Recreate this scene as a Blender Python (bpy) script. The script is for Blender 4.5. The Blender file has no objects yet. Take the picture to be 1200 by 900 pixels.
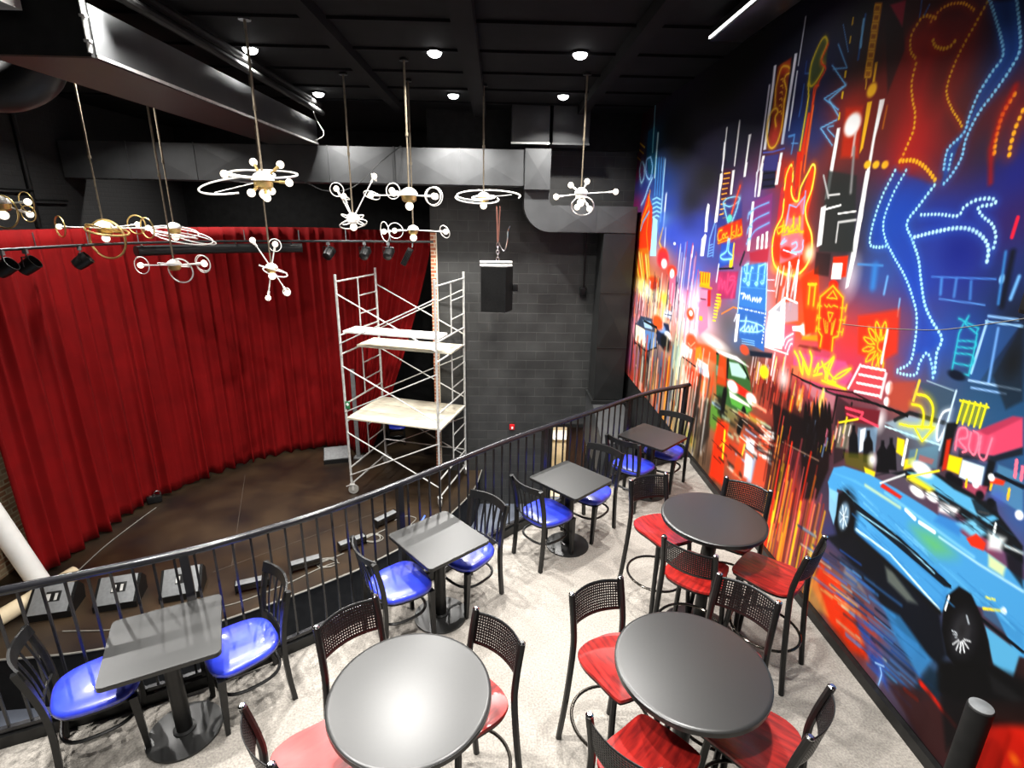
import bpy, bmesh, math, random
import numpy as np
from mathutils import Vector, Matrix
PI=math.pi
COL=bpy.context.scene.collection
random.seed(7)
# ------------------------------------------------------------------ materials
def lin(h):
    out=[]
    for i in (0,2,4):
        c=int(h[i:i+2],16)/255
        out.append(c/12.92 if c<=.04045 else ((c+.055)/1.055)**2.4)
    return out
def mat(name,col,rough=.5,metal=0,noise=0,nscale=8,bump=0,bscale=40,coat=0,spec=.5,col2=None,stretch=None):
    m=bpy.data.materials.new(name); m.use_nodes=True; nt=m.node_tree; N=nt.nodes; L=nt.links
    b=N['Principled BSDF']; c=lin(col) if isinstance(col,str) else list(col)
    b.inputs['Base Color'].default_value=(*c,1); b.inputs['Roughness'].default_value=rough; b.inputs['Metallic'].default_value=metal
    b.inputs['Coat Weight'].default_value=coat; b.inputs['Coat Roughness'].default_value=.12; b.inputs['Specular IOR Level'].default_value=spec
    tc=N.new('ShaderNodeTexCoord'); src=tc.outputs['Object']
    if stretch:
        mp=N.new('ShaderNodeMapping'); mp.inputs['Scale'].default_value=stretch; L.new(src,mp.inputs[0]); src=mp.outputs[0]
    if noise or col2:
        n=N.new('ShaderNodeTexNoise'); n.inputs['Scale'].default_value=nscale; n.inputs['Detail'].default_value=6; L.new(src,n.inputs['Vector'])
        r=N.new('ShaderNodeValToRGB'); r.color_ramp.elements[0].position=.32; r.color_ramp.elements[1].position=.68
        a=[x*(1-noise) for x in c]; d=lin(col2) if col2 else [min(1,x*(1+noise)) for x in c]
        r.color_ramp.elements[0].color=(*a,1); r.color_ramp.elements[1].color=(*d,1)
        L.new(n.outputs['Fac'],r.inputs[0]); L.new(r.outputs[0],b.inputs['Base Color'])
    if bump:
        n2=N.new('ShaderNodeTexNoise'); n2.inputs['Scale'].default_value=bscale; n2.inputs['Detail'].default_value=4; L.new(src,n2.inputs['Vector'])
        bp=N.new('ShaderNodeBump'); bp.inputs['Strength'].default_value=bump; bp.inputs['Distance'].default_value=.01
        L.new(n2.outputs['Fac'],bp.inputs['Height']); L.new(bp.outputs[0],b.inputs['Normal'])
    return m
def emit(name,col,s):
    m=bpy.data.materials.new(name); m.use_nodes=True; b=m.node_tree.nodes['Principled BSDF']
    b.inputs['Base Color'].default_value=(*lin(col),1); b.inputs['Emission Color'].default_value=(*lin(col),1); b.inputs['Emission Strength'].default_value=s
    return m
def brickmat(name,c1,c2,mortar,w,h,msize,rough,axis='XZ',bump=.4,off=.5,top=None,grime=.35):
    m=bpy.data.materials.new(name); m.use_nodes=True; nt=m.node_tree; N=nt.nodes; L=nt.links; b=N['Principled BSDF']
    tc=N.new('ShaderNodeTexCoord'); sx=N.new('ShaderNodeSeparateXYZ'); L.new(tc.outputs['Object'],sx.inputs[0])
    cx=N.new('ShaderNodeCombineXYZ'); L.new(sx.outputs[axis[0]],cx.inputs[0]); L.new(sx.outputs[axis[1]],cx.inputs[1])
    br=N.new('ShaderNodeTexBrick'); br.offset=off; br.inputs['Scale'].default_value=1; br.inputs['Brick Width'].default_value=w; br.inputs['Row Height'].default_value=h
    br.inputs['Mortar Size'].default_value=msize; br.inputs['Mortar Smooth'].default_value=.3
    br.inputs['Color1'].default_value=(*lin(c1),1); br.inputs['Color2'].default_value=(*lin(c2),1); br.inputs['Mortar'].default_value=(*lin(mortar),1)
    L.new(cx.outputs[0],br.inputs['Vector'])
    n=N.new('ShaderNodeTexNoise'); n.inputs['Scale'].default_value=2.2; n.inputs['Detail'].default_value=8; L.new(tc.outputs['Object'],n.inputs['Vector'])
    mr=N.new('ShaderNodeMapRange'); mr.inputs['To Min'].default_value=1-grime; mr.inputs['To Max'].default_value=1+grime; mr.inputs['From Min'].default_value=.3; mr.inputs['From Max'].default_value=.7
    L.new(n.outputs['Fac'],mr.inputs[0]); mx=N.new('ShaderNodeVectorMath'); mx.operation='SCALE'; L.new(br.outputs['Color'],mx.inputs[0]); L.new(mr.outputs[0],mx.inputs['Scale'])
    out=mx.outputs[0]
    if top is not None:   # paint line: bare masonry below, black paint above
        g=N.new('ShaderNodeMath'); g.operation='GREATER_THAN'; g.inputs[1].default_value=top; L.new(sx.outputs['Z'],g.inputs[0])
        mm=N.new('ShaderNodeMix'); mm.data_type='RGBA'; L.new(g.outputs[0],mm.inputs[0]); L.new(out,mm.inputs[6]); mm.inputs[7].default_value=(.012,.012,.012,1); out=mm.outputs[2]
    L.new(out,b.inputs['Base Color']); b.inputs['Roughness'].default_value=rough
    bp=N.new('ShaderNodeBump'); bp.inputs['Strength'].default_value=bump; bp.inputs['Distance'].default_value=.01; bp.invert=True
    L.new(br.outputs['Fac'],bp.inputs['Height']); L.new(bp.outputs[0],b.inputs['Normal'])
    return m
K={}
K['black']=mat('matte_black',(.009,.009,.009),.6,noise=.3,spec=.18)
K['ceil']=mat('ceiling_black',(.004,.004,.0045),.9,noise=.3,nscale=3,spec=.15)
K['powder']=mat('black_powder_coat',(.007,.007,.007),.32,noise=.25,nscale=30,spec=.32)
K['rail']=mat('black_rail_paint',(.01,.01,.012),.22,noise=.2,nscale=20)
K['tabletop']=mat('charcoal_laminate',(.012,.012,.0115),.35,noise=.06,nscale=60,spec=.62)
K['tableedge']=mat('black_table_edge',(.006,.006,.006),.3,noise=.2,nscale=30)
K['vinyl']=mat('blue_vinyl',(.022,.035,.50),.36,noise=.25,nscale=7,bump=.15,bscale=9,coat=.5,col2='2c40d4',spec=.8)
K['redwood']=mat('red_stained_wood',(.20,.008,.008),.3,noise=.4,nscale=5,stretch=(9,1.2,4),coat=.5,col2='a0201a')
K['carpet']=mat('grey_beige_carpet','88837c',.95,noise=.25,nscale=75,bump=.6,bscale=160,spec=.1)
K['stage']=mat('dark_stage_floor','211812',.42,noise=.55,nscale=1.3,col2='352819',bump=.08,bscale=6)
K['lowfloor']=mat('grey_concrete','5e6470',.6,noise=.2,nscale=3)
K['curtain']=mat('red_velvet','720507',.85,noise=.12,nscale=3,bump=.1,bscale=120,spec=.15)
K['duct']=mat('grey_painted_duct','38393a',.48,noise=.22,nscale=2.5,bump=.05,bscale=12)
K['ductblack']=mat('black_painted_duct','1a1b1b',.42,noise=.25,nscale=3)
K['galv']=mat('galvanised_steel','c4c4c0',.42,metal=.35,noise=.18,nscale=14)
K['plank']=mat('pale_plank','d8d2bd',.75,noise=.14,nscale=5,stretch=(1,8,8))
K['plankwhite']=mat('white_plank','e6e5e0',.7,noise=.1,nscale=5,stretch=(1,8,8))
K['brass']=mat('brushed_brass','d2b676',.35,metal=.9,noise=.15,nscale=20)
K['rod']=mat('aged_metal_rod','857a68',.4,metal=.6,noise=.2,nscale=20)
K['whitemetal']=mat('white_enamel','e8e6e0',.35,noise=.05)
K['glow']=emit('frosted_bulb','fff4e0',1.6)
K['ringled']=mat('pale_ring','f0eee8',.4,noise=.05)
K['lamp']=emit('downlight_lens','ffffff',14)
K['grey']=mat('grey_plastic','6b6d6e',.5,noise=.15,nscale=20,bump=.1,bscale=200)
K['chrome']=mat('chrome','c8c8c8',.15,metal=1,noise=.05)
K['darkchrome']=mat('dark_footrest_metal','45413c',.18,metal=.9,noise=.1)
K['red']=mat('red_plastic','c8141a',.35,noise=.05)
K['white']=mat('white_paper','ecebe6',.7,noise=.06,nscale=4)
K['beige']=mat('beige_card','c9b99a',.75,noise=.15,nscale=4)
K['wood']=mat('dark_brown_wood','3a2416',.45,noise=.35,nscale=4,stretch=(6,6,1))
K['cream']=mat('cream_wall','d8cbb4',.8,noise=.06)
K['strap']=mat('red_strap','5c3428',.7,noise=.2)
K['tread']=mat('rubber','8c8a84',.6,noise=.2)
K['cable']=mat('grey_cable','77756e',.6,noise=.2)
K['tape']=mat('worn_tape','4c4238',.7,noise=.2)
K['bluetape']=mat('blue_plastic','3560c8',.4,noise=.05)
K['green']=mat('green_tag','2c7a4c',.5,noise=.05)
K['block']=brickmat('black_painted_block','2b2b2a','313130','3c3b39',.41,.205,.006,.5,bump=.5)
K['brick']=brickmat('red_brick','a0583c','b8704e','d2bea4',.2,.075,.012,.85)
K['oldbrick']=brickmat('old_brick_and_stone','8a5636','a89070','b8a888',.24,.085,.014,.9,axis='YZ',top=.4)
# ------------------------------------------------------------------ mesh builder
class M:
    def __init__(s): s.v=[]; s.f=[]
    def add(s,v,f):
        o=len(s.v); s.v+= [tuple(p) for p in v]; s.f+=[tuple(i+o for i in q) for q in f]; return s
    def box(s,c,d,rz=0,mtx=None):
        x,y,z=d[0]/2,d[1]/2,d[2]/2
        v=[Vector((a*x,b*y,e*z)) for e in (-1,1) for a,b in ((-1,-1),(1,-1),(1,1),(-1,1))]
        R=mtx if mtx else Matrix.Rotation(rz,3,'Z'); c=Vector(c)
        return s.add([R@p+c for p in v],[(3,2,1,0),(4,5,6,7),(0,1,5,4),(1,2,6,5),(2,3,7,6),(3,0,4,7)])
    def rbox(s,c,d,r,seg=2,rz=0,mtx=None):
        bm=bmesh.new(); bmesh.ops.create_cube(bm,size=1); bmesh.ops.scale(bm,vec=d,verts=bm.verts)
        bmesh.ops.bevel(bm,geom=bm.edges[:],offset=r,segments=seg,profile=.5,affect='EDGES'); bm.verts.index_update()
        R=mtx if mtx else Matrix.Rotation(rz,3,'Z'); c=Vector(c)
        s.add([R@q.co+c for q in bm.verts],[[q.index for q in f.verts] for f in bm.faces]); bm.free(); return s
    def bar(s,a,b,w,h,up=(0,0,1)):
        a,b=Vector(a),Vector(b); y=(b-a); L=y.length; y/=L; up=Vector(up)
        if abs(y.dot(up))>.98: up=Vector((1,0,0))
        x=y.cross(up).normalized(); z=x.cross(y)
        R=Matrix((x,y,z)).transposed(); return s.box((a+b)/2,(w,L,h),mtx=R)
    def tube(s,pts,r,n=8,closed=False,flat=None,ups=None):
        P=[Vector(p) for p in pts]; k=len(P); rr=r if isinstance(r,(list,tuple)) else [r]*k
        T=[]
        for i in range(k):
            a=P[(i-1)%k] if (closed or i>0) else P[i]; b=P[(i+1)%k] if (closed or i<k-1) else P[i]
            T.append((b-a).normalized())
        u=Vector(ups) if ups else (Vector((0,0,1)) if abs(T[0].z)<.9 else Vector((1,0,0)))
        u=(u-T[0]*u.dot(T[0])).normalized(); v=[]
        for i in range(k):
            u=(u-T[i]*u.dot(T[i])).normalized(); w=T[i].cross(u)
            for j in range(n):
                a=2*PI*(j+.5)/n; e=flat if flat else 1
                v.append(P[i]+u*(math.cos(a)*rr[i]*e)+w*(math.sin(a)*rr[i]))
        f=[]
        for i in range(k if closed else k-1):
            i2=(i+1)%k
            for j in range(n): f.append((i*n+j,i*n+(j+1)%n,i2*n+(j+1)%n,i2*n+j))
        if not closed: f.append(tuple(range(n-1,-1,-1))); f.append(tuple((k-1)*n+j for j in range(n)))
        return s.add(v,f)
    def lathe(s,prof,n=24,c=(0,0,0),mtx=None):
        c=Vector(c); v=[];f=[]; k=len(prof)
        for r,z in prof:
            for j in range(n):
                p=Vector((r*math.cos(2*PI*j/n),r*math.sin(2*PI*j/n),z)); v.append((mtx@p if mtx else p)+c)
        for i in range(k-1):
            for j in range(n): f.append((i*n+j,i*n+(j+1)%n,(i+1)*n+(j+1)%n,(i+1)*n+j))
        if prof[0][0]>1e-6: f.append(tuple(range(n-1,-1,-1)))
        if prof[-1][0]>1e-6: f.append(tuple((k-1)*n+j for j in range(n)))
        return s.add(v,f)
    def sphere(s,c,r,n=12,sq=1):
        return s.lathe([(max(1e-5,r*math.sin(PI*i/8)),-r*sq*math.cos(PI*i/8)) for i in range(9)],n,c)
    def prism(s,poly,z0,z1,mp=None):
        k=len(poly); mp=mp or (lambda x,y,z:(x,y,z))
        v=[mp(x,y,z0) for x,y in poly]+[mp(x,y,z1) for x,y in poly]
        return s.add(v,[tuple(range(k-1,-1,-1)),tuple(range(k,2*k))]+[(i,(i+1)%k,k+(i+1)%k,k+i) for i in range(k)])
    def build(s,name,m,parent=None,smooth=True,angle=35):
        me=bpy.data.meshes.new(name); me.from_pydata(s.v,[],s.f); me.validate()
        bm=bmesh.new(); bm.from_mesh(me); bmesh.ops.remove_doubles(bm,verts=bm.verts,dist=1e-5); bmesh.ops.recalc_face_normals(bm,faces=bm.faces); bm.to_mesh(me); bm.free()
        if smooth:
            me.shade_smooth(); me.set_sharp_from_angle(angle=math.radians(angle))
        me.materials.append(m); o=bpy.data.objects.new(name,me); COL.objects.link(o)
        if parent: o.parent=parent
        return o
def tag(o,label,cat,group=None,kind=None):
    if label: o['label']=label
    if cat: o['category']=cat
    if group: o['group']=group
    if kind: o['kind']=kind
    return o
def thing(name,label,cat,loc=(0,0,0),rz=0,group=None):
    o=bpy.data.objects.new(name,None); COL.objects.link(o); o.empty_display_size=.1; o.location=loc; o.rotation_euler=(0,0,rz)
    return tag(o,label,cat,group)
def struct(o): o['kind']='structure'; return o
def dup(root,loc,rz,label,group=None):
    r=root.copy(); COL.objects.link(r); r.location=loc; r.rotation_euler=(0,0,rz); r['label']=label
    if group: r['group']=group
    def rec(a,b):
        for ch in list(a.children):
            c=ch.copy(); COL.objects.link(c); c.parent=b; rec(ch,c)
    rec(root,r); return r
def arc(cx,cy,r,a0,a1,n):
    return [(cx+r*math.cos(math.radians(a0+(a1-a0)*i/n)),cy+r*math.sin(math.radians(a0+(a1-a0)*i/n))) for i in range(n+1)]
def rrect(w,h,r,n=5):
    p=[]
    for sx,sy,a in ((1,1,0),(-1,1,90),(-1,-1,180),(1,-1,270)): p+=arc(sx*(w/2-r),sy*(h/2-r),r,a,a+90,n)
    return p
def catmull(P,n=10):
    P=[Vector(p) for p in P]; Q=[P[0]*2-P[1]]+P+[P[-1]*2-P[-2]]; out=[]
    for i in range(1,len(Q)-2):
        for k in range(n):
            t=k/n; a,b,c,d=Q[i-1],Q[i],Q[i+1],Q[i+2]
            out.append(.5*((2*b)+(c-a)*t+(2*a-5*b+4*c-d)*t*t+(3*b-a-3*c+d)*t**3))
    out.append(P[-1]); return out
def resample(P,step):
    out=[P[0].copy()]; acc=0
    for a,b in zip(P[:-1],P[1:]):
        L=(b-a).length; d=step-acc
        while d<=L: out.append(a+(b-a)*(d/L)); d+=step
        acc=(acc+L)%step if L+acc>=step else acc+L
    return out
# ------------------------------------------------------------------ the setting
MX=2.68; CZ=5.05; SZ=-2.43; LZ=-3.3; WY=11.2
RAIL=[(-4.6,1.95),(-3.7,2.26),(-2.83,2.61),(-2.06,2.95),(-1.64,3.20),(-1.16,3.56),(-.59,4.10),(.15,4.84),(1.14,5.69),(1.9,6.33),(2.58,6.72)]
RP=catmull([(x,y,0) for x,y in RAIL],10)
def off(P,d):
    o=[]
    for i,p in enumerate(P):
        t=(P[min(i+1,len(P)-1)]-P[max(i-1,0)]).normalized(); o.append(p+Vector((-t.y,t.x,0))*d)
    return o
edge=off(RP,.07); edge[-1].x=MX
poly=[(p.x,p.y) for p in edge]+[(MX,-1.5),(-4.6,-1.5)]
struct(M().prism(poly,-.02,0).build('floor',K['carpet'],smooth=False))
struct(M().prism([(x,y) for x,y in poly],-.36,-.021).build('floor_slab',K['black'],smooth=False))
struct(M().box((-2.5,6.3,LZ-.1),(13,16.4,.2)).build('lower_floor',K['lowfloor'],smooth=False))
SE=[(-7.8,5.62),(-6.6,5.70),(-5.59,5.82),(-4.76,6.05),(-3.93,6.41),(-3.09,6.96),(-2.5,7.40),(-2.16,7.69),(-1.28,8.63),(-.86,9.4),(-.5,10.3),(-.36,11.2)]
SP=catmull([(x,y,0) for x,y in SE],6)
sp=[(p.x,p.y) for p in SP]+[(-.36,14.2),(-7.8,14.2)]
struct(M().prism(sp,SZ-.03,SZ).build('stage_floor',K['stage'],smooth=False))
fas=off(SP,.03); struct(M().prism([(p.x,p.y) for p in fas]+[(-.40,14.1),(-7.75,14.1)],LZ,SZ-.031).build('trim_1',K['black'],smooth=False))
nos=off(SP,-.012); tr=M(); tr.tube([(p.x,p.y,SZ+.006) for p in nos[4:]],.014,6); struct(tr.build('trim_2',K['cable']))
# ceiling
c=M(); c.box((-2.5,5.8,CZ+.1),(11.6,17.4,.2))
for k in range(7): c.box((-2.5,4.2+k*1.02,CZ-.015),(11,.035,.03))
struct(c.build('ceiling',K['ceil'],smooth=False))
for i,(x,w,h) in enumerate(((1.45,.16,.14),(-.36,.22,.16),(-1.82,.16,.12))):
    struct(M().box((x,6.3,CZ-h/2),(w,9,h)).build('ceiling_beam',K['ceil'],smooth=False))
# back wall of painted block with its doorway
dx0,dx1,dz=1.19,2.10,-1.27
b=M(); b.box(((-1.38+dx0)/2,WY+.15,(LZ+CZ)/2),(dx0+1.38,.3,CZ-LZ)); b.box(((dx1+2.9)/2,WY+.15,(LZ+CZ)/2),(2.9-dx1,.3,CZ-LZ)); b.box(((dx0+dx1)/2,WY+.15,(dz+CZ)/2),(dx1-dx0,.3,CZ-dz))
struct(b.build('wall_back',K['block'],smooth=False))
struct(M().box((.65,WY-.06,4.72),(4.06,.12,.66)).build('duct_shade_band',K['black'],smooth=False))  # black box added to stand for the ducts' shade on the upper wall
struct(M().box((-1.325,WY-.012,.2),(.11,.03,5.26)).build('trim_3',K['brick'],smooth=False))
struct(M().box((-1.262,WY-.014,.2),(.022,.034,5.26)).build('trim_4',K['cream'],smooth=False))
f=M(); f.box((dx0+.03,WY-.005,(LZ+dz)/2),(.07,.05,dz-LZ)); f.box((dx1-.03,WY-.005,(LZ+dz)/2),(.07,.05,dz-LZ)); f.box(((dx0+dx1)/2,WY-.005,dz-.03),(dx1-dx0-.13,.05,.07))
struct(f.build('door_1_frame',K['black'],smooth=False))
d=thing('door_1',None,None,(dx1-.07,WY+.06,LZ)); d['kind']='structure'
ang=math.radians(125); dl=M(); dl.box((-.2,.16,1.0),(.50,.045,1.98),rz=math.radians(141)); dl.build('door_leaf',K['wood'],d); M().sphere((-.36,.26,.95),.03).build('door_handle',K['chrome'],d)
# lit back room seen through the doorway
r=M(); r.box((1.3,13.9,-2.2),(3.6,.1,2.4)); r.box((-.2,12.7,-2.2),(.1,2.3,2.4)); r.box((3.1,12.7,-2.2),(.1,2.3,2.4)); r.box((1.45,12.7,-.98),(3.4,2.3,.1))
struct(r.build('wall_back_room',K['cream'],smooth=False))
struct(M().box((1.45,12.7,LZ+.005),(3.2,2.3,.012)).build('back_room_floor',K['cream'],smooth=False))
cb=thing('counter_cabinet','white topped cream counter cabinet seen through the lit doorway','counter',(1.75,13.3,LZ+.011))
M().rbox((0,0,.42),(.9,.55,.84),.01).build('cabinet_body',K['beige'],cb); M().rbox((0,-.02,.875),(.96,.6,.05),.012).build('countertop',K['white'],cb)
# mural wall, left wall, walls behind the stage
struct(M().box((MX+.16,4.9,(LZ+CZ)/2),(.3,12.8,CZ-LZ)).build('wall_right',K['black'],smooth=False))
struct(M().box((-7.95,8.2,(LZ+CZ)/2),(.3,12.4,CZ-LZ)).build('wall_left',K['oldbrick'],smooth=False))
struct(M().box((-4.55,14.35,(LZ+CZ)/2),(6.6,.3,CZ-LZ)).build('wall_stage_back',K['black'],smooth=False))
struct(M().box((-1.25,12.75,(LZ+CZ)/2),(.2,2.4,CZ-LZ)).build('wall_stage_side',K['black'],smooth=False))
bb=M(); bb.box((MX-.03,2.55,.042),(.04,8.1,.083)); struct(bb.build('baseboard_right',K['powder'],smooth=False))
cu=M(); P=RP; cv=[]
o1=off(P,.07); o0=off(P,.01)
for i in range(len(P)-1):
    a,b_,c_,d_=o0[i],o1[i],o1[i+1],o0[i+1]
    v=[(q.x,q.y,z) for z in (0.001,.085) for q in (a,b_,c_,d_)]
    cu.add(v,[(0,1,2,3),(7,6,5,4),(0,4,5,1),(1,5,6,2),(2,6,7,3),(3,7,4,0)])
struct(cu.build('trim_5',K['powder'],smooth=False))
POWER=[125,40,30,120,35,18,34,12]+[20,76,24,34,36,8,10,9]
WORLD=.012; EXPO=-0.1
BG=[[10.814,5.472,"040404"],[7.101,4.705,"050505"],[8.489,4.21,"151515"],[8.994,4.51,"0c0c0c"],[7.296,3.67,"1a1a1a"],[7.784,3.423,"1a1a20"],[6.487,4.904,"050508"],[5.558,4.735,"080c20"],[5.155,4.369,"101f58"],[5.784,4.208,"0b0d24"],[6.444,4.148,"15162a"],[6.838,3.927,"1c1d33"],[4.76,4.462,"0d1a4a"],[4.856,3.857,"1c3f86"],[5.182,4.038,"12275e"],[4.556,4.631,"12101c"],[3.778,4.485,"300a08"],[3.205,4.297,"0a1838"],[11.341,4.843,"3a080c"],[11.132,4.44,"551015"],[11.103,3.978,"7a1030"],[10.241,4.481,"0a4a66"],[10.008,3.973,"17508c"],[10.649,3.798,"26439a"],[10.269,3.411,"2c4aa8"],[10.84,3.422,"a01c58"],[10.214,3.083,"d03a10"],[10.79,2.707,"d02a50"],[9.647,3.4,"3a8cc8"],[9.308,3.726,"1b3f88"],[9.196,3.124,"5aa0d8"],[8.822,3.385,"28409c"],[8.624,2.939,"3050c8"],[8.094,2.836,"3650c4"],[7.835,2.306,"3558b8"],[7.749,3.117,"222448"],[7.353,3.123,"3c48a8"],[10.594,2.15,"c03028"],[10.061,2.126,"b07a18"],[9.592,1.981,"f0c030"],[10.223,1.673,"d87a98"],[10.483,1.244,"e89ab0"],[9.01,2.587,"c09088"],[8.608,2.377,"c84830"],[8.561,1.978,"e8e0a8"],[9.027,1.62,"e8c8a0"],[7.939,2.043,"d84868"],[7.577,2.096,"d880b0"],[7.359,2.477,"4868cc"],[7.228,1.796,"f0b8c8"],[6.842,1.894,"f0d8e8"],[6.618,2.343,"b03a60"],[6.701,2.75,"2c4c9c"],[6.912,3.047,"30409a"],[6.771,3.348,"402a50"],[10.494,0.453,"b05888"],[9.898,0.181,"b84030"],[9.289,0.448,"807060"],[8.778,0.446,"c8a078"],[8.409,0.856,"40506a"],[7.945,0.847,"d04018"],[7.649,1.2,"80a090"],[7.323,1.032,"b0c8b0"],[7.002,1.43,"e06040"],[6.555,1.487,"f08858"],[6.871,1.046,"c07050"],[6.32,1.219,"e05020"],[6.072,2.022,"585858"],[5.87,2.442,"4a7ac0"],[5.691,1.907,"3a6ab0"],[6.242,2.877,"b02a50"],[5.989,3.42,"6a5aa0"],[5.669,3.328,"5a3a80"],[5.33,2.846,"c06a80"],[5.366,2.423,"b0a0b8"],[5.091,2.13,"f0e8f0"],[4.962,2.483,"e04818"],[4.796,2.66,"d83a10"],[4.608,2.309,"e85010"],[4.714,1.971,"d05060"],[4.366,1.987,"c84878"],[4.115,1.985,"d04880"],[3.895,2.319,"e03a20"],[5.014,3.316,"c02818"],[5.343,3.627,"c03018"],[4.442,3.982,"c82c14"],[4.527,3.754,"90301c"],[4.457,3.371,"242a26"],[4.22,2.988,"302824"],[4.198,3.24,"303030"],[4.351,4.302,"35200c"],[4.285,3.956,"6a2414"],[4.25,4.538,"301018"],[3.961,4.157,"8a1c12"],[3.754,4.203,"901a14"],[3.73,3.911,"a02018"],[3.501,3.635,"8a1c1a"],[3.477,3.956,"7a2412"],[3.704,3.608,"b01c20"],[3.939,3.845,"602018"],[3.351,3.754,"502018"],[3.425,4.161,"102a5a"],[3.203,3.981,"143a78"],[3.077,3.753,"7a1010"],[3.129,3.592,"24243a"],[2.929,3.447,"16248c"],[3.678,3.292,"1c50b8"],[3.805,3.183,"1c54b0"],[3.355,3.188,"1838a8"],[3.053,3.191,"1a3aa8"],[3.091,2.955,"1c2c90"],[3.779,2.838,"2a5aa8"],[3.375,2.825,"1c44b0"],[2.896,3.193,"40184a"],[2.788,2.937,"18306a"],[2.696,2.729,"101418"],[3.629,2.38,"c03a30"],[3.506,2.525,"7a4058"],[3.291,2.344,"1c50b8"],[3.068,2.508,"2050b0"],[2.862,2.604,"1f4ca0"],[2.673,2.507,"0e1826"],[3.399,2.197,"9a4038"],[3.274,2.059,"c04a30"],[3.032,2.198,"34506a"],[2.759,2.289,"24506e"],[2.56,2.308,"1c5078"],[3.854,2.196,"c83058"],[3.637,2.127,"d04860"],[5.439,1.78,"303828"],[5.994,1.427,"38703a"],[5.542,1.464,"406a40"],[5.204,1.661,"c03018"],[4.856,1.679,"801810"],[4.665,1.821,"c05838"],[5.651,1.125,"688050"],[5.737,0.667,"d03010"],[5.181,1.01,"a03828"],[4.931,1.39,"b04030"],[4.475,1.475,"201008"],[4.205,1.501,"100808"],[4.674,1.135,"301010"],[4.353,1.109,"401018"],[6.096,0.961,"508038"],[6.542,0.557,"807868"],[6.949,0.263,"a0a070"],[6.136,0.255,"604838"],[5.577,0.193,"705040"],[5.215,0.492,"c04828"],[4.845,0.587,"d06a50"],[4.564,0.553,"503030"],[4.256,0.818,"b02818"],[4.259,0.372,"a04838"],[3.976,0.811,"b04030"],[3.936,1.076,"28324a"],[3.725,0.804,"1c3a78"],[3.692,0.339,"40485a"],[3.439,0.455,"b06a40"],[3.254,0.373,"d83a10"],[3.065,0.387,"d83a18"],[3.07,0.676,"405070"],[3.374,0.736,"1c2c58"],[3.236,0.907,"101828"],[2.936,0.785,"2c58a0"],[2.787,0.571,"3a80c0"],[2.875,0.345,"3060a0"],[2.701,0.307,"504050"],[2.571,0.578,"2a5a80"],[2.441,0.386,"401c1c"],[2.441,0.181,"241818"],[2.289,0.494,"0a0a0c"],[2.149,0.412,"901208"],[2.031,0.68,"c02808"],[2.148,0.891,"101010"],[3.714,1.769,"40302c"],[3.442,1.809,"3a4048"],[3.187,1.792,"404850"],[3.011,1.927,"6a9ab0"],[2.762,1.762,"401818"],[2.73,2.199,"305a80"],[2.613,1.84,"284a70"],[2.492,2.098,"205888"],[2.383,1.763,"3060a0"],[2.526,1.571,"a03a50"]]
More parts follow.
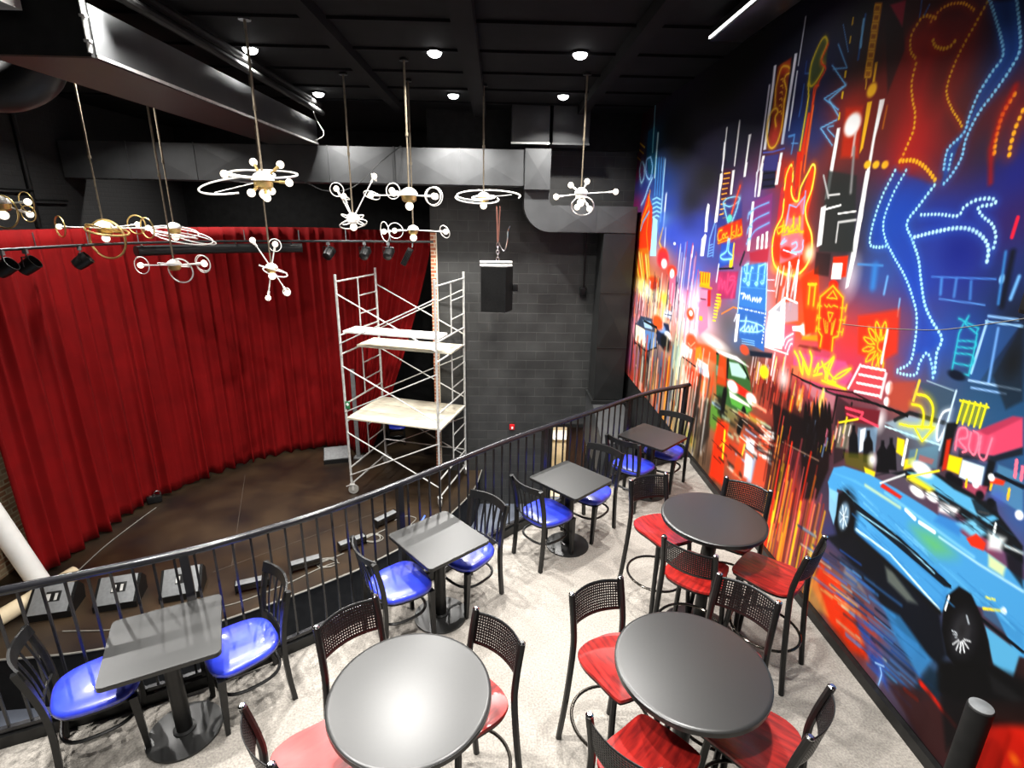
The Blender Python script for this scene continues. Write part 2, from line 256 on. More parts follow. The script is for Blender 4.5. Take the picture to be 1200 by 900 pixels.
OPS=[
["P","0d5070",0.022,1,[10.534,4.673,10.098,4.694,9.769,4.49,9.716,3.898,10.276,3.936,10.521,4.302]],
["S","8fd8e8",0.044,0.028,1,[10.202,5.084,10.118,4.288]],
["S","c8e8f0",0.065,0.032,1,[9.858,4.541,9.83,3.864]],
["S","a8d0f0",0.058,0.034,1,[9.287,4.074,9.235,3.151]],
["S","e8f0ff",0.061,0.033,1,[9.048,3.545,9.039,3.033]],
["S","d0d8ff",0.046,0.028,1,[8.895,3.023,8.85,2.625]],
["S","4f98d8",0.047,0.037,1,[9.803,4.148,9.727,3.569]],
["S","4f98d8",0.046,0.036,1,[9.656,4.134,9.579,3.564]],
["S","4f98d8",0.045,0.035,1,[9.513,4.121,9.436,3.559]],
["S","4f98d8",0.043,0.034,1,[9.374,4.108,9.296,3.554]],
["S","9ad8f4",0.024,0.015,1,[9.828,3.488,9.583,3.515,9.328,3.475]],
["S","9ad8f4",0.024,0.015,1,[9.802,3.414,9.558,3.443,9.303,3.405]],
["S","9ad8f4",0.024,0.015,1,[9.777,3.34,9.533,3.371,9.279,3.335]],
["S","9ad8f4",0.025,0.015,1,[9.751,3.267,9.508,3.299,9.254,3.264]],
["S","9ad8f4",0.025,0.015,1,[9.725,3.193,9.483,3.227,9.23,3.194]],
["C","9cd0f0",0.104,0.088,0.45,[10.849,4.186,10.927,4.042,10.745,3.818,10.56,3.897,10.586,4.075,10.745,4.177]],
["C","9cd0f0",0.04,0.02,1,[10.849,4.186,10.927,4.042,10.745,3.818,10.56,3.897,10.586,4.075,10.745,4.177]],
["C","8cc0f0",0.09,0.076,0.45,[10.203,4.213,10.48,4.182,10.42,3.946,10.129,3.841,10.028,4.031,10.203,4.213]],
["C","8cc0f0",0.035,0.017,1,[10.203,4.213,10.48,4.182,10.42,3.946,10.129,3.841,10.028,4.031,10.203,4.213]],
["C","a8d8ff",0.083,0.071,0.45,[9.969,3.859,10.194,3.701,10.371,3.532,10.578,3.417]],
["C","a8d8ff",0.032,0.016,1,[9.969,3.859,10.194,3.701,10.371,3.532,10.578,3.417]],
["C","b0c8ff",0.129,0.109,0.45,[9.977,3.406,10.245,3.173,10.395,2.897,10.367,3.172,10.081,3.379]],
["C","b0c8ff",0.05,0.025,1,[9.977,3.406,10.245,3.173,10.395,2.897,10.367,3.172,10.081,3.379]],
["S","e8c020",0.025,0.014,1,[11.135,4.561,10.683,4.42]],
["S","d8b020",0.025,0.015,1,[11.207,4.463,10.747,4.325]],
["S","b09018",0.027,0.015,1,[11.22,4.311,10.926,4.223]],
["P","e03c10",0.031,1,[10.163,3.613,9.79,3.346,9.66,2.659,10.015,2.517,10.466,2.549,10.663,2.92,10.41,3.294]],
["S","f0a020",0.052,0.031,1,[10.058,3.638,10.092,3.408,10.471,3.111,10.564,2.828]],
["S","f08020",0.049,0.032,1,[10.0,3.407,10.043,2.937,9.795,2.562]],
["S","60b8f0",0.042,0.023,1,[9.993,3.291,10.346,3.112,10.48,2.956]],
["P","a8ecff",0.015,1,[9.686,3.204,9.405,3.15,9.305,2.567,9.674,2.541]],
["P","2a58c8",0.028,0.5,[9.342,3.259,9.013,3.284,8.997,2.967,9.268,2.959]],
["S","e8b840",0.043,0.022,1,[9.063,3.019,9.181,2.797,8.999,2.697,9.135,2.578]],
["B","e04020",0.234,0.098,1,[8.925,2.62]],
["B","3a50c0",0.658,0.181,0.55,[8.402,3.034]],
["B","3346a8",0.529,0.162,0.55,[7.538,3.098]],
["B","4860d0",0.667,0.164,0.6,[7.529,2.874]],
["B","e8f0ff",0.049,0.021,1,[8.368,2.815]],
["P","f4f8ff",0.009,1,[7.22,3.273,7.197,3.377,7.131,3.355,7.105,3.021,7.194,3.018]],
["P","ffffff",0.011,1,[7.256,2.93,7.157,2.998,7.109,2.978,7.123,2.72,7.245,2.711]],
["S","f4f4ff",0.061,0.024,1,[7.559,2.804,7.567,2.689]],
["P","ffffff",0.008,1,[6.888,3.587,6.844,3.719,6.808,3.688,6.861,3.14,6.896,3.129]],
["S","f0f4ff",0.036,0.018,1,[6.888,4.044,6.854,3.749]],
["S","f0b830",0.013,0.006,1,[6.809,3.659,6.718,3.661]],
["S","f0b830",0.013,0.006,1,[6.786,3.593,6.696,3.596]],
["S","f0b830",0.013,0.006,1,[6.764,3.527,6.674,3.53]],
["S","f0b830",0.013,0.006,1,[6.742,3.46,6.652,3.465]],
["S","f0b830",0.013,0.006,1,[6.719,3.394,6.63,3.399]],
["S","f0b830",0.013,0.006,1,[6.697,3.328,6.608,3.334]],
["S","f0b830",0.013,0.006,1,[6.674,3.261,6.586,3.268]],
["S","f0b830",0.013,0.006,1,[6.652,3.195,6.564,3.203]],
["S","7ab8f0",0.01,0.006,1,[6.991,2.857,6.857,2.884]],
["S","7ab8f0",0.01,0.006,1,[6.979,2.823,6.846,2.852]],
["S","7ab8f0",0.01,0.006,1,[6.968,2.79,6.835,2.819]],
["S","7ab8f0",0.01,0.006,1,[6.957,2.757,6.824,2.787]],
["S","7ab8f0",0.01,0.006,1,[6.946,2.724,6.813,2.754]],
["S","88b8f0",0.027,0.016,1,[6.885,3.129,6.979,2.941,6.977,2.73]],
["S","6aa0e8",0.027,0.016,1,[6.834,3.11,6.809,2.742]],
["P","c08a18",0.032,0.6,[10.751,2.595,9.836,2.678,9.614,2.368,10.052,1.922,10.626,2.048]],
["S","f0c040",0.049,0.029,1,[10.807,2.559,10.313,2.115]],
["S","e04818",0.049,0.029,1,[10.627,2.554,10.165,2.099]],
["S","f0e080",0.049,0.03,1,[10.453,2.549,10.022,2.083]],
["S","f0c040",0.05,0.03,1,[10.284,2.545,9.882,2.068]],
["S","e04818",0.05,0.03,1,[10.12,2.54,9.745,2.053]],
["S","f0e080",0.05,0.03,1,[9.962,2.536,9.612,2.039]],
["S","f0c040",0.049,0.03,1,[9.808,2.531,9.483,2.025]],
["B","ffffff",0.81,0.156,0.85,[9.807,1.923]],
["B","fff080",0.551,0.161,0.8,[10.124,1.945]],
["B","fff4b0",0.457,0.117,0.9,[9.193,1.945]],
["B","ffe030",0.27,0.083,0.9,[8.645,1.952]],
["B","e84818",0.31,0.103,1,[9.303,2.106]],
["B","e8303a",0.28,0.125,1,[8.897,2.541]],
["B","ffffff",0.137,0.069,1,[8.8,2.481]],
["B","f04028",0.207,0.079,1,[8.352,2.402]],
["B","ffffff",0.099,0.066,1,[8.339,2.365]],
["P","e06888",0.039,0.8,[8.477,2.258,8.165,2.345,8.06,1.921,8.303,1.882]],
["R",["ffffff","ffe060","f04030","402020","f8c0d0","ffffff","203060","f0a030"],60,3,0.03,[0.146,0.497],0,0.85,[10.739,1.968,8.061,2.28,7.945,1.707,10.477,1.228]],
["R",["101830","201828","301020","0c1020"],40,2,0.034,[0.178,0.593],0,0.85,[11.316,1.901,7.984,2.289,7.786,1.712,11.026,1.087]],
["B","f8d0e0",0.401,0.12,0.6,[7.397,1.884]],
["B","ffffff",0.291,0.249,0.7,[7.75,1.946]],
["B","ffffff",0.189,0.302,0.85,[7.224,2.079]],
["B","fff0f4",0.337,0.109,0.6,[7.401,1.688]],
["P","d87aa0",0.022,0.8,[7.138,2.115,6.793,2.19,6.681,1.859,6.93,1.693,7.041,1.832]],
["P","f0a8c0",0.036,0.5,[7.782,1.815,7.153,2.159,7.063,1.898,7.522,1.614]],
["R",["ffffff","f8c8e0","ffffff","e04050","c8d8ff"],46,5,0.023,[0.194,0.606],0,0.85,[8.258,2.615,7.331,2.683,6.989,1.68,7.794,1.504]],
["P","f0b010",0.013,1,[7.197,2.515,6.822,2.531,6.791,2.353,7.116,2.334]],
["P","f0a020",0.011,1,[7.154,2.352,6.709,2.363,6.701,2.341,7.143,2.319]],
["S","e04818",0.031,0.018,1,[7.153,2.497,7.135,2.388]],
["S","e04818",0.03,0.018,1,[7.063,2.506,7.044,2.398]],
["S","e04818",0.029,0.017,1,[6.975,2.515,6.957,2.408]],
["S","e04818",0.028,0.017,1,[6.889,2.524,6.871,2.418]],
["P","e890b0",0.017,1,[7.102,2.291,6.836,2.315,6.821,2.186,7.061,2.172]],
["S","602038",0.013,0.007,1,[7.043,2.175,6.853,2.192]],
["P","e02828",0.011,1,[6.836,2.315,6.736,2.328,6.687,2.131,6.78,2.116]],
["B","f04818",0.131,0.071,1,[7.352,1.916]],
["B","ffffff",0.066,0.036,1,[7.342,1.93]],
["P","e8b830",0.009,1,[7.018,1.952,6.896,1.963,6.89,1.907,7.011,1.896]],
["P","fff4d8",0.019,1,[10.258,1.202,9.568,1.242,9.399,0.932,10.222,0.904]],
["P","6088c0",0.018,1,[9.568,1.242,8.873,1.327,8.787,1.08,9.325,0.887]],
["P","3a4860",0.019,1,[9.941,1.426,9.098,1.519,8.873,1.327,9.568,1.242,10.195,1.214]],
["P","a8c8e8",0.015,1,[9.739,1.383,9.236,1.448,9.12,1.335,9.578,1.272]],
["S","101418",0.029,0.014,1,[10.205,0.856,9.325,0.887,8.744,1.105]],
["S","101010",0.069,0.037,1,[9.879,0.882,9.627,0.713]],
["S","101010",0.068,0.039,1,[9.325,0.887,9.138,0.683]],
["P","1c2848",0.028,1,[8.892,1.528,8.248,1.596,8.03,1.345,8.292,1.2,8.768,1.173]],
["B","80a8e0",0.227,0.07,1,[8.62,1.466]],
["B","ffffff",0.166,0.067,1,[8.228,1.409]],
["B","101418",0.256,0.109,1,[8.318,1.278]],
["B","e05820",0.285,0.1,1,[8.834,1.51]],
["P","c8d0e8",0.02,1,[8.454,1.803,8.145,1.802,8.192,1.688,8.55,1.677]],
["S","303038",0.013,0.007,1,[8.515,1.711,8.128,1.752]],
["R",["e04010","f0a020","101418","f0d8b0","3a68b0","e04010","404838","d82020","f0f0e0"],90,8,0.043,[0.435,1.161],0,0.85,[10.528,0.551,7.654,1.329,7.359,0.47,9.968,-0.211]],
["R",["a8d0c0","d0e8d0","6090a0","e0e8c0"],22,9,0.031,[0.509,1.146],0,0.85,[7.963,1.52,7.592,1.599,7.42,0.873,7.768,0.709]],
["B","c05830",0.191,0.083,1,[7.184,1.566]],
["S","f0b090",0.017,0.01,1,[7.305,1.513,7.192,1.491,7.054,1.583]],
["P","ffffff",0.024,0.9,[7.509,1.466,7.114,1.462,7.139,1.334,7.514,1.261]],
["P","e05828",0.033,1,[7.02,1.579,6.497,1.657,6.206,1.6,6.221,1.489,6.555,1.487,6.96,1.404]],
["P","f08a20",0.023,1,[6.998,1.514,6.827,1.578,6.72,1.444,6.976,1.353]],
["P","ffffff",0.022,1,[6.893,1.398,6.527,1.405,6.418,1.256,6.893,1.208]],
["P","c0d0f0",0.017,1,[6.864,1.312,6.499,1.322,6.504,1.253,6.838,1.236]],
["B","ffffff",0.409,0.074,0.9,[6.408,1.722]],
["S","302020",0.023,0.011,1,[7.479,1.27,6.916,1.273]],
["P","e04018",0.034,0.9,[7.37,1.172,6.901,1.23,6.464,1.219,6.394,1.014,6.738,0.944,7.087,0.978]],
["P","f07028",0.034,1,[6.812,1.16,6.457,1.199,6.461,1.037,6.804,0.946]],
["R",["ffffff","f0a090","e03820","c06040","ffffff"],40,11,0.029,[0.303,0.931],0,0.85,[7.621,1.233,6.45,1.178,6.324,0.808,7.274,0.449]],
["P","4a1c3c",0.02,1,[6.831,3.756,6.506,3.731,6.447,3.417,6.758,3.387]],
["P","2a3a8a",0.03,0.6,[6.864,3.39,6.183,3.373,6.093,3.104,6.763,3.091]],
["P","ffffff",0.008,1,[6.907,3.704,6.839,3.719,6.81,3.15,6.844,3.14]],
["P","ffffff",0.008,1,[6.553,3.717,6.489,3.721,6.483,3.455,6.53,3.453]],
["P","ffffff",0.006,1,[6.242,4.053,6.182,4.055,6.202,3.708,6.23,3.693]],
["P","ffffff",0.007,1,[6.234,3.779,6.169,3.774,6.175,3.628,6.225,3.626]],
["S","ffffff",0.034,0.016,1,[6.872,4.205,6.846,3.738]],
["S","ffffff",0.028,0.014,1,[6.525,4.233,6.515,3.772]],
["S","f0f0ff",0.032,0.016,1,[6.858,3.834,6.86,3.749]],
["S","f0b030",0.013,0.006,1,[6.792,3.7,6.604,3.698]],
["S","f0b030",0.013,0.006,1,[6.788,3.643,6.609,3.643]],
["S","f0b030",0.013,0.006,1,[6.784,3.585,6.615,3.587]],
["S","f0b030",0.013,0.006,1,[6.78,3.527,6.62,3.531]],
["S","f0b030",0.013,0.006,1,[6.775,3.469,6.626,3.475]],
["S","f0b030",0.013,0.006,1,[6.771,3.411,6.631,3.418]],
["S","f0b030",0.013,0.006,1,[6.767,3.352,6.637,3.361]],
["S","f0b030",0.013,0.006,1,[6.763,3.293,6.643,3.304]],
["S","f0b030",0.014,0.006,1,[6.759,3.234,6.649,3.246]],
["C","8ad0f0",0.031,0.026,0.45,[6.7,3.366,6.614,3.412,6.381,3.429,6.249,3.411,6.292,3.367,6.487,3.324,6.642,3.346,6.7,3.366]],
["C","8ad0f0",0.012,0.006,1,[6.7,3.366,6.614,3.412,6.381,3.429,6.249,3.411,6.292,3.367,6.487,3.324,6.642,3.346,6.7,3.366]],
["C","8ad0f0",0.048,0.04,0.45,[6.686,3.356,6.546,3.211,6.435,3.097]],
["C","8ad0f0",0.018,0.009,1,[6.686,3.356,6.546,3.211,6.435,3.097]],
["C","8ad0f0",0.056,0.047,0.45,[6.248,3.407,6.304,3.267,6.411,3.098]],
["C","8ad0f0",0.022,0.011,1,[6.248,3.407,6.304,3.267,6.411,3.098]],
["C","f05020",0.075,0.064,0.45,[6.282,3.537,6.347,3.396,6.414,3.249]],
["C","f05020",0.029,0.014,1,[6.282,3.537,6.347,3.396,6.414,3.249]],
["B","60e0c0",0.06,0.04,1,[6.452,3.192]],
["P","c8280c",0.02,1,[6.756,3.071,6.472,3.135,6.123,3.194,6.041,3.015,6.319,2.968,6.696,2.892]],
["C","ffb020",0.048,0.041,0.45,[6.626,3.058,6.705,3.044,6.733,2.987,6.687,2.929,6.601,2.952]],
["C","ffb020",0.018,0.009,1,[6.626,3.058,6.705,3.044,6.733,2.987,6.687,2.929,6.601,2.952]],
["C","ffb020",0.04,0.034,0.45,[6.551,3.017,6.595,2.996,6.563,2.962,6.518,2.979,6.551,3.017]],
["C","ffb020",0.016,0.008,1,[6.551,3.017,6.595,2.996,6.563,2.962,6.518,2.979,6.551,3.017]],
["C","ffb020",0.038,0.032,0.45,[6.465,3.028,6.509,3.011,6.486,2.973,6.431,2.986]],
["C","ffb020",0.015,0.007,1,[6.465,3.028,6.509,3.011,6.486,2.973,6.431,2.986]],
["S","ffb020",0.055,0.047,0.45,[6.357,3.108,6.344,2.986]],
["S","ffb020",0.021,0.011,1,[6.357,3.108,6.344,2.986]],
["C","ffb020",0.028,0.024,0.45,[6.278,3.054,6.338,3.024,6.236,2.999]],
["C","ffb020",0.011,0.005,1,[6.278,3.054,6.338,3.024,6.236,2.999]],
["S","ffb020",0.053,0.045,0.45,[6.231,3.12,6.216,3.005]],
["S","ffb020",0.02,0.01,1,[6.231,3.12,6.216,3.005]],
["C","ffb020",0.043,0.036,0.45,[6.171,3.075,6.172,3.011,6.077,3.032,6.115,3.104]],
["C","ffb020",0.016,0.008,1,[6.171,3.075,6.172,3.011,6.077,3.032,6.115,3.104]],
["S","ffa010",0.012,0.007,1,[6.708,2.896,6.32,2.971,6.072,3.041]],
["P","2c50b0",0.02,1,[6.592,2.897,6.215,2.935,6.185,2.71,6.602,2.614]],
["C","90e0ff",0.046,0.039,0.45,[6.414,2.964,6.417,2.828,6.572,2.759,6.483,2.725,6.247,2.753,6.233,2.782,6.369,2.831,6.376,2.965]],
["C","90e0ff",0.018,0.009,1,[6.414,2.964,6.417,2.828,6.572,2.759,6.483,2.725,6.247,2.753,6.233,2.782,6.369,2.831,6.376,2.965]],
["S","e8c030",0.037,0.016,1,[6.236,2.915,6.206,2.689]],
["P","f0d820",0.008,1,[6.296,2.73,6.221,2.745,6.213,2.654,6.278,2.648]],
["S","101018",0.02,0.008,1,[6.598,2.604,6.165,2.651]],
["P","a03060",0.02,1,[6.588,2.575,6.022,2.63,6.01,2.328,6.481,2.258]],
["C","f04878",0.073,0.062,0.45,[6.511,2.501,6.496,2.38,6.454,2.487,6.396,2.393,6.359,2.478,6.31,2.394]],
["C","f04878",0.028,0.014,1,[6.511,2.501,6.496,2.38,6.454,2.487,6.396,2.393,6.359,2.478,6.31,2.394]],
["C","f04878",0.059,0.05,0.45,[6.28,2.566,6.253,2.372,6.199,2.399,6.085,2.548,6.181,2.557,6.237,2.512,6.072,2.511,6.105,2.333]],
["C","f04878",0.023,0.011,1,[6.28,2.566,6.253,2.372,6.199,2.399,6.085,2.548,6.181,2.557,6.237,2.512,6.072,2.511,6.105,2.333]],
["R",["f0d030","f0a020"],10,21,0.03,[0.031,0.062],0,0.85,[6.539,2.27,6.388,2.292,6.365,2.069,6.465,2.051]],
["S","f0d030",0.018,0.008,1,[6.539,2.302,6.406,2.314]],
["S","f0d030",0.018,0.008,1,[6.542,2.262,6.413,2.274]],
["S","f0d030",0.018,0.008,1,[6.544,2.222,6.42,2.234]],
["S","f0d030",0.019,0.008,1,[6.547,2.181,6.428,2.194]],
["S","f0d030",0.019,0.008,1,[6.55,2.14,6.435,2.153]],
["S","f0d030",0.019,0.008,1,[6.552,2.1,6.442,2.112]],
["S","f0d030",0.019,0.008,1,[6.555,2.059,6.45,2.071]],
["S","f0d030",0.019,0.008,1,[6.558,2.018,6.457,2.03]],
["S","f0d030",0.019,0.008,1,[6.56,1.976,6.465,1.988]],
["S","f08820",0.014,0.008,1,[6.322,2.098,6.023,2.229,5.888,2.232]],
["S","202030",0.039,0.019,1,[5.94,2.839,6.003,2.706]],
["S","f0f0ff",0.026,0.016,1,[6.6,2.45,6.589,2.656]],
["P","3a78c0",0.013,1,[5.955,2.692,5.413,2.782,5.323,2.565,5.26,2.268,5.891,2.174]],
["P","3568b0",0.014,1,[5.921,2.265,5.276,2.317,5.179,1.919,5.764,1.929]],
["C","a0e8ff",0.032,0.027,0.45,[5.799,2.733,5.892,2.698,5.848,2.629,5.767,2.637]],
["C","a0e8ff",0.012,0.006,1,[5.799,2.733,5.892,2.698,5.848,2.629,5.767,2.637]],
["S","a0e8ff",0.048,0.04,0.45,[5.829,2.721,5.804,2.561]],
["S","a0e8ff",0.018,0.009,1,[5.829,2.721,5.804,2.561]],
["C","a0e8ff",0.044,0.037,0.45,[5.687,2.698,5.723,2.686,5.726,2.515]],
["C","a0e8ff",0.017,0.008,1,[5.687,2.698,5.723,2.686,5.726,2.515]],
["S","a0e8ff",0.044,0.037,0.45,[5.561,2.727,5.539,2.547]],
["S","a0e8ff",0.017,0.008,1,[5.561,2.727,5.539,2.547]],
["S","a0e8ff",0.041,0.035,0.45,[5.428,2.772,5.407,2.58]],
["S","a0e8ff",0.016,0.008,1,[5.428,2.772,5.407,2.58]],
["S","a0e8ff",0.027,0.023,0.45,[5.56,2.724,5.426,2.766]],
["S","a0e8ff",0.01,0.005,1,[5.56,2.724,5.426,2.766]],
["C","a0e8ff",0.029,0.025,0.45,[5.877,2.552,5.849,2.57,5.812,2.56,5.838,2.538,5.877,2.552]],
["C","a0e8ff",0.011,0.006,1,[5.877,2.552,5.849,2.57,5.812,2.56,5.838,2.538,5.877,2.552]],
["C","a0e8ff",0.028,0.024,0.45,[5.779,2.524,5.752,2.541,5.715,2.531,5.741,2.51,5.779,2.524]],
["C","a0e8ff",0.011,0.005,1,[5.779,2.524,5.752,2.541,5.715,2.531,5.741,2.51,5.779,2.524]],
["C","a0e8ff",0.027,0.023,0.45,[5.592,2.546,5.567,2.563,5.533,2.553,5.557,2.533,5.592,2.546]],
["C","a0e8ff",0.011,0.005,1,[5.592,2.546,5.567,2.563,5.533,2.553,5.557,2.533,5.592,2.546]],
["C","a0e8ff",0.027,0.023,0.45,[5.472,2.574,5.448,2.591,5.415,2.581,5.438,2.561,5.472,2.574]],
["C","a0e8ff",0.01,0.005,1,[5.472,2.574,5.448,2.591,5.415,2.581,5.438,2.561,5.472,2.574]],
["S","5aa0d8",0.006,0.004,1,[5.979,2.634,5.369,2.66]],
["S","5aa0d8",0.006,0.004,1,[5.952,2.553,5.347,2.592]],
["S","5aa0d8",0.006,0.004,1,[5.924,2.472,5.324,2.524]],
["S","c8e8ff",0.017,0.01,1,[5.393,2.775,5.265,2.284]],
["S","c8e8ff",0.021,0.013,1,[5.948,2.674,5.897,2.192]],
["S","d8e8ff",0.008,0.005,1,[5.339,2.613,5.206,2.628]],
["S","d8e8ff",0.008,0.005,1,[5.323,2.511,5.156,2.528]],
["S","f0f8ff",0.018,0.01,1,[5.879,2.403,5.797,2.415,5.82,2.356,5.774,2.409,5.751,2.366,5.711,2.408,5.696,2.365,5.672,2.414,5.636,2.368]],
["S","f0f8ff",0.018,0.01,1,[5.587,2.399,5.594,2.362,5.549,2.405,5.527,2.373,5.494,2.413,5.48,2.371,5.429,2.422,5.425,2.379,5.401,2.418]],
["D","e8f4ff",0.008,0.037,[5.87,2.244,5.265,2.284]],
["D","ffffff",0.009,0.036,[5.272,2.283,5.242,1.975]],
["C","b0e8ff",0.022,0.018,0.45,[5.804,2.113,5.563,2.15,5.256,2.148,5.381,2.077,5.727,2.014]],
["C","b0e8ff",0.008,0.004,1,[5.804,2.113,5.563,2.15,5.256,2.148,5.381,2.077,5.727,2.014]],
["C","c0f0ff",0.04,0.034,0.45,[5.77,2.015,5.67,2.101,5.674,2.175,5.667,2.027,5.587,2.099,5.55,2.051,5.511,2.114,5.475,2.067,5.425,2.149,5.384,2.086]],
["C","c0f0ff",0.015,0.008,1,[5.77,2.015,5.67,2.101,5.674,2.175,5.667,2.027,5.587,2.099,5.55,2.051,5.511,2.114,5.475,2.067,5.425,2.149,5.384,2.086]],
["S","90c8f0",0.007,0.005,1,[5.7,1.934,5.404,1.973]],
["S","90c8f0",0.007,0.005,1,[5.691,1.909,5.398,1.953]],
["S","90c8f0",0.007,0.005,1,[5.683,1.884,5.391,1.932]],
["P","ffffff",0.008,1,[5.909,2.161,5.836,2.184,5.814,1.879,5.879,1.855]],
["S","e8f0ff",0.019,0.011,1,[5.952,2.085,5.912,2.17]],
["P","903a80",0.017,0.7,[5.911,3.367,5.509,3.436,5.427,3.085,5.804,2.988]],
["P","202040",0.013,1,[5.801,3.725,5.536,3.718,5.474,3.482,5.756,3.479]],
["S","0c0c18",0.015,0.006,1,[5.79,3.692,5.541,3.685]],
["S","0c0c18",0.015,0.006,1,[5.769,3.629,5.521,3.624]],
["S","0c0c18",0.015,0.006,1,[5.748,3.566,5.501,3.564]],
["S","0c0c18",0.015,0.007,1,[5.727,3.503,5.481,3.504]],
["P","ffffff",0.007,1,[5.845,3.713,5.788,3.74,5.772,3.413,5.826,3.407]],
["P","ffffff",0.007,1,[5.484,3.713,5.434,3.709,5.432,3.508,5.486,3.507]],
["P","f4f4ff",0.006,1,[5.924,3.653,5.896,3.684,5.866,3.408,5.897,3.409]],
["P","ffffff",0.007,1,[5.93,3.364,5.875,3.366,5.823,2.865,5.882,2.857]],
["C","7ab8f0",0.025,0.021,0.45,[5.966,3.23,5.829,3.297,5.55,3.35]],
["C","7ab8f0",0.01,0.005,1,[5.966,3.23,5.829,3.297,5.55,3.35]],
["C","7ab8f0",0.027,0.023,0.45,[5.922,3.099,5.792,3.187,5.518,3.253]],
["C","7ab8f0",0.01,0.005,1,[5.922,3.099,5.792,3.187,5.518,3.253]],
["C","7ab8f0",0.029,0.024,0.45,[5.878,2.968,5.755,3.077,5.485,3.157]],
["C","7ab8f0",0.011,0.006,1,[5.878,2.968,5.755,3.077,5.485,3.157]],
["C","8ac0f0",0.04,0.034,0.45,[5.975,3.194,5.972,3.247,5.916,3.264]],
["C","8ac0f0",0.015,0.008,1,[5.975,3.194,5.972,3.247,5.916,3.264]],
["C","8ac0f0",0.038,0.032,0.45,[5.943,3.036,5.922,3.099,5.844,3.109]],
["C","8ac0f0",0.015,0.007,1,[5.943,3.036,5.922,3.099,5.844,3.109]],
["C","8ac0f0",0.039,0.033,0.45,[5.915,2.931,5.892,2.985,5.844,2.987]],
["C","8ac0f0",0.015,0.007,1,[5.915,2.931,5.892,2.985,5.844,2.987]],
["P","ffffff",0.006,1,[5.694,3.01,5.652,3.022,5.633,2.897,5.676,2.887]],
["P","ffffff",0.006,1,[5.605,3.039,5.564,3.05,5.537,2.902,5.579,2.893]],
["P","ffffff",0.006,1,[5.519,3.066,5.48,3.077,5.445,2.908,5.485,2.899]],
["P","b01c30",0.018,0.7,[5.817,2.847,5.407,2.923,5.393,2.775,5.768,2.762]],
["P","c02838",0.012,1,[5.356,3.476,5.297,3.489,5.25,3.058,5.326,3.04]],
["P","7a2812",0.012,1,[5.795,4.597,5.546,4.608,5.491,3.88,5.757,3.864]],
["P","c0361c",0.024,0.6,[5.747,4.6,5.546,4.608,5.533,4.48,5.733,4.51]],
["B","d04038",0.124,0.117,0.7,[5.65,3.96]],
["P","e8e8f4",0.005,1,[5.871,4.622,5.823,4.621,5.784,3.859,5.842,3.857]],
["P","e4e4f0",0.005,1,[5.493,4.629,5.448,4.624,5.438,3.866,5.493,3.868]],
["S","f0f0ff",0.027,0.014,1,[5.912,4.456,5.891,3.667]],
["S","d8dcec",0.019,0.009,1,[5.397,4.888,5.392,4.516]],
["S","e8ecf8",0.021,0.01,1,[5.391,4.461,5.379,3.98]],
["C","e8b830",0.045,0.038,0.45,[5.549,4.525,5.587,4.548,5.689,4.572,5.738,4.526,5.763,4.399,5.728,4.243]],
["C","e8b830",0.017,0.009,1,[5.549,4.525,5.587,4.548,5.689,4.572,5.738,4.526,5.763,4.399,5.728,4.243]],
["C","e8b830",0.042,0.035,0.45,[5.54,4.481,5.595,4.479,5.614,4.441,5.543,4.34,5.547,4.241]],
["C","e8b830",0.016,0.008,1,[5.54,4.481,5.595,4.479,5.614,4.441,5.543,4.34,5.547,4.241]],
["C","f0c030",0.045,0.038,0.45,[5.557,4.271,5.526,4.033,5.576,3.89,5.667,3.857,5.752,3.903,5.814,4.012,5.831,4.108,5.781,4.2,5.702,4.216,5.649,4.178,5.69,4.132,5.646,4.05]],
["C","f0c030",0.017,0.009,1,[5.557,4.271,5.526,4.033,5.576,3.89,5.667,3.857,5.752,3.903,5.814,4.012,5.831,4.108,5.781,4.2,5.702,4.216,5.649,4.178,5.69,4.132,5.646,4.05]],
["S","e8b830",0.011,0.006,1,[5.691,4.46,5.653,4.463,5.637,4.434]],
["S","e8b830",0.011,0.006,1,[5.678,4.402,5.64,4.406,5.624,4.377]],
["S","e8b830",0.011,0.006,1,[5.665,4.344,5.628,4.348,5.611,4.319]],
["S","e8b830",0.011,0.006,1,[5.652,4.286,5.615,4.291,5.599,4.262]],
["S","e8b830",0.011,0.006,1,[5.639,4.228,5.602,4.233,5.586,4.204]],
["S","e8b830",0.011,0.006,1,[5.626,4.169,5.589,4.175,5.573,4.146]],
["P","ffffff",0.005,1,[5.845,3.802,5.791,3.804,5.817,3.662,5.856,3.665]],
["P","ffffff",0.005,1,[5.479,3.796,5.431,3.795,5.441,3.634,5.482,3.637]],
["P","403c80",0.013,1,[5.788,3.796,5.493,3.79,5.492,3.638,5.798,3.66]],
["S","5a6ad0",0.013,0.008,1,[5.837,3.833,5.637,3.82,5.409,3.826]],
["B","1f4a90",0.246,0.155,0.5,[5.254,3.909]],
["S","5a98d8",0.017,0.011,1,[5.364,3.923,5.259,3.923,5.266,3.767]],
["S","6aa8e0",0.008,0.006,1,[5.296,3.857,5.174,3.842]],
["S","3a70b8",0.015,0.012,1,[5.236,4.326,5.225,4.169,5.236,4.074]],
["S","3a70b8",0.012,0.01,1,[5.255,4.51,5.252,4.416,5.164,4.397]],
["P","6a7a10",0.014,0.55,[5.023,4.641,4.95,4.577,4.93,4.412,4.993,4.281,5.02,4.249,5.172,4.309,5.174,4.489]],
["C","d8c020",0.04,0.034,0.45,[5.155,4.314,5.167,4.468,5.082,4.603,5.02,4.631,4.972,4.591,4.975,4.548,5.02,4.47,4.958,4.392,5.039,4.309,5.115,4.287,5.161,4.335]],
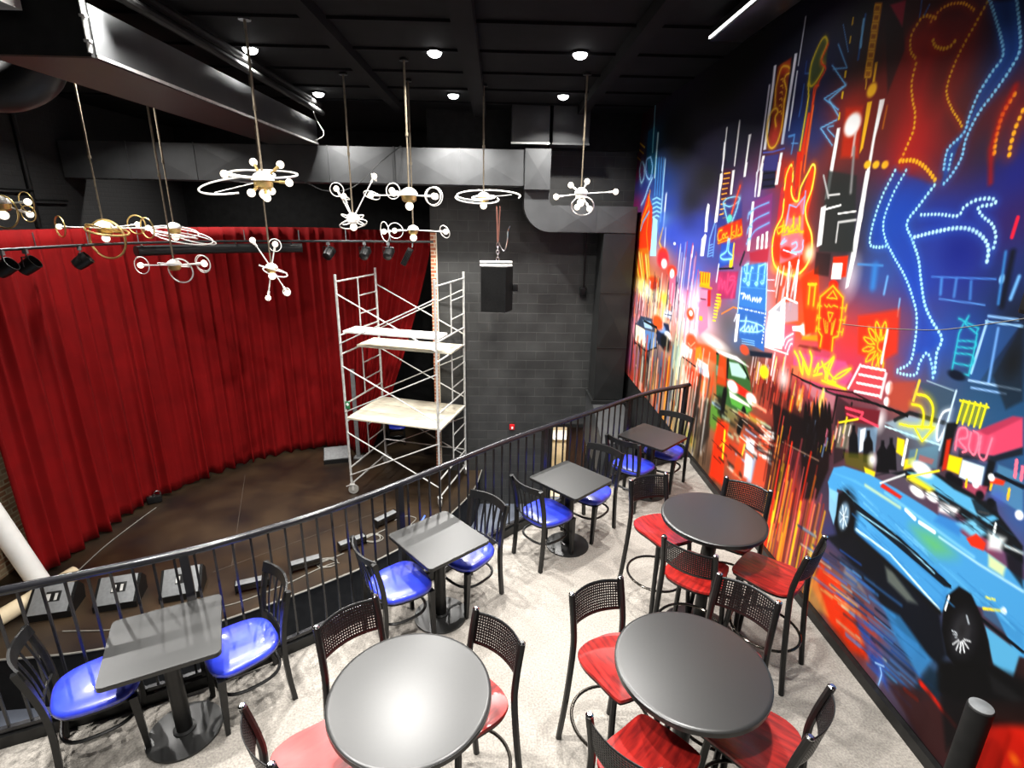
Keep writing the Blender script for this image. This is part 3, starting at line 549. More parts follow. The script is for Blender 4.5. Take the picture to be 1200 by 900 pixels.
["C","d8c020",0.015,0.008,1,[5.155,4.314,5.167,4.468,5.082,4.603,5.02,4.631,4.972,4.591,4.975,4.548,5.02,4.47,4.958,4.392,5.039,4.309,5.115,4.287,5.161,4.335]],
["C","e04818",0.035,0.03,0.45,[4.951,4.559,5.013,4.45,4.925,4.375,5.018,4.267,5.033,4.062,4.991,3.585]],
["C","e04818",0.014,0.007,1,[4.951,4.559,5.013,4.45,4.925,4.375,5.018,4.267,5.033,4.062,4.991,3.585]],
["C","e8d020",0.037,0.031,0.45,[5.165,4.318,5.122,4.19,5.119,3.974,5.125,3.781]],
["C","e8d020",0.014,0.007,1,[5.165,4.318,5.122,4.19,5.119,3.974,5.125,3.781]],
["C","e04818",0.035,0.03,0.45,[4.992,4.269,5.052,4.256,5.029,4.067,5.028,3.743]],
["C","e04818",0.014,0.007,1,[4.992,4.269,5.052,4.256,5.029,4.067,5.028,3.743]],
["P","d83a10",0.007,1,[5.085,4.077,5.051,4.071,5.038,3.604,5.111,3.609]],
["S","f07830",0.014,0.008,1,[5.019,4.119,4.995,3.601]],
["P","e03810",0.015,1,[5.348,3.642,5.236,3.677,5.107,3.377,4.966,3.387,4.885,3.633,4.8,3.573,4.802,3.382,4.821,3.2,4.691,3.047,4.648,2.88,4.702,2.759,4.909,2.693,5.173,2.729,5.318,2.863,5.338,3.023,5.227,3.183,5.266,3.397]],
["P","d02c10",0.008,1,[5.164,3.771,5.076,3.761,5.033,3.504,5.097,3.392]],
["P","e08098",0.016,0.8,[5.148,3.319,4.91,3.385,4.79,2.899,5.156,2.779,5.217,3.059]],
["P","e04030",0.015,1,[5.173,3.304,4.97,3.316,4.909,3.214,5.108,3.199]],
["B","e03020",0.106,0.048,1,[5.068,2.895]],
["C","f08010",0.055,0.046,0.45,[5.287,3.458,5.295,3.579,5.234,3.67,5.171,3.57,5.157,3.438,5.087,3.362,5.011,3.353,5.004,3.46,4.921,3.581,4.874,3.639,4.822,3.601,4.82,3.438,4.868,3.3,4.817,3.186,4.695,3.061,4.657,2.907,4.712,2.788,4.854,2.706,5.068,2.708,5.253,2.77,5.346,2.926,5.342,3.087,5.253,3.214,5.262,3.367]],
["C","f0d020",0.021,0.01,1,[5.287,3.458,5.295,3.579,5.234,3.67,5.171,3.57,5.157,3.438,5.087,3.362,5.011,3.353,5.004,3.46,4.921,3.581,4.874,3.639,4.822,3.601,4.82,3.438,4.868,3.3,4.817,3.186,4.695,3.061,4.657,2.907,4.712,2.788,4.854,2.706,5.068,2.708,5.253,2.77,5.346,2.926,5.342,3.087,5.253,3.214,5.262,3.367]],
["C","ffff90",0.008,0.006,1,[5.287,3.458,5.295,3.579,5.234,3.67,5.171,3.57,5.157,3.438,5.087,3.362,5.011,3.353,5.004,3.46,4.921,3.581,4.874,3.639,4.822,3.601,4.82,3.438,4.868,3.3,4.817,3.186,4.695,3.061,4.657,2.907,4.712,2.788,4.854,2.706,5.068,2.708,5.253,2.77,5.346,2.926,5.342,3.087,5.253,3.214,5.262,3.367]],
["S","f04810",0.019,0.009,1,[5.211,3.689,5.187,3.527,5.087,3.406]],
["S","f07020",0.017,0.01,1,[5.062,3.676,5.038,3.519,5.023,3.432]],
["S","90b8f0",0.015,0.008,1,[4.91,3.428,4.89,3.243]],
["S","90b8f0",0.011,0.006,1,[5.148,3.319,5.021,3.295,4.91,3.385]],
["S","90b8f0",0.017,0.009,1,[5.145,3.311,5.149,3.138]],
["C","ffc820",0.035,0.03,0.45,[5.196,3.137,5.298,3.104,5.266,3.058,5.199,3.098]],
["C","ffc820",0.014,0.007,1,[5.196,3.137,5.298,3.104,5.266,3.058,5.199,3.098]],
["C","ffc820",0.046,0.039,0.45,[5.208,3.175,5.207,3.075,5.164,3.138,5.16,3.076,5.113,3.123,5.083,3.078]],
["C","ffc820",0.018,0.009,1,[5.208,3.175,5.207,3.075,5.164,3.138,5.16,3.076,5.113,3.123,5.083,3.078]],
["C","ffc820",0.041,0.035,0.45,[5.043,3.14,5.07,3.086,5.01,3.103,5.038,3.214,5.013,3.095,4.96,3.112]],
["C","ffc820",0.016,0.008,1,[5.043,3.14,5.07,3.086,5.01,3.103,5.038,3.214,5.013,3.095,4.96,3.112]],
["C","ffc820",0.039,0.033,0.45,[4.955,3.141,4.929,3.105,4.91,3.135,4.937,3.214,4.904,3.098,4.843,3.085]],
["C","ffc820",0.015,0.008,1,[4.955,3.141,4.929,3.105,4.91,3.135,4.937,3.214,4.904,3.098,4.843,3.085]],
["S","ffb020",0.013,0.006,1,[5.181,3.045,5.035,3.072,4.84,3.093]],
["C","a0c8f0",0.037,0.031,0.45,[5.139,3.015,5.187,2.966,5.103,3.001,5.171,2.967]],
["C","a0c8f0",0.014,0.007,1,[5.139,3.015,5.187,2.966,5.103,3.001,5.171,2.967]],
["S","d0e0f8",0.012,0.005,1,[5.122,2.915,4.887,2.892]],
["C","a0c8f0",0.036,0.031,0.45,[4.988,2.976,4.921,2.994,4.906,2.951,4.981,2.908,4.813,2.926,4.814,3.014]],
["C","a0c8f0",0.014,0.007,1,[4.988,2.976,4.921,2.994,4.906,2.951,4.981,2.908,4.813,2.926,4.814,3.014]],
["B","fff4d0",0.091,0.081,0.9,[4.686,2.913]],
["B","ffe880",0.174,0.047,0.6,[4.917,2.715]],
["B","ffc040",0.113,0.058,0.5,[5.21,2.742]],
["R",["ffffff","f0d8e8","403038","c8a8b8","ffffff","a05060"],30,31,0.014,[0.094,0.268],0,0.85,[5.189,2.679,4.788,2.766,4.729,2.502,5.007,2.428]],
["P","f4ecf4",0.016,1,[5.204,2.312,4.962,2.483,4.826,2.073,5.179,1.972]],
["P","b0a0b0",0.012,0.8,[4.952,2.452,4.724,2.487,4.671,2.328,4.891,2.27]],
["P","ffffff",0.01,1,[5.216,2.138,4.891,2.222,4.857,2.024,5.169,1.975]],
["S","ffffff",0.017,0.008,1,[5.204,2.312,4.95,2.492,4.735,2.478]],
["S","ffffff",0.03,0.012,1,[4.962,2.483,4.84,2.07]],
["P","909098",0.008,0.8,[5.095,2.348,5.007,2.428,4.997,2.348]],
["S","ffffff",0.013,0.007,1,[5.179,1.972,4.741,2.004]],
["S","ffffff",0.03,0.012,1,[4.978,2.809,4.922,2.504]],
["S","ffffff",0.028,0.011,1,[4.834,2.836,4.789,2.508]],
["P","b85078",0.016,0.6,[4.886,2.255,4.688,2.294,4.665,2.047,4.835,2.005]],
["C","f8e8f4",0.028,0.024,0.45,[4.855,2.066,4.817,2.14,4.716,2.202]],
["C","f8e8f4",0.011,0.005,1,[4.855,2.066,4.817,2.14,4.716,2.202]],
["C","f8e8f4",0.03,0.025,0.45,[4.803,2.043,4.772,2.118,4.71,2.156]],
["C","f8e8f4",0.011,0.006,1,[4.803,2.043,4.772,2.118,4.71,2.156]],
["C","f8e8f4",0.032,0.027,0.45,[4.752,2.019,4.729,2.096,4.703,2.11]],
["C","f8e8f4",0.012,0.006,1,[4.752,2.019,4.729,2.096,4.703,2.11]],
["P","f0f0f8",0.008,1,[4.751,2.262,4.516,2.32,4.483,2.259,4.73,2.226]],
["B","ffffff",0.076,0.052,1,[4.529,2.277]],
["P","e83c08",0.022,1,[4.737,2.696,4.513,2.82,4.342,2.304,4.524,2.22]],
["S","ffc020",0.05,0.042,0.45,[4.561,2.498,4.587,2.655,4.507,2.665,4.482,2.496]],
["S","ffc020",0.019,0.01,1,[4.561,2.498,4.587,2.655,4.507,2.665,4.482,2.496]],
["S","ffc020",0.021,0.006,1,[4.615,2.659,4.495,2.673]],
["P","f0a010",0.015,0.8,[4.562,2.212,4.31,2.282,4.315,2.223,4.566,2.181]],
["P","602010",0.015,0.7,[4.577,2.132,4.251,2.179,4.265,2.147,4.599,2.111]],
["S","6ab0e8",0.018,0.015,0.45,[4.798,4.519,4.62,4.313,4.807,4.348]],
["S","6ab0e8",0.007,0.003,1,[4.798,4.519,4.62,4.313,4.807,4.348]],
["S","6ab0e8",0.02,0.017,0.45,[4.834,4.381,4.594,4.189,4.87,4.146,4.634,4.023]],
["S","6ab0e8",0.008,0.004,1,[4.834,4.381,4.594,4.189,4.87,4.146,4.634,4.023]],
["S","7ac0f0",0.024,0.02,0.45,[4.594,4.189,4.793,4.123,4.619,3.977]],
["S","7ac0f0",0.009,0.005,1,[4.594,4.189,4.793,4.123,4.619,3.977]],
["S","7ac0f0",0.022,0.018,0.45,[4.627,3.951,4.845,3.92,4.63,3.763]],
["S","7ac0f0",0.008,0.004,1,[4.627,3.951,4.845,3.92,4.63,3.763]],
["C","7ac0f0",0.018,0.015,0.45,[4.663,3.912,4.746,3.906,4.618,3.825]],
["C","7ac0f0",0.007,0.003,1,[4.663,3.912,4.746,3.906,4.618,3.825]],
["S","5a98d0",0.008,0.005,1,[4.777,4.648,4.642,4.427]],
["S","e8c020",0.018,0.007,1,[4.656,4.653,4.653,4.616]],
["S","e8c020",0.018,0.007,1,[4.645,4.527,4.642,4.49]],
["S","e8c020",0.018,0.007,1,[4.627,4.289,4.624,4.251]],
["S","e8c020",0.018,0.007,1,[4.616,4.142,4.613,4.103]],
["S","e8c020",0.019,0.007,1,[4.608,3.992,4.605,3.953]],
["S","2a60a0",0.022,0.011,1,[4.506,4.631,4.495,4.341]],
["S","78b8e8",0.026,0.012,1,[4.516,4.602,4.493,4.421]],
["P","b06a10",0.007,0.85,[4.413,4.678,4.327,4.65,4.29,4.181,4.378,4.201]],
["S","e8b020",0.018,0.015,0.45,[4.408,4.661,4.344,4.641,4.341,4.599,4.405,4.619,4.408,4.661]],
["S","e8b020",0.007,0.003,1,[4.408,4.661,4.344,4.641,4.341,4.599,4.405,4.619,4.408,4.661]],
["S","e8b020",0.018,0.015,0.45,[4.403,4.602,4.339,4.582,4.336,4.541,4.4,4.56,4.403,4.602]],
["S","e8b020",0.007,0.003,1,[4.403,4.602,4.339,4.582,4.336,4.541,4.4,4.56,4.403,4.602]],
["S","e8b020",0.018,0.015,0.45,[4.398,4.542,4.334,4.523,4.33,4.481,4.395,4.5,4.398,4.542]],
["S","e8b020",0.007,0.003,1,[4.398,4.542,4.334,4.523,4.33,4.481,4.395,4.5,4.398,4.542]],
["S","e8b020",0.018,0.015,0.45,[4.393,4.482,4.329,4.464,4.325,4.422,4.39,4.439,4.393,4.482]],
["S","e8b020",0.007,0.004,1,[4.393,4.482,4.329,4.464,4.325,4.422,4.39,4.439,4.393,4.482]],
["S","e8b020",0.018,0.016,0.45,[4.388,4.422,4.324,4.405,4.32,4.362,4.384,4.379,4.388,4.422]],
["S","e8b020",0.007,0.004,1,[4.388,4.422,4.324,4.405,4.32,4.362,4.384,4.379,4.388,4.422]],
["S","e8b020",0.018,0.016,0.45,[4.383,4.361,4.318,4.345,4.315,4.302,4.379,4.318,4.383,4.361]],
["S","e8b020",0.007,0.004,1,[4.383,4.361,4.318,4.345,4.315,4.302,4.379,4.318,4.383,4.361]],
["S","e8b020",0.019,0.016,0.45,[4.378,4.3,4.313,4.284,4.31,4.241,4.374,4.256,4.378,4.3]],
["S","e8b020",0.007,0.004,1,[4.378,4.3,4.313,4.284,4.31,4.241,4.374,4.256,4.378,4.3]],
["S","e8b020",0.019,0.016,0.45,[4.372,4.238,4.308,4.223,4.304,4.18,4.369,4.194,4.372,4.238]],
["S","e8b020",0.007,0.004,1,[4.372,4.238,4.308,4.223,4.304,4.18,4.369,4.194,4.372,4.238]],
["S","d8a020",0.012,0.006,1,[4.343,4.177,4.335,4.111]],
["P","e8b018",0.006,1,[4.278,4.265,4.252,4.266,4.242,4.139,4.267,4.137]],
["B","f0b820",0.049,0.043,1,[4.256,4.087]],
["P","f0b820",0.007,1,[4.28,4.012,4.226,4.01,4.228,3.7,4.257,3.661]],
["P","c83010",0.026,0.8,[4.537,4.015,4.325,3.995,4.263,3.636,4.482,3.657]],
["B","ffffff",0.087,0.071,1,[4.412,3.884]],
["B","ffffff",0.076,0.065,1,[4.41,3.879]],
["P","e0d0d0",0.008,0.8,[4.367,3.818,4.339,3.831,4.329,3.66,4.354,3.645]],
["P","ffffff",0.005,1,[4.605,3.886,4.563,3.883,4.55,3.367,4.596,3.349]],
["P","ffffff",0.006,1,[4.145,4.003,4.089,4.0,4.109,3.751,4.091,3.386,4.071,3.18,4.119,3.179]],
["S","c07010",0.015,0.009,1,[4.051,3.947,4.05,3.807]],
["P","ffffff",0.006,1,[4.141,3.537,4.096,3.534,4.059,2.928,4.075,2.706,4.105,2.684]],
["B","f8f0f0",0.11,0.169,0.55,[4.07,2.781]],
["B","f8c028",0.035,0.025,1,[4.138,3.578]],
["B","f8c028",0.033,0.024,1,[4.042,3.569]],
["B","f8c028",0.032,0.024,1,[3.945,3.561]],
["P","282e2c",0.013,0.8,[4.618,3.573,4.236,3.51,4.1,2.962,4.548,2.933]],
["P","ffffff",0.008,1,[4.629,3.287,4.564,3.305,4.525,2.994,4.589,2.971]],
["S","ffffff",0.015,0.007,1,[4.604,3.267,4.365,3.302]],
["S","f0f0f0",0.013,0.007,1,[4.555,3.381,4.408,3.385]],
["S","e8e8e8",0.013,0.006,1,[4.375,3.238,4.167,3.255]],
["S","e0e0e0",0.016,0.009,1,[4.337,3.023,4.354,3.173,4.146,3.193]],
["S","909090",0.026,0.016,1,[4.332,3.711,4.271,3.393]],
["S","b0b0b0",0.02,0.01,1,[4.677,3.539,4.549,3.362]],
["P","e03008",0.013,1,[4.332,2.909,4.149,2.931,4.128,2.775,4.308,2.736]],
["P","f8ffff",0.007,1,[4.323,2.861,4.197,2.872,4.183,2.75,4.308,2.736]],
["P","181414",0.014,0.6,[4.583,2.931,4.374,2.935,4.347,2.752,4.56,2.749]],
["P","e02c08",0.017,0.9,[4.413,2.592,4.261,2.709,4.11,2.622,4.062,2.443,4.103,2.299,4.111,2.185,4.297,2.168,4.384,2.353]],
["B","f02008",0.055,0.034,1,[4.261,2.695]],
["S","ffc020",0.035,0.029,0.45,[4.279,2.187,4.283,2.273,4.342,2.304,4.408,2.579,4.265,2.688,4.108,2.615,4.081,2.467,4.076,2.319,4.135,2.292,4.117,2.191]],
["S","ffc020",0.013,0.007,1,[4.279,2.187,4.283,2.273,4.342,2.304,4.408,2.579,4.265,2.688,4.108,2.615,4.081,2.467,4.076,2.319,4.135,2.292,4.117,2.191]],
["S","ffc020",0.023,0.02,0.45,[4.313,2.585,4.252,2.649,4.179,2.598,4.313,2.585]],
["S","ffc020",0.009,0.004,1,[4.313,2.585,4.252,2.649,4.179,2.598,4.313,2.585]],
["C","ffb020",0.023,0.019,0.45,[4.33,2.527,4.289,2.513,4.273,2.536,4.24,2.521,4.205,2.54,4.154,2.535]],
["C","ffb020",0.009,0.004,1,[4.33,2.527,4.289,2.513,4.273,2.536,4.24,2.521,4.205,2.54,4.154,2.535]],
["S","ffb820",0.035,0.029,0.45,[4.415,2.524,4.417,2.483]],
["S","ffb820",0.013,0.007,1,[4.415,2.524,4.417,2.483]],
["S","ffb820",0.02,0.017,0.45,[4.419,2.506,4.361,2.509]],
["S","ffb820",0.008,0.004,1,[4.419,2.506,4.361,2.509]],
["S","ffb820",0.035,0.029,0.45,[4.395,2.426,4.397,2.386]],
["S","ffb820",0.013,0.007,1,[4.395,2.426,4.397,2.386]],
["S","ffb820",0.02,0.017,0.45,[4.399,2.408,4.341,2.413]],
["S","ffb820",0.008,0.004,1,[4.399,2.408,4.341,2.413]],
["S","ffb820",0.034,0.029,0.45,[4.378,2.336,4.379,2.295]],
["S","ffb820",0.013,0.007,1,[4.378,2.336,4.379,2.295]],
["S","ffb820",0.02,0.017,0.45,[4.382,2.317,4.324,2.324]],
["S","ffb820",0.008,0.004,1,[4.382,2.317,4.324,2.324]],
["S","ffb820",0.019,0.016,0.45,[4.114,2.535,4.053,2.545]],
["S","ffb820",0.007,0.004,1,[4.114,2.535,4.053,2.545]],
["S","ffb820",0.029,0.025,0.45,[4.05,2.569,4.051,2.521]],
["S","ffb820",0.011,0.006,1,[4.05,2.569,4.051,2.521]],
["S","ffb820",0.019,0.016,0.45,[4.099,2.443,4.038,2.455]],
["S","ffb820",0.007,0.004,1,[4.099,2.443,4.038,2.455]],
["S","ffb820",0.029,0.025,0.45,[4.035,2.479,4.036,2.431]],
["S","ffb820",0.011,0.006,1,[4.035,2.479,4.036,2.431]],
["S","ffb820",0.019,0.016,0.45,[4.097,2.348,4.035,2.361]],
["S","ffb820",0.007,0.004,1,[4.097,2.348,4.035,2.361]],
["S","ffb820",0.029,0.025,0.45,[4.032,2.386,4.034,2.337]],
["S","ffb820",0.011,0.006,1,[4.032,2.386,4.034,2.337]],
["S","ffb020",0.025,0.021,0.45,[4.265,2.475,4.197,2.48,4.219,2.407,4.265,2.475]],
["S","ffb020",0.01,0.005,1,[4.265,2.475,4.197,2.48,4.219,2.407,4.265,2.475]],
["S","ffb020",0.011,0.007,1,[4.304,2.412,4.246,2.31]],
["S","ffb020",0.011,0.007,1,[4.15,2.44,4.154,2.315]],
["S","ffb020",0.011,0.007,1,[4.272,2.403,4.233,2.313]],
["S","ffb020",0.011,0.007,1,[4.166,2.421,4.163,2.314]],
["S","ffb020",0.011,0.007,1,[4.241,2.395,4.219,2.315]],
["S","ffb020",0.011,0.007,1,[4.182,2.401,4.171,2.312]],
["B","b01c14",0.293,0.323,0.55,[3.752,4.077]],
["B","c42018",0.204,0.221,0.6,[3.736,3.704]],
["B","a82410",0.141,0.195,0.55,[3.453,4.185]],
["B","c02810",0.128,0.098,0.4,[3.871,4.313]],
["B","401810",0.1,0.187,0.4,[3.61,4.005]],
["P","2a1a1c",0.017,0.7,[4.255,4.509,4.101,4.549,3.989,4.275,4.073,4.028]],
["P","b02040",0.011,0.8,[4.238,4.607,4.079,4.583,4.06,4.423]],
["D","f0a820",0.008,0.026,[3.469,4.335,3.555,4.393,3.672,4.425,3.752,4.412,3.798,4.373]],
["D","f0b020",0.01,0.03,[3.762,4.382,3.867,4.427,3.919,4.395,3.953,4.336,3.923,4.243,3.847,4.175]],
["D","f0b020",0.01,0.032,[3.851,4.155,3.851,4.042,3.806,3.933,3.759,3.853,3.74,3.749,3.767,3.664,3.794,3.576]],
["D","e8b020",0.008,0.026,[3.383,4.343,3.438,4.242,3.502,4.123,3.534,4.002,3.526,3.922,3.46,3.83,3.381,3.752,3.34,3.707]],
["D","f0b828",0.01,0.027,[3.741,4.257,3.707,4.215,3.63,4.184,3.576,4.187,3.543,4.222]],
["D","f8b820",0.013,0.032,[3.804,3.569,3.69,3.564,3.594,3.529,3.517,3.48,3.45,3.426]],
["P","1c4a98",0.014,0.7,[3.357,4.335,3.182,4.289,3.08,4.017,3.235,3.816,3.322,3.678,3.37,3.442,3.394,3.401,3.416,3.583,3.313,3.703,3.265,3.907,3.192,4.033]],
["D","8ad0f8",0.009,0.026,[3.37,4.351,3.294,4.235,3.225,4.123,3.187,4.032,3.236,3.961,3.29,3.863,3.313,3.754,3.322,3.678,3.406,3.609,3.416,3.555,3.406,3.486]],
["D","8ad0f8",0.009,0.026,[3.19,4.292,3.135,4.165,3.091,4.042,3.117,3.958,3.186,3.855,3.252,3.769,3.295,3.649,3.295,3.544,3.337,3.453,3.392,3.394]],
["D","90d8f8",0.008,0.026,[3.373,3.565,3.369,3.469]],
["S","3a70b8",0.009,0.007,1,[3.921,4.532,3.91,4.434]],
["S","3a70b8",0.011,0.008,1,[3.843,4.48,3.869,4.435]],
["P","1848b8",0.022,0.55,[3.832,3.514,3.451,3.401,3.614,3.197,3.484,3.001,3.311,2.725,3.101,2.504,3.168,2.411,3.282,2.382,3.341,2.627,3.514,2.825,3.771,3.032,3.897,3.026,3.941,3.161]],
["D","b0ecff",0.01,0.031,[3.832,3.514,3.903,3.359,3.939,3.194,3.932,3.033,3.839,3.009,3.744,3.025]],
["D","b0ecff",0.009,0.029,[3.726,3.506,3.804,3.356,3.837,3.195,3.792,3.081,3.678,2.972,3.519,2.84,3.416,2.726,3.34,2.611,3.303,2.458,3.302,2.311,3.398,2.225,3.238,2.247,3.223,2.332,3.186,2.406,3.126,2.343,3.088,2.259]],
["D","b0ecff",0.01,0.029,[3.451,3.401,3.536,3.287,3.611,3.174,3.53,3.075,3.438,2.958,3.379,2.84,3.301,2.696,3.211,2.603,3.106,2.518,3.113,2.424,3.089,2.291]],
["D","c0f0ff",0.009,0.028,[3.501,3.228,3.357,3.23,3.217,3.222,3.188,3.268,3.117,3.306,3.016,3.31,2.993,3.284,3.088,3.267,3.049,3.221,2.973,3.176,2.93,3.113,2.927,3.036]],
["D","c0f0ff",0.011,0.029,[3.514,3.091,3.362,3.126,3.22,3.151,3.099,3.147,3.004,3.104,2.954,3.047,2.941,2.969]],
["B","101c78",0.131,0.109,0.5,[3.147,3.036]],
["D","f8b020",0.012,0.032,[3.052,3.824,3.09,3.743,3.096,3.648,3.087,3.573,3.073,3.517]],
["D","f8b020",0.012,0.035,[2.975,3.735,2.991,3.657,2.992,3.575,2.984,3.526]],
["S","c01008",0.028,0.022,0.7,[3.058,3.865,3.097,3.72,3.11,3.576,3.055,3.397]],
["S","e02040",0.02,0.01,1,[2.834,3.215,2.836,3.117]],
["S","4a80d0",0.009,0.006,1,[3.296,2.864,2.86,2.898]],
["S","5a90d8",0.008,0.005,1,[3.198,2.742,2.882,2.755]],
["S","4a88d0",0.019,0.013,1,[3.217,2.858,3.198,2.772]],
["S","4a80c8",0.018,0.012,1,[3.111,2.87,3.097,2.772]],
["S","4078c0",0.017,0.011,1,[3.008,2.868,2.985,2.774]],
["B","a0d8ff",0.015,0.023,1,[2.824,2.902]],
["S","70b0e8",0.019,0.01,1,[2.733,2.925,2.744,2.809]],
["S","0a1020",0.029,0.02,1,[2.806,3.043,2.78,2.765]],
["S","3a80c0",0.015,0.01,1,[2.847,3.041,2.805,2.774]],
["S","5090d0",0.014,0.01,1,[4.014,2.878,3.75,2.892]],
["S","3a80c8",0.053,0.036,1,[3.822,2.877,3.803,2.74]],
["S","70b0e8",0.017,0.012,1,[3.678,2.823,3.676,2.705]],
["S","80b8e8",0.012,0.008,1,[3.517,2.695,3.503,2.581]],
["P","2e5c9c",0.009,0.6,[2.855,2.671,2.639,2.699,2.657,2.67,2.786,2.337,2.85,2.332]],
["S","8ab8e8",0.013,0.007,1,[2.841,2.701,2.671,2.712]],
["S","9ac4f0",0.016,0.007,1,[2.84,2.674,2.848,2.377]],
["S","6a9cd8",0.015,0.008,1,[2.764,2.648,2.729,2.355]],
["S","a8ccf0",0.011,0.006,1,[2.85,2.332,2.547,2.372]],
["S","90b8e8",0.01,0.006,1,[2.822,2.297,2.616,2.329]],
["S","8ab8e0",0.011,0.005,1,[2.848,2.672,2.635,2.685]],
["S","30b8c8",0.018,0.015,0.45,[3.023,2.654,2.88,2.625,2.886,2.595,2.974,2.634,2.963,2.679,2.982,2.633,2.996,2.572,2.974,2.34,2.859,2.359,2.867,2.487,2.879,2.597]],
["S","30b8c8",0.007,0.004,1,[3.023,2.654,2.88,2.625,2.886,2.595,2.974,2.634,2.963,2.679,2.982,2.633,2.996,2.572,2.974,2.34,2.859,2.359,2.867,2.487,2.879,2.597]],
["C","30b8c8",0.015,0.013,0.45,[2.983,2.531,2.879,2.548,2.876,2.513,2.98,2.495]],
["C","30b8c8",0.006,0.003,1,[2.983,2.531,2.879,2.548,2.876,2.513,2.98,2.495]],
["C","30b8c8",0.016,0.013,0.45,[2.985,2.457,2.87,2.471,2.861,2.416,2.975,2.4]],
["C","30b8c8",0.006,0.003,1,[2.985,2.457,2.87,2.471,2.861,2.416,2.975,2.4]],
["B","0a1428",0.056,0.025,1,[2.937,2.336]],
["B","101416",0.045,0.089,0.8,[2.63,2.495]],
["P","14181c",0.013,0.6,[2.715,2.4,2.638,2.696,2.517,2.323,2.59,2.25]],
["P","c85080",0.014,1,[4.651,2.051,3.923,2.151,3.814,2.074,3.892,1.927,4.602,1.856]],
["P","d87a40",0.015,0.8,[4.653,1.922,4.342,1.993,3.9,1.952,4.11,1.899,4.629,1.848]],
["C","ffe030",0.05,0.042,0.45,[4.638,2.054,4.565,2.01,4.458,1.898,4.478,2.002,4.371,1.924,4.364,2.062,4.407,2.112]],
["C","ffe030",0.019,0.01,1,[4.638,2.054,4.565,2.01,4.458,1.898,4.478,2.002,4.371,1.924,4.364,2.062,4.407,2.112]],
["C","ffe030",0.046,0.039,0.45,[4.558,2.074,4.431,1.984,4.359,1.927]],
["C","ffe030",0.018,0.009,1,[4.558,2.074,4.431,1.984,4.359,1.927]],
["C","ffe030",0.038,0.032,0.45,[4.292,1.962,4.257,2.047,4.253,1.959,4.295,1.931,4.185,1.979]],
["C","ffe030",0.015,0.007,1,[4.292,1.962,4.257,2.047,4.253,1.959,4.295,1.931,4.185,1.979]],
["C","ffe030",0.039,0.033,0.45,[4.216,2.072,4.145,2.005,4.128,1.952,4.119,2.07,4.073,2.139,4.106,1.958,3.993,1.965]],
["C","ffe030",0.015,0.008,1,[4.216,2.072,4.145,2.005,4.128,1.952,4.119,2.07,4.073,2.139,4.106,1.958,3.993,1.965]],
["C","ffd828",0.035,0.03,0.45,[4.158,2.045,4.001,1.99,3.849,2.118,3.973,2.041,4.034,1.952,3.857,1.952,3.984,1.939,4.167,1.925]],
["C","ffd828",0.013,0.007,1,[4.158,2.045,4.001,1.99,3.849,2.118,3.973,2.041,4.034,1.952,3.857,1.952,3.984,1.939,4.167,1.925]],
["C","ffd828",0.03,0.025,0.45,[4.244,2.006,4.128,2.096,4.077,2.152]],
["C","ffd828",0.011,0.006,1,[4.244,2.006,4.128,2.096,4.077,2.152]],
["S","301010",0.014,0.007,1,[4.629,1.848,4.194,1.857,3.774,1.952,3.579,1.952]],
["P","e83008",0.024,0.7,[3.893,2.511,3.497,2.632,3.426,2.346,3.585,2.234,3.807,2.25]],
["C","ffc020",0.027,0.023,0.45,[3.592,2.399,3.573,2.462,3.601,2.523,3.621,2.461,3.592,2.399]],
["C","ffc020",0.01,0.005,1,[3.592,2.399,3.573,2.462,3.601,2.523,3.621,2.461,3.592,2.399]],
["C","ffc020",0.027,0.023,0.45,[3.621,2.393,3.632,2.459,3.687,2.508,3.677,2.442,3.621,2.393]],
["C","ffc020",0.01,0.005,1,[3.621,2.393,3.632,2.459,3.687,2.508,3.677,2.442,3.621,2.393]],
["C","ffc020",0.025,0.021,0.45,[3.645,2.376,3.684,2.43,3.754,2.454,3.714,2.4,3.645,2.376]],
["C","ffc020",0.01,0.005,1,[3.645,2.376,3.684,2.43,3.754,2.454,3.714,2.4,3.645,2.376]],
["C","ffc020",0.022,0.019,0.45,[3.656,2.352,3.715,2.38,3.783,2.372,3.722,2.344,3.656,2.352]],
["C","ffc020",0.009,0.004,1,[3.656,2.352,3.715,2.38,3.783,2.372,3.722,2.344,3.656,2.352]],
["C","ffc020",0.022,0.019,0.45,[3.651,2.327,3.716,2.321,3.766,2.283,3.699,2.289,3.651,2.327]],
["C","ffc020",0.008,0.004,1,[3.651,2.327,3.716,2.321,3.766,2.283,3.699,2.289,3.651,2.327]],
["C","ffc020",0.025,0.022,0.45,[3.633,2.307,3.688,2.269,3.706,2.21,3.651,2.249,3.633,2.307]],
["C","ffc020",0.01,0.005,1,[3.633,2.307,3.688,2.269,3.706,2.21,3.651,2.249,3.633,2.307]],
["C","ffc020",0.028,0.023,0.45,[3.605,2.297,3.637,2.237,3.621,2.172,3.589,2.233,3.605,2.297]],
["C","ffc020",0.011,0.005,1,[3.605,2.297,3.637,2.237,3.621,2.172,3.589,2.233,3.605,2.297]],
["C","ffc020",0.027,0.023,0.45,[3.575,2.299,3.577,2.231,3.532,2.177,3.531,2.245,3.575,2.299]],
["C","ffc020",0.01,0.005,1,[3.575,2.299,3.577,2.231,3.532,2.177,3.531,2.245,3.575,2.299]],
["C","ffc020",0.024,0.021,0.45,[3.569,2.415,3.622,2.385,3.618,2.333,3.56,2.312]],
["C","ffc020",0.009,0.005,1,[3.569,2.415,3.622,2.385,3.618,2.333,3.56,2.312]],
["S","ffe8e0",0.021,0.008,1,[3.564,2.476,3.55,2.244]],
["P","c84850",0.012,0.8,[3.754,2.174,3.504,2.217,3.468,1.995,3.832,1.968]],
["S","ffffff",0.015,0.006,1,[3.738,2.169,3.499,2.204]],
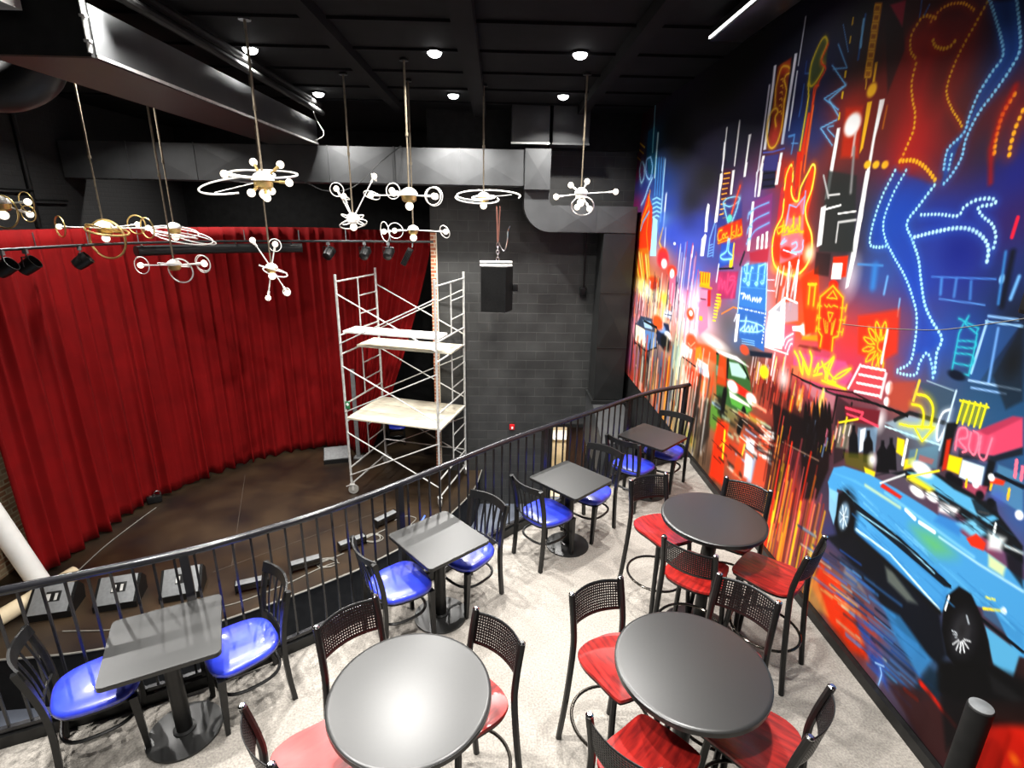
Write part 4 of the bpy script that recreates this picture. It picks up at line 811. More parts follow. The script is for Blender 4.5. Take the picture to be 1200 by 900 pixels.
["S","ffffff",0.015,0.006,1,[3.745,2.103,3.494,2.143]],
["S","ffffff",0.015,0.006,1,[3.751,2.036,3.489,2.082]],
["S","ffffff",0.015,0.006,1,[3.758,1.968,3.484,2.02]],
["S","ffffff",0.017,0.009,1,[3.754,2.174,3.832,1.968]],
["P","ffffff",0.005,0.7,[3.498,2.201,3.471,2.191,3.471,2.003,3.496,2.003]],
["B","ffffff",0.03,0.041,1,[3.426,2.099]],
["B","ffffff",0.026,0.029,1,[3.417,2.004]],
["B","ffffff",0.054,0.095,0.7,[3.437,1.86]],
["P","b04830",0.017,0.7,[3.428,2.134,3.207,2.219,3.221,1.996,3.402,1.982]],
["P","3a5060",0.01,0.7,[3.207,2.219,2.925,2.245,2.917,2.11,2.999,2.015,3.076,2.131]],
["S","101010",0.02,0.007,1,[4.455,1.846,3.988,1.866,3.544,1.95,3.216,1.981]],
["P","c8a0a0",0.021,0.5,[4.412,1.837,3.955,1.866,3.948,1.745,4.177,1.704]],
["R",["ffd020","fff060","ff9030","f8f8e0","f04020"],26,41,0.022,[0.074,0.192],0,0.85,[4.599,1.76,4.084,1.82,4.023,1.635,4.56,1.459]],
["P","120a08",0.012,1,[4.239,1.27,4.324,1.56,4.337,1.635,4.334,1.686,4.305,1.658,4.255,1.564,4.161,1.259]],
["P","120a08",0.012,1,[4.195,1.29,4.278,1.577,4.292,1.652,4.292,1.713,4.261,1.674,4.211,1.58,4.118,1.279]],
["P","120a08",0.012,1,[4.122,1.323,4.204,1.605,4.217,1.679,4.224,1.756,4.187,1.7,4.138,1.608,4.047,1.312]],
["P","120a08",0.011,1,[4.083,1.341,4.164,1.62,4.177,1.693,4.186,1.776,4.148,1.714,4.1,1.623,4.01,1.329]],
["P","120a08",0.011,1,[4.02,1.37,4.1,1.645,4.113,1.716,4.117,1.782,4.084,1.737,4.037,1.647,3.949,1.358]],
["P","120a08",0.011,1,[3.979,1.388,4.059,1.66,4.072,1.731,4.073,1.786,4.044,1.752,3.998,1.662,3.91,1.376]],
["P","120a08",0.011,1,[3.934,1.408,4.013,1.678,4.026,1.748,4.023,1.791,3.999,1.768,3.953,1.68,3.866,1.396]],
["P","140806",0.021,0.85,[4.335,1.486,3.965,1.696,3.858,1.27,3.931,0.96,4.124,0.85]],
["R",["ffe030","f0a040","f080a0","80b0e0"],14,43,0.011,[0.057,0.129],0,0.85,[4.286,1.459,3.97,1.609,3.918,1.35,4.199,1.194]],
["R",["2a0c08","601010","c03020","181010","e05838"],40,44,0.019,[0.133,0.3],0,0.85,[5.438,1.534,4.609,1.789,4.545,1.598,5.161,1.305]],
["R",["ffffff","fff0f8","f0e060","80c0f0"],22,46,0.014,[0.101,0.253],0,0.85,[5.471,1.753,4.713,1.922,4.659,1.758,5.37,1.574]],
["B","ffffff",0.114,0.112,0.7,[4.739,1.766]],
["B","e8e020",0.083,0.06,1,[5.114,1.724]],
["B","e05030",0.098,0.046,1,[5.602,1.833]],
["P","182030",0.013,1,[5.484,1.853,5.011,1.944,5.011,1.893,5.448,1.806]],
["P","101010",0.013,0.5,[3.958,1.876,3.764,1.852,3.714,1.425,3.813,1.335]],
["S","181010",0.021,0.008,1,[3.941,1.871,3.932,1.646]],
["S","181010",0.019,0.008,1,[3.757,1.875,3.72,1.443]],
["P","6a1c28",0.013,1,[3.832,1.828,3.458,1.925,3.446,1.81,3.782,1.725]],
["S","e04860",0.02,0.007,1,[3.812,1.815,3.618,1.847,3.632,1.803,3.446,1.81]],
["S","e04860",0.016,0.007,1,[3.784,1.775,3.577,1.805]],
["S","f0e020",0.014,0.007,1,[3.86,1.674,3.654,1.785]],
["S","f0e020",0.019,0.01,1,[3.775,1.748,3.78,1.624]],
["P","8a8a78",0.013,0.6,[3.854,1.656,3.697,1.739,3.685,1.522,3.827,1.478]],
["R",["ffffff","ffe0d0","f0d040","d05040"],14,47,0.011,[0.053,0.133],0,0.85,[3.911,1.633,3.723,1.728,3.685,1.522,3.878,1.434]],
["P","78a8c8",0.012,0.6,[3.634,1.724,3.443,1.802,3.412,1.627,3.602,1.539]],
["P","ffffff",0.008,0.8,[3.604,1.717,3.555,1.756,3.534,1.59,3.565,1.556]],
["P","0c0c10",0.01,1,[3.662,1.471,3.704,1.615,3.687,1.673,3.7,1.713,3.669,1.726,3.656,1.685,3.616,1.653,3.558,1.51]],
["P","0c0c10",0.01,1,[3.506,1.505,3.545,1.644,3.528,1.7,3.539,1.74,3.511,1.752,3.496,1.713,3.457,1.683,3.401,1.546]],
["P","0c0c10",0.009,1,[3.359,1.499,3.397,1.634,3.376,1.69,3.384,1.73,3.358,1.741,3.342,1.706,3.301,1.678,3.245,1.547]],
["P","0c0c10",0.009,1,[3.28,1.558,3.318,1.689,3.303,1.741,3.314,1.778,3.288,1.789,3.275,1.753,3.24,1.724,3.187,1.595]],
["P","5a5a10",0.019,0.7,[3.732,1.479,3.429,1.6,3.385,1.467,3.676,1.402]],
["P","e8d020",0.01,1,[3.483,1.477,3.368,1.495,3.363,1.439,3.451,1.423]],
["B","ffffff",0.047,0.055,0.9,[3.423,1.564]],
["S","c8e8f0",0.011,0.005,1,[3.379,1.837,2.923,1.901]],
["P","a0d0e0",0.011,0.6,[3.387,1.861,3.196,1.988,2.96,2.014,2.94,1.893,3.171,1.843]],
["P","f0d018",0.009,1,[3.25,1.809,3.185,1.819,3.16,1.707,3.23,1.711]],
["P","f0d020",0.011,1,[3.145,1.697,3.075,1.748,3.064,1.683,3.135,1.63]],
["S","f0f8f8",0.021,0.007,1,[3.166,1.828,3.154,1.656]],
["S","e8c020",0.013,0.005,1,[3.071,1.801,3.07,1.733]],
["P","c83020",0.008,1,[3.043,1.78,2.929,1.8,2.936,1.763,3.04,1.738]],
["S","0c1418",0.028,0.011,0.8,[3.307,1.911,3.201,2.003,2.931,2.041]],
["P","609ab0",0.011,0.5,[3.127,1.775,2.923,1.901,2.893,1.751,3.116,1.675]],
["C","f0e020",0.041,0.035,0.45,[3.181,2.137,3.101,2.147,3.036,2.098,3.018,1.983]],
["C","f0e020",0.016,0.008,1,[3.181,2.137,3.101,2.147,3.036,2.098,3.018,1.983]],
["C","f0e020",0.04,0.033,0.45,[3.199,2.063,3.128,2.072,3.089,2.029,3.078,1.95]],
["C","f0e020",0.015,0.008,1,[3.199,2.063,3.128,2.072,3.089,2.029,3.078,1.95]],
["S","f0e020",0.033,0.028,0.45,[3.258,1.903,3.174,1.92,2.99,1.986,3.051,1.869,3.133,1.928]],
["S","f0e020",0.013,0.006,1,[3.258,1.903,3.174,1.92,2.99,1.986,3.051,1.869,3.133,1.928]],
["S","e0c040",0.02,0.009,1,[3.188,2.225,3.197,2.089]],
["C","e8f0f8",0.03,0.026,0.45,[2.911,2.135,2.958,2.094,2.969,2.011,2.954,1.936,2.932,1.929,2.911,2.034,2.911,2.135]],
["C","e8f0f8",0.012,0.006,1,[2.911,2.135,2.958,2.094,2.969,2.011,2.954,1.936,2.932,1.929,2.911,2.034,2.911,2.135]],
["S","c0d8e8",0.012,0.006,1,[2.909,2.251,2.914,1.872]],
["S","90a8b8",0.008,0.005,1,[3.132,2.242,2.925,2.245]],
["P","101418",0.01,1,[2.915,2.048,2.836,2.079,2.838,1.811,2.882,1.773]],
["P","a8a818",0.01,0.6,[2.855,2.216,2.691,2.237,2.695,2.106,2.856,2.087]],
["S","e8e020",0.012,0.005,1,[2.845,2.212,2.848,2.074]],
["S","e8e020",0.012,0.005,1,[2.808,2.219,2.811,2.081]],
["S","e8e020",0.012,0.005,1,[2.772,2.226,2.774,2.089]],
["S","e8e020",0.011,0.005,1,[2.738,2.232,2.738,2.095]],
["S","e8e020",0.011,0.005,1,[2.703,2.239,2.703,2.102]],
["S","e8e020",0.012,0.005,1,[2.868,2.204,2.687,2.227]],
["P","d04868",0.009,1,[2.729,2.062,2.542,2.23,2.491,2.242,2.445,2.099,2.579,1.988,2.723,1.944,2.827,1.943,2.827,2.052]],
["P","902c48",0.009,0.6,[2.729,2.062,2.542,2.23,2.49,2.24,2.641,2.084]],
["P","18202c",0.009,1,[2.787,1.93,2.579,1.988,2.445,2.099,2.433,2.064,2.569,1.957,2.774,1.889]],
["C","ff8098",0.028,0.024,0.45,[2.81,1.919,2.823,2.038,2.779,2.064,2.761,2.018,2.805,1.984,2.742,1.95,2.76,1.927]],
["C","ff8098",0.011,0.005,1,[2.81,1.919,2.823,2.038,2.779,2.064,2.761,2.018,2.805,1.984,2.742,1.95,2.76,1.927]],
["C","ff8098",0.027,0.023,0.45,[2.743,2.056,2.732,1.97,2.69,1.944,2.682,1.993,2.696,2.061,2.731,2.069]],
["C","ff8098",0.011,0.005,1,[2.743,2.056,2.732,1.97,2.69,1.944,2.682,1.993,2.696,2.061,2.731,2.069]],
["C","ff8098",0.026,0.022,0.45,[2.68,2.06,2.66,1.958,2.62,1.947,2.616,2.008,2.615,2.074]],
["C","ff8098",0.01,0.005,1,[2.68,2.06,2.66,1.958,2.62,1.947,2.616,2.008,2.615,2.074]],
["P","c02c10",0.01,1,[2.883,1.95,2.854,1.971,2.829,1.783,2.858,1.76]],
["P","f0d010",0.008,1,[2.84,1.874,2.749,1.893,2.743,1.794,2.829,1.783]],
["P","d8ecf4",0.008,1,[2.747,1.886,2.607,1.909,2.594,1.795,2.739,1.781]],
["B","ffffff",0.029,0.034,1,[2.656,1.839]],
["P","101418",0.009,1,[2.599,1.957,2.556,1.963,2.546,1.791,2.583,1.786]],
["P","5a98b8",0.009,0.6,[2.539,1.957,2.402,1.968,2.34,1.778,2.529,1.786]],
["P","b84860",0.01,0.8,[2.715,1.761,2.554,1.817,2.564,1.705,2.708,1.686]],
["S","ff7890",0.018,0.005,1,[2.453,2.02,2.436,1.937]],
["S","ff7890",0.017,0.005,1,[2.414,2.004,2.402,1.94]],
["S","f0c020",0.015,0.005,1,[2.443,1.862,2.436,1.808]],
["S","f0c020",0.015,0.005,1,[2.543,1.852,2.539,1.809]],
["S","f0c020",0.014,0.005,1,[2.687,1.792,2.68,1.749]],
["P","d83818",0.007,1,[2.557,1.874,2.475,1.895,2.48,1.864,2.554,1.839]],
["B","ffffff",0.02,0.022,1,[2.355,1.762]],
["B","ffffff",0.019,0.019,1,[2.628,1.792]],
["B","ffffff",0.018,0.018,1,[2.554,1.873]],
["S","0c1420",0.024,0.009,1,[2.536,1.9,2.383,1.909]],
["B","4a60c0",0.052,0.041,0.6,[2.486,1.794]],
["B","0c0c12",0.027,0.025,1,[2.796,1.751]],
["B","0c0c12",0.026,0.025,1,[2.728,1.747]],
["B","0c0c12",0.023,0.024,1,[2.586,1.746]],
["B","0c0c12",0.022,0.023,1,[2.514,1.741]],
["B","0c0c12",0.026,0.025,1,[2.759,1.746]],
["P","386030",0.019,1,[6.317,1.614,5.541,1.715,5.359,1.54,5.231,1.279,5.353,1.156,5.936,1.106,6.149,1.119]],
["P","a8c8c0",0.015,1,[5.933,1.61,5.693,1.655,5.456,1.587,5.482,1.54,5.817,1.479]],
["P","6a9a88",0.016,1,[6.27,1.476,6.072,1.509,5.981,1.389,6.23,1.357]],
["S","0c0c0c",0.055,0.023,1,[5.974,1.66,5.93,1.383,5.897,0.991]],
["S","0c0c0c",0.025,0.012,1,[6.317,1.614,5.93,1.672,5.613,1.676,5.407,1.563]],
["P","ffffff",0.02,1,[6.33,1.654,5.759,1.716,5.447,1.684,5.788,1.669,6.212,1.62]],
["P","e04010",0.031,0.8,[6.219,1.639,6.013,1.63,5.904,1.308,6.196,1.258,6.214,1.47]],
["P","e02818",0.019,1,[5.936,1.402,5.756,1.437,5.324,1.437,5.219,1.36,5.631,1.335]],
["B","ffffff",0.127,0.058,1,[5.756,1.366]],
["B","ffffff",0.108,0.054,1,[5.283,1.375]],
["P","f0f8e0",0.019,1,[5.826,1.292,5.32,1.305,5.272,1.283,5.779,1.224]],
["P","58a040",0.019,1,[5.779,1.224,5.231,1.279,5.328,1.205,5.711,1.165]],
["S","101008",0.072,0.036,1,[5.429,1.127,5.414,1.212]],
["S","101008",0.143,0.072,1,[6.028,1.074,5.929,0.936]],
["S","f8a080",0.03,0.02,1,[5.254,1.347,4.957,1.362]],
["P","c8c040",0.027,0.6,[5.291,1.218,4.919,1.249,5.077,1.168,5.232,1.164]],
["S","f0c0a8",0.023,0.014,1,[5.082,1.184,4.744,1.141]],
["S","f8f0e8",0.031,0.017,1,[4.972,1.191,4.742,1.186]],
["P","509030",0.053,0.7,[6.361,0.933,5.884,1.103,5.991,0.705,6.242,0.682]],
["P","c8c8b0",0.031,0.7,[6.188,1.099,5.854,1.015,6.213,0.986]],
["S","0c0c08",0.114,0.057,1,[5.929,1.236,5.933,0.985]],
["S","101008",0.107,0.053,1,[5.401,1.184,5.45,0.954]],
["R",["b0c8a8","f0f0f0","8ab0d8","202018","c8c8a0","d04020"],36,51,0.033,[0.128,0.366],-0.064,0.85,[6.213,0.986,4.817,1.361,4.723,0.96,5.471,0.381]],
["P","e83408",0.051,1,[6.018,0.876,5.709,0.922,5.705,0.572,5.628,0.17,6.041,0.088,6.039,0.472]],
["S","ffd020",0.046,0.023,1,[5.783,0.804,5.753,0.575,5.743,0.477]],
["S","ffb020",0.02,0.013,1,[5.856,0.58,5.724,0.715]],
["P","e04818",0.038,0.8,[5.376,0.961,5.283,0.907,5.289,0.475,5.431,0.426]],
["P","f4f4ff",0.036,1,[5.248,0.945,5.071,0.977,5.025,0.564,5.181,0.53]],
["S","ffc040",0.034,0.017,1,[5.266,0.856,5.293,0.714]],
["P","e05030",0.035,0.8,[4.96,0.914,4.801,1.073,4.7,0.646,4.985,0.585]],
["P","a0c8f0",0.036,0.7,[5.058,0.801,4.986,0.858,5.011,0.524,5.099,0.502]],
["R",["ffffff","f8e8e0","e84018","ffffff"],16,53,0.022,[0.119,0.255],-0.276,0.85,[5.025,1.107,4.751,1.221,4.734,0.933,4.903,0.874]],
["R",["f8f8f8","c0a898","806858","181410","e04018","c8c8b8"],30,54,0.037,[0.34,0.793],0,0.85,[7.123,0.84,6.32,1.107,6.223,0.526,6.797,0.13]],
["P","141210",0.044,0.7,[6.392,0.922,6.304,1.059,6.202,0.563,6.387,0.286]],
["B","d8d040",0.182,0.107,0.6,[6.806,0.276]],
["P","120808",0.023,0.85,[4.859,1.487,4.092,1.547,4.003,1.278,4.714,1.154]],
["S","806858",0.013,0.01,1,[4.567,1.2,4.003,1.278]],
["R",["e82c08","f8a010","ffd820","b01c08","e85048","200808","ffe060","e03818"],46,57,0.018,[0.406,1.056],0,0.85,[4.764,0.962,4.492,1.069,4.172,0.108,4.39,0.082]],
["R",["e83008","f8b010","ffd820","c05058","201010","a02818","e06868","ffcf20","402028"],60,58,0.017,[0.38,0.837],0,0.85,[4.682,0.906,3.937,1.154,3.72,0.233,4.248,0.101]],
["P","4a98cc",0.009,1,[3.801,1.315,3.691,1.383,3.415,1.452,3.148,1.48,2.835,1.493,2.551,1.478,2.31,1.465,2.169,1.46,2.059,1.119,2.148,1.069,2.35,1.229,2.346,1.182,2.557,1.094,2.598,0.949,3.449,0.966,3.497,1.111,3.581,1.209,3.71,1.175,3.693,1.056,3.767,1.075,3.834,1.169]],
["P","6ab8e0",0.013,0.6,[3.792,1.273,3.587,1.315,3.247,1.36,3.323,1.356,3.537,1.341]],
["P","2f78b8",0.017,0.8,[3.457,1.055,3.092,1.109,2.686,1.175,2.604,1.15,2.598,0.962,2.87,0.924,3.429,0.968]],
["P","58aadc",0.029,0.5,[3.475,1.107,3.173,1.133,2.604,1.15,2.622,0.977,3.437,0.994]],
["P","0c1824",0.007,1,[3.498,1.177,3.025,1.191,2.604,1.15,2.581,1.134,2.629,1.113,3.048,1.119,3.48,1.125]],
["S","c0e8f8",0.012,0.007,1,[3.427,0.99,3.066,1.03,2.615,0.956]],
["S","a0d8f0",0.011,0.007,1,[3.453,1.13,2.973,1.17,2.715,1.144]],
["B","60c050",0.134,0.063,0.35,[2.789,1.312]],
["P","70b848",0.083,0.5,[2.953,1.312,2.746,1.358,2.629,1.336,2.75,1.251]],
["S","e8e8a0",0.02,0.014,0.7,[3.43,1.357,3.086,1.377]],
["S","f4fcff",0.027,0.011,1,[3.034,1.39,2.953,1.375]],
["S","f4fcff",0.024,0.011,1,[2.91,1.374,2.792,1.38]],
["S","d8f0f8",0.013,0.009,0.7,[2.751,1.372,2.475,1.381,2.219,1.405]],
["S","90d0f0",0.019,0.012,0.6,[3.237,1.404,2.92,1.404,2.514,1.401]],
["P","3a84b8",0.014,0.5,[2.58,1.186,2.424,1.225,2.362,1.13,2.131,1.133,2.158,1.215,2.371,1.253]],
["S","0a1018",0.019,0.007,1,[2.362,1.106,2.125,1.115]],
["P","58a4cc",0.009,1,[2.339,1.084,2.134,1.099,2.126,0.948,2.233,0.921]],
["S","f8e840",0.014,0.006,1,[2.381,1.236,2.335,1.258]],
["S","f0d830",0.015,0.007,1,[2.374,1.169,2.276,1.236]],
["B","ffffff",0.016,0.018,1,[2.274,1.238]],
["P","14181c",0.01,1,[3.36,1.47,3.26,1.549,3.049,1.603,2.817,1.575,2.672,1.578,2.527,1.541,2.373,1.536,2.263,1.54,2.29,1.623,2.458,1.707,2.622,1.734,2.868,1.731,3.087,1.654]],
["P","5aa8d0",0.01,1,[3.101,1.629,2.901,1.714,2.746,1.697,2.614,1.707,2.45,1.682,2.492,1.626,2.724,1.628,2.95,1.621]],
["B","ffffff",0.074,0.038,1,[2.996,1.7]],
["B","ffffff",0.056,0.027,1,[2.988,1.548]],
["P","ffffff",0.02,1,[2.817,1.575,2.681,1.605,2.697,1.546,2.799,1.519]],
["B","ffffff",0.046,0.026,1,[2.875,1.576]],
["P","f0e030",0.022,1,[3.059,1.633,2.873,1.628,2.901,1.595,3.086,1.584]],
["S","f0e020",0.012,0.006,1,[3.091,1.599,2.875,1.752]],
["P","c82818",0.009,1,[3.279,1.455,3.089,1.456,3.103,1.43,3.292,1.419]],
["S","e8f0f0",0.011,0.006,1,[3.3,1.443,3.115,1.605]],
["P","3a80c0",0.02,1,[2.794,1.504,2.626,1.541,2.633,1.456,2.812,1.442]],
["P","70b8d8",0.019,1,[2.669,1.514,2.579,1.602,2.475,1.575,2.545,1.498]],
["P","d83418",0.007,1,[2.586,1.47,2.54,1.533,2.472,1.515,2.472,1.468,2.546,1.449]],
["P","e0e8e8",0.023,1,[2.48,1.588,2.382,1.606,2.385,1.528,2.451,1.499]],
["S","f0f8f8",0.014,0.007,1,[2.454,1.649,2.446,1.579]],
["S","ffffff",0.012,0.006,1,[2.565,1.658,2.508,1.677]],
["P","101418",0.009,0.8,[2.627,1.699,2.491,1.762,2.458,1.707,2.552,1.619]],
["S","d0d8d8",0.014,0.009,1,[2.37,1.569,2.279,1.588]],
["P","0c1014",0.013,0.8,[2.358,1.532,2.271,1.564,2.225,1.421,2.322,1.467]],
["P","e8e8a0",0.014,0.8,[2.441,1.468,2.336,1.466,2.332,1.408,2.42,1.405]],
["B","0a0c10",0.115,0.177,1,[3.561,1.034]],
["P","0a0c10",0.013,1,[3.682,1.136,3.589,1.23,3.486,1.142,3.43,0.946,3.58,0.826,3.656,0.91]],
["B","88a8c0",0.053,0.099,1,[3.573,1.016]],
["B","404c58",0.036,0.066,0.7,[3.573,1.016]],
["S","e0f0f8",0.006,0.003,1,[3.572,1.01,3.528,1.037]],
["S","e0f0f8",0.009,0.005,1,[3.572,1.01,3.522,0.961]],
["S","e0f0f8",0.009,0.005,1,[3.572,1.01,3.553,0.92]],
["S","e0f0f8",0.007,0.004,1,[3.572,1.01,3.598,0.947]],
["S","e0f0f8",0.008,0.005,1,[3.572,1.01,3.624,1.021]],
["S","e0f0f8",0.009,0.005,1,[3.572,1.01,3.611,1.087]],
["S","e0f0f8",0.008,0.004,1,[3.572,1.01,3.569,1.095]],
["P","8ac4e4",0.01,0.9,[3.806,1.134,3.688,1.154,3.661,0.974,3.663,0.883,3.75,0.965]],
["P","0a0a0c",0.01,1,[2.589,0.961,2.596,1.07,2.543,1.181,2.463,1.194,2.374,1.12,2.297,1.024,2.252,0.935,2.262,0.823,2.377,0.723,2.488,0.738,2.562,0.85]],
["B","1c1c20",0.078,0.147,1,[2.44,0.943]],
["B","58585c",0.046,0.108,0.8,[2.446,0.937]],
["B","1a1a1c",0.037,0.083,0.8,[2.448,0.953]],
["S","e8ecf0",0.007,0.003,1,[2.421,0.916,2.383,0.937]],
["S","e8ecf0",0.009,0.005,1,[2.422,0.905,2.384,0.89]],
["S","e8ecf0",0.009,0.004,1,[2.426,0.894,2.397,0.85]],
["S","e8ecf0",0.008,0.004,1,[2.433,0.887,2.419,0.824]],
["S","e8ecf0",0.006,0.003,1,[2.441,0.884,2.446,0.817]],
["S","e8ecf0",0.006,0.003,1,[2.448,0.887,2.473,0.833]],
["S","d0d8e0",0.007,0.004,1,[2.502,0.904,2.471,0.915]],
["S","d0d8e0",0.006,0.004,1,[2.488,0.892,2.467,0.904]],
["S","d0d8e0",0.005,0.003,1,[2.473,0.881,2.463,0.893]],
["S","f0f4f4",0.011,0.004,1,[2.582,1.081,2.579,0.987]],
["S","a0a8b0",0.012,0.006,1,[2.448,1.056,2.425,1.025]],
["P","0a0c12",0.023,0.9,[3.716,0.736,3.432,0.976,3.095,0.97,2.611,0.942,2.488,0.738,2.512,0.64,2.788,0.605,3.268,0.698,3.487,0.734]],
["P","707870",0.023,0.8,[3.079,0.922,3.01,0.933,2.768,0.874,2.84,0.833,3.028,0.84]],
["P","8a8a8c",0.026,0.7,[3.438,0.68,3.251,0.646,3.185,0.613,3.343,0.575,3.439,0.59]],
["R",["1c4a90","3a78b8","0c1830","4a8cc4","28384c","2c5cb0"],50,61,0.016,[0.18,0.419],-0.159,0.85,[3.623,0.661,3.285,0.834,2.58,0.61,2.646,0.306,2.845,0.134,3.315,0.306]],
["P","3a8cc8",0.022,0.7,[2.863,0.697,2.565,0.625,2.607,0.447,2.858,0.541,3.014,0.649]],
["P","e83808",0.04,0.9,[3.709,0.507,3.472,0.498,3.245,0.366,2.995,0.199,3.187,0.101,3.477,0.118,3.762,0.225,3.741,0.387]],
["P","d8a050",0.036,0.7,[3.822,0.177,3.729,0.348,3.49,0.155,3.639,0.076,3.789,0.077]],
["R",["3a68c8","6a90d8","c8c8b0","20305a","e04818","d8a868"],40,62,0.017,[0.131,0.327],-0.209,0.85,[4.061,0.658,3.605,0.605,2.977,0.304,2.827,0.154,3.089,0.151,3.716,0.309]],
["P","2c4ca8",0.03,0.6,[3.223,0.386,2.909,0.327,2.799,0.141,2.984,0.166]],
["C","8ab8f0",0.028,0.024,0.45,[2.901,0.228,2.876,0.189,2.879,0.099]],
["C","8ab8f0",0.011,0.005,1,[2.901,0.228,2.876,0.189,2.879,0.099]],
["S","a0c8f0",0.01,0.006,1,[2.95,0.222,2.876,0.264]],
["P","080808",0.024,0.95,[2.521,0.668,2.233,0.921,2.07,0.943,2.051,0.884,2.367,0.533,2.495,0.469]],
["P","102838",0.026,0.8,[2.619,0.355,2.566,0.567,2.48,0.599,2.448,0.444,2.579,0.298]],
["S","d82808",0.028,0.014,1,[2.679,0.271,2.579,0.298]],
["S","d82808",0.03,0.015,1,[2.578,0.419,2.476,0.413]],
["P","888888",0.022,0.6,[2.243,0.86,2.131,0.878,2.051,0.884,2.087,0.828,2.188,0.783]],
["S","c82010",0.03,0.019,1,[2.59,0.424,2.317,0.397]],
["P","3a1c1c",0.026,0.8,[2.821,0.18,2.522,0.429,2.214,0.264,2.369,0.063]],
["P","c81c08",0.036,0.9,[2.218,0.453,2.13,0.679,1.949,0.78,1.871,0.541,2.184,0.172]],
["B","f08010",0.034,0.035,0.7,[1.991,0.555]],
["P","0a0a0c",0.028,0.8,[2.504,0.58,2.253,0.898,2.027,1.019,1.962,0.82,2.192,0.546,2.316,0.2]],
["R",["6ab8e0","3a88c0","58a8d8","8accea","2f78b0","4a9ad0"],46,71,0.008,[0.083,0.313],0.114,0.55,[3.734,1.195,3.413,1.306,2.709,1.245,2.202,1.268,2.15,1.192,2.379,1.181,2.584,1.2,3.48,1.167]],
["R",["2a70a8","4a98cc","3a84bc","6ab4dc"],22,72,0.009,[0.091,0.284],0.061,0.6,[3.445,1.104,2.663,1.104,2.622,0.977,3.399,1.008]],
["S","0a141c",0.015,0.006,1,[3.498,1.177,3.186,1.173,2.865,1.171,2.593,1.145]],
["S","d8f2fc",0.009,0.005,1,[3.42,1.003,3.067,1.033,2.617,0.963]],
["S","101010",0.029,0.015,1,[3.45,0.943,3.115,0.955,2.611,0.942]],
["R",["100c0a","181410","2a1410","0c0c0c"],26,73,0.025,[0.13,0.371],-0.032,0.7,[6.21,1.297,5.479,1.148,4.754,1.172,4.681,0.953,5.896,0.37]],
["R",["f8e8d8","e04018","ffffff","f0a060"],14,74,0.016,[0.088,0.229],-0.026,0.8,[5.57,1.155,4.775,1.235,4.702,1.015,5.261,0.756]],
["R",["181410","100c0a","2c2018"],22,75,0.044,[0.341,0.91],0,0.6,[7.199,0.815,6.41,1.077,6.199,0.455,6.726,0.162]],
["R",["140c0a","200c08"],20,76,0.02,[0.327,0.817],0,0.7,[4.874,1.041,4.492,1.069,4.276,0.422,4.533,0.39]],
["R",["ffffff","fff0a0","101828","e83820","ffffff","182848","f8c8d8"],70,77,0.024,[0.118,0.382],0,0.85,[11.131,1.818,7.935,2.144,7.794,1.736,10.75,1.176]],
["S","101418",0.079,0.039,1,[10.258,1.202,10.2,0.841]],
["S","14181c",0.042,0.021,1,[9.676,1.379,8.853,1.419,8.74,1.092]],
["R",["101418","1a1014","0c1420"],34,78,0.034,[0.29,0.869],0,0.8,[10.552,0.617,7.582,1.346,7.408,0.613,9.99,-0.147]],
["R",["a01828","701020","401018"],16,79,0.012,[0.075,0.225],0,0.5,[4.629,1.848,4.291,1.841,4.227,1.648,4.535,1.568]],
["S","0c0c10",0.015,0.005,1,[3.544,1.95,3.213,1.973]],
["R",["0c1418","101c28","204860","80b8d0"],26,80,0.006,[0.068,0.193],0.084,0.7,[3.105,1.574,2.84,1.646,2.302,1.659,2.271,1.564,2.655,1.524]]]
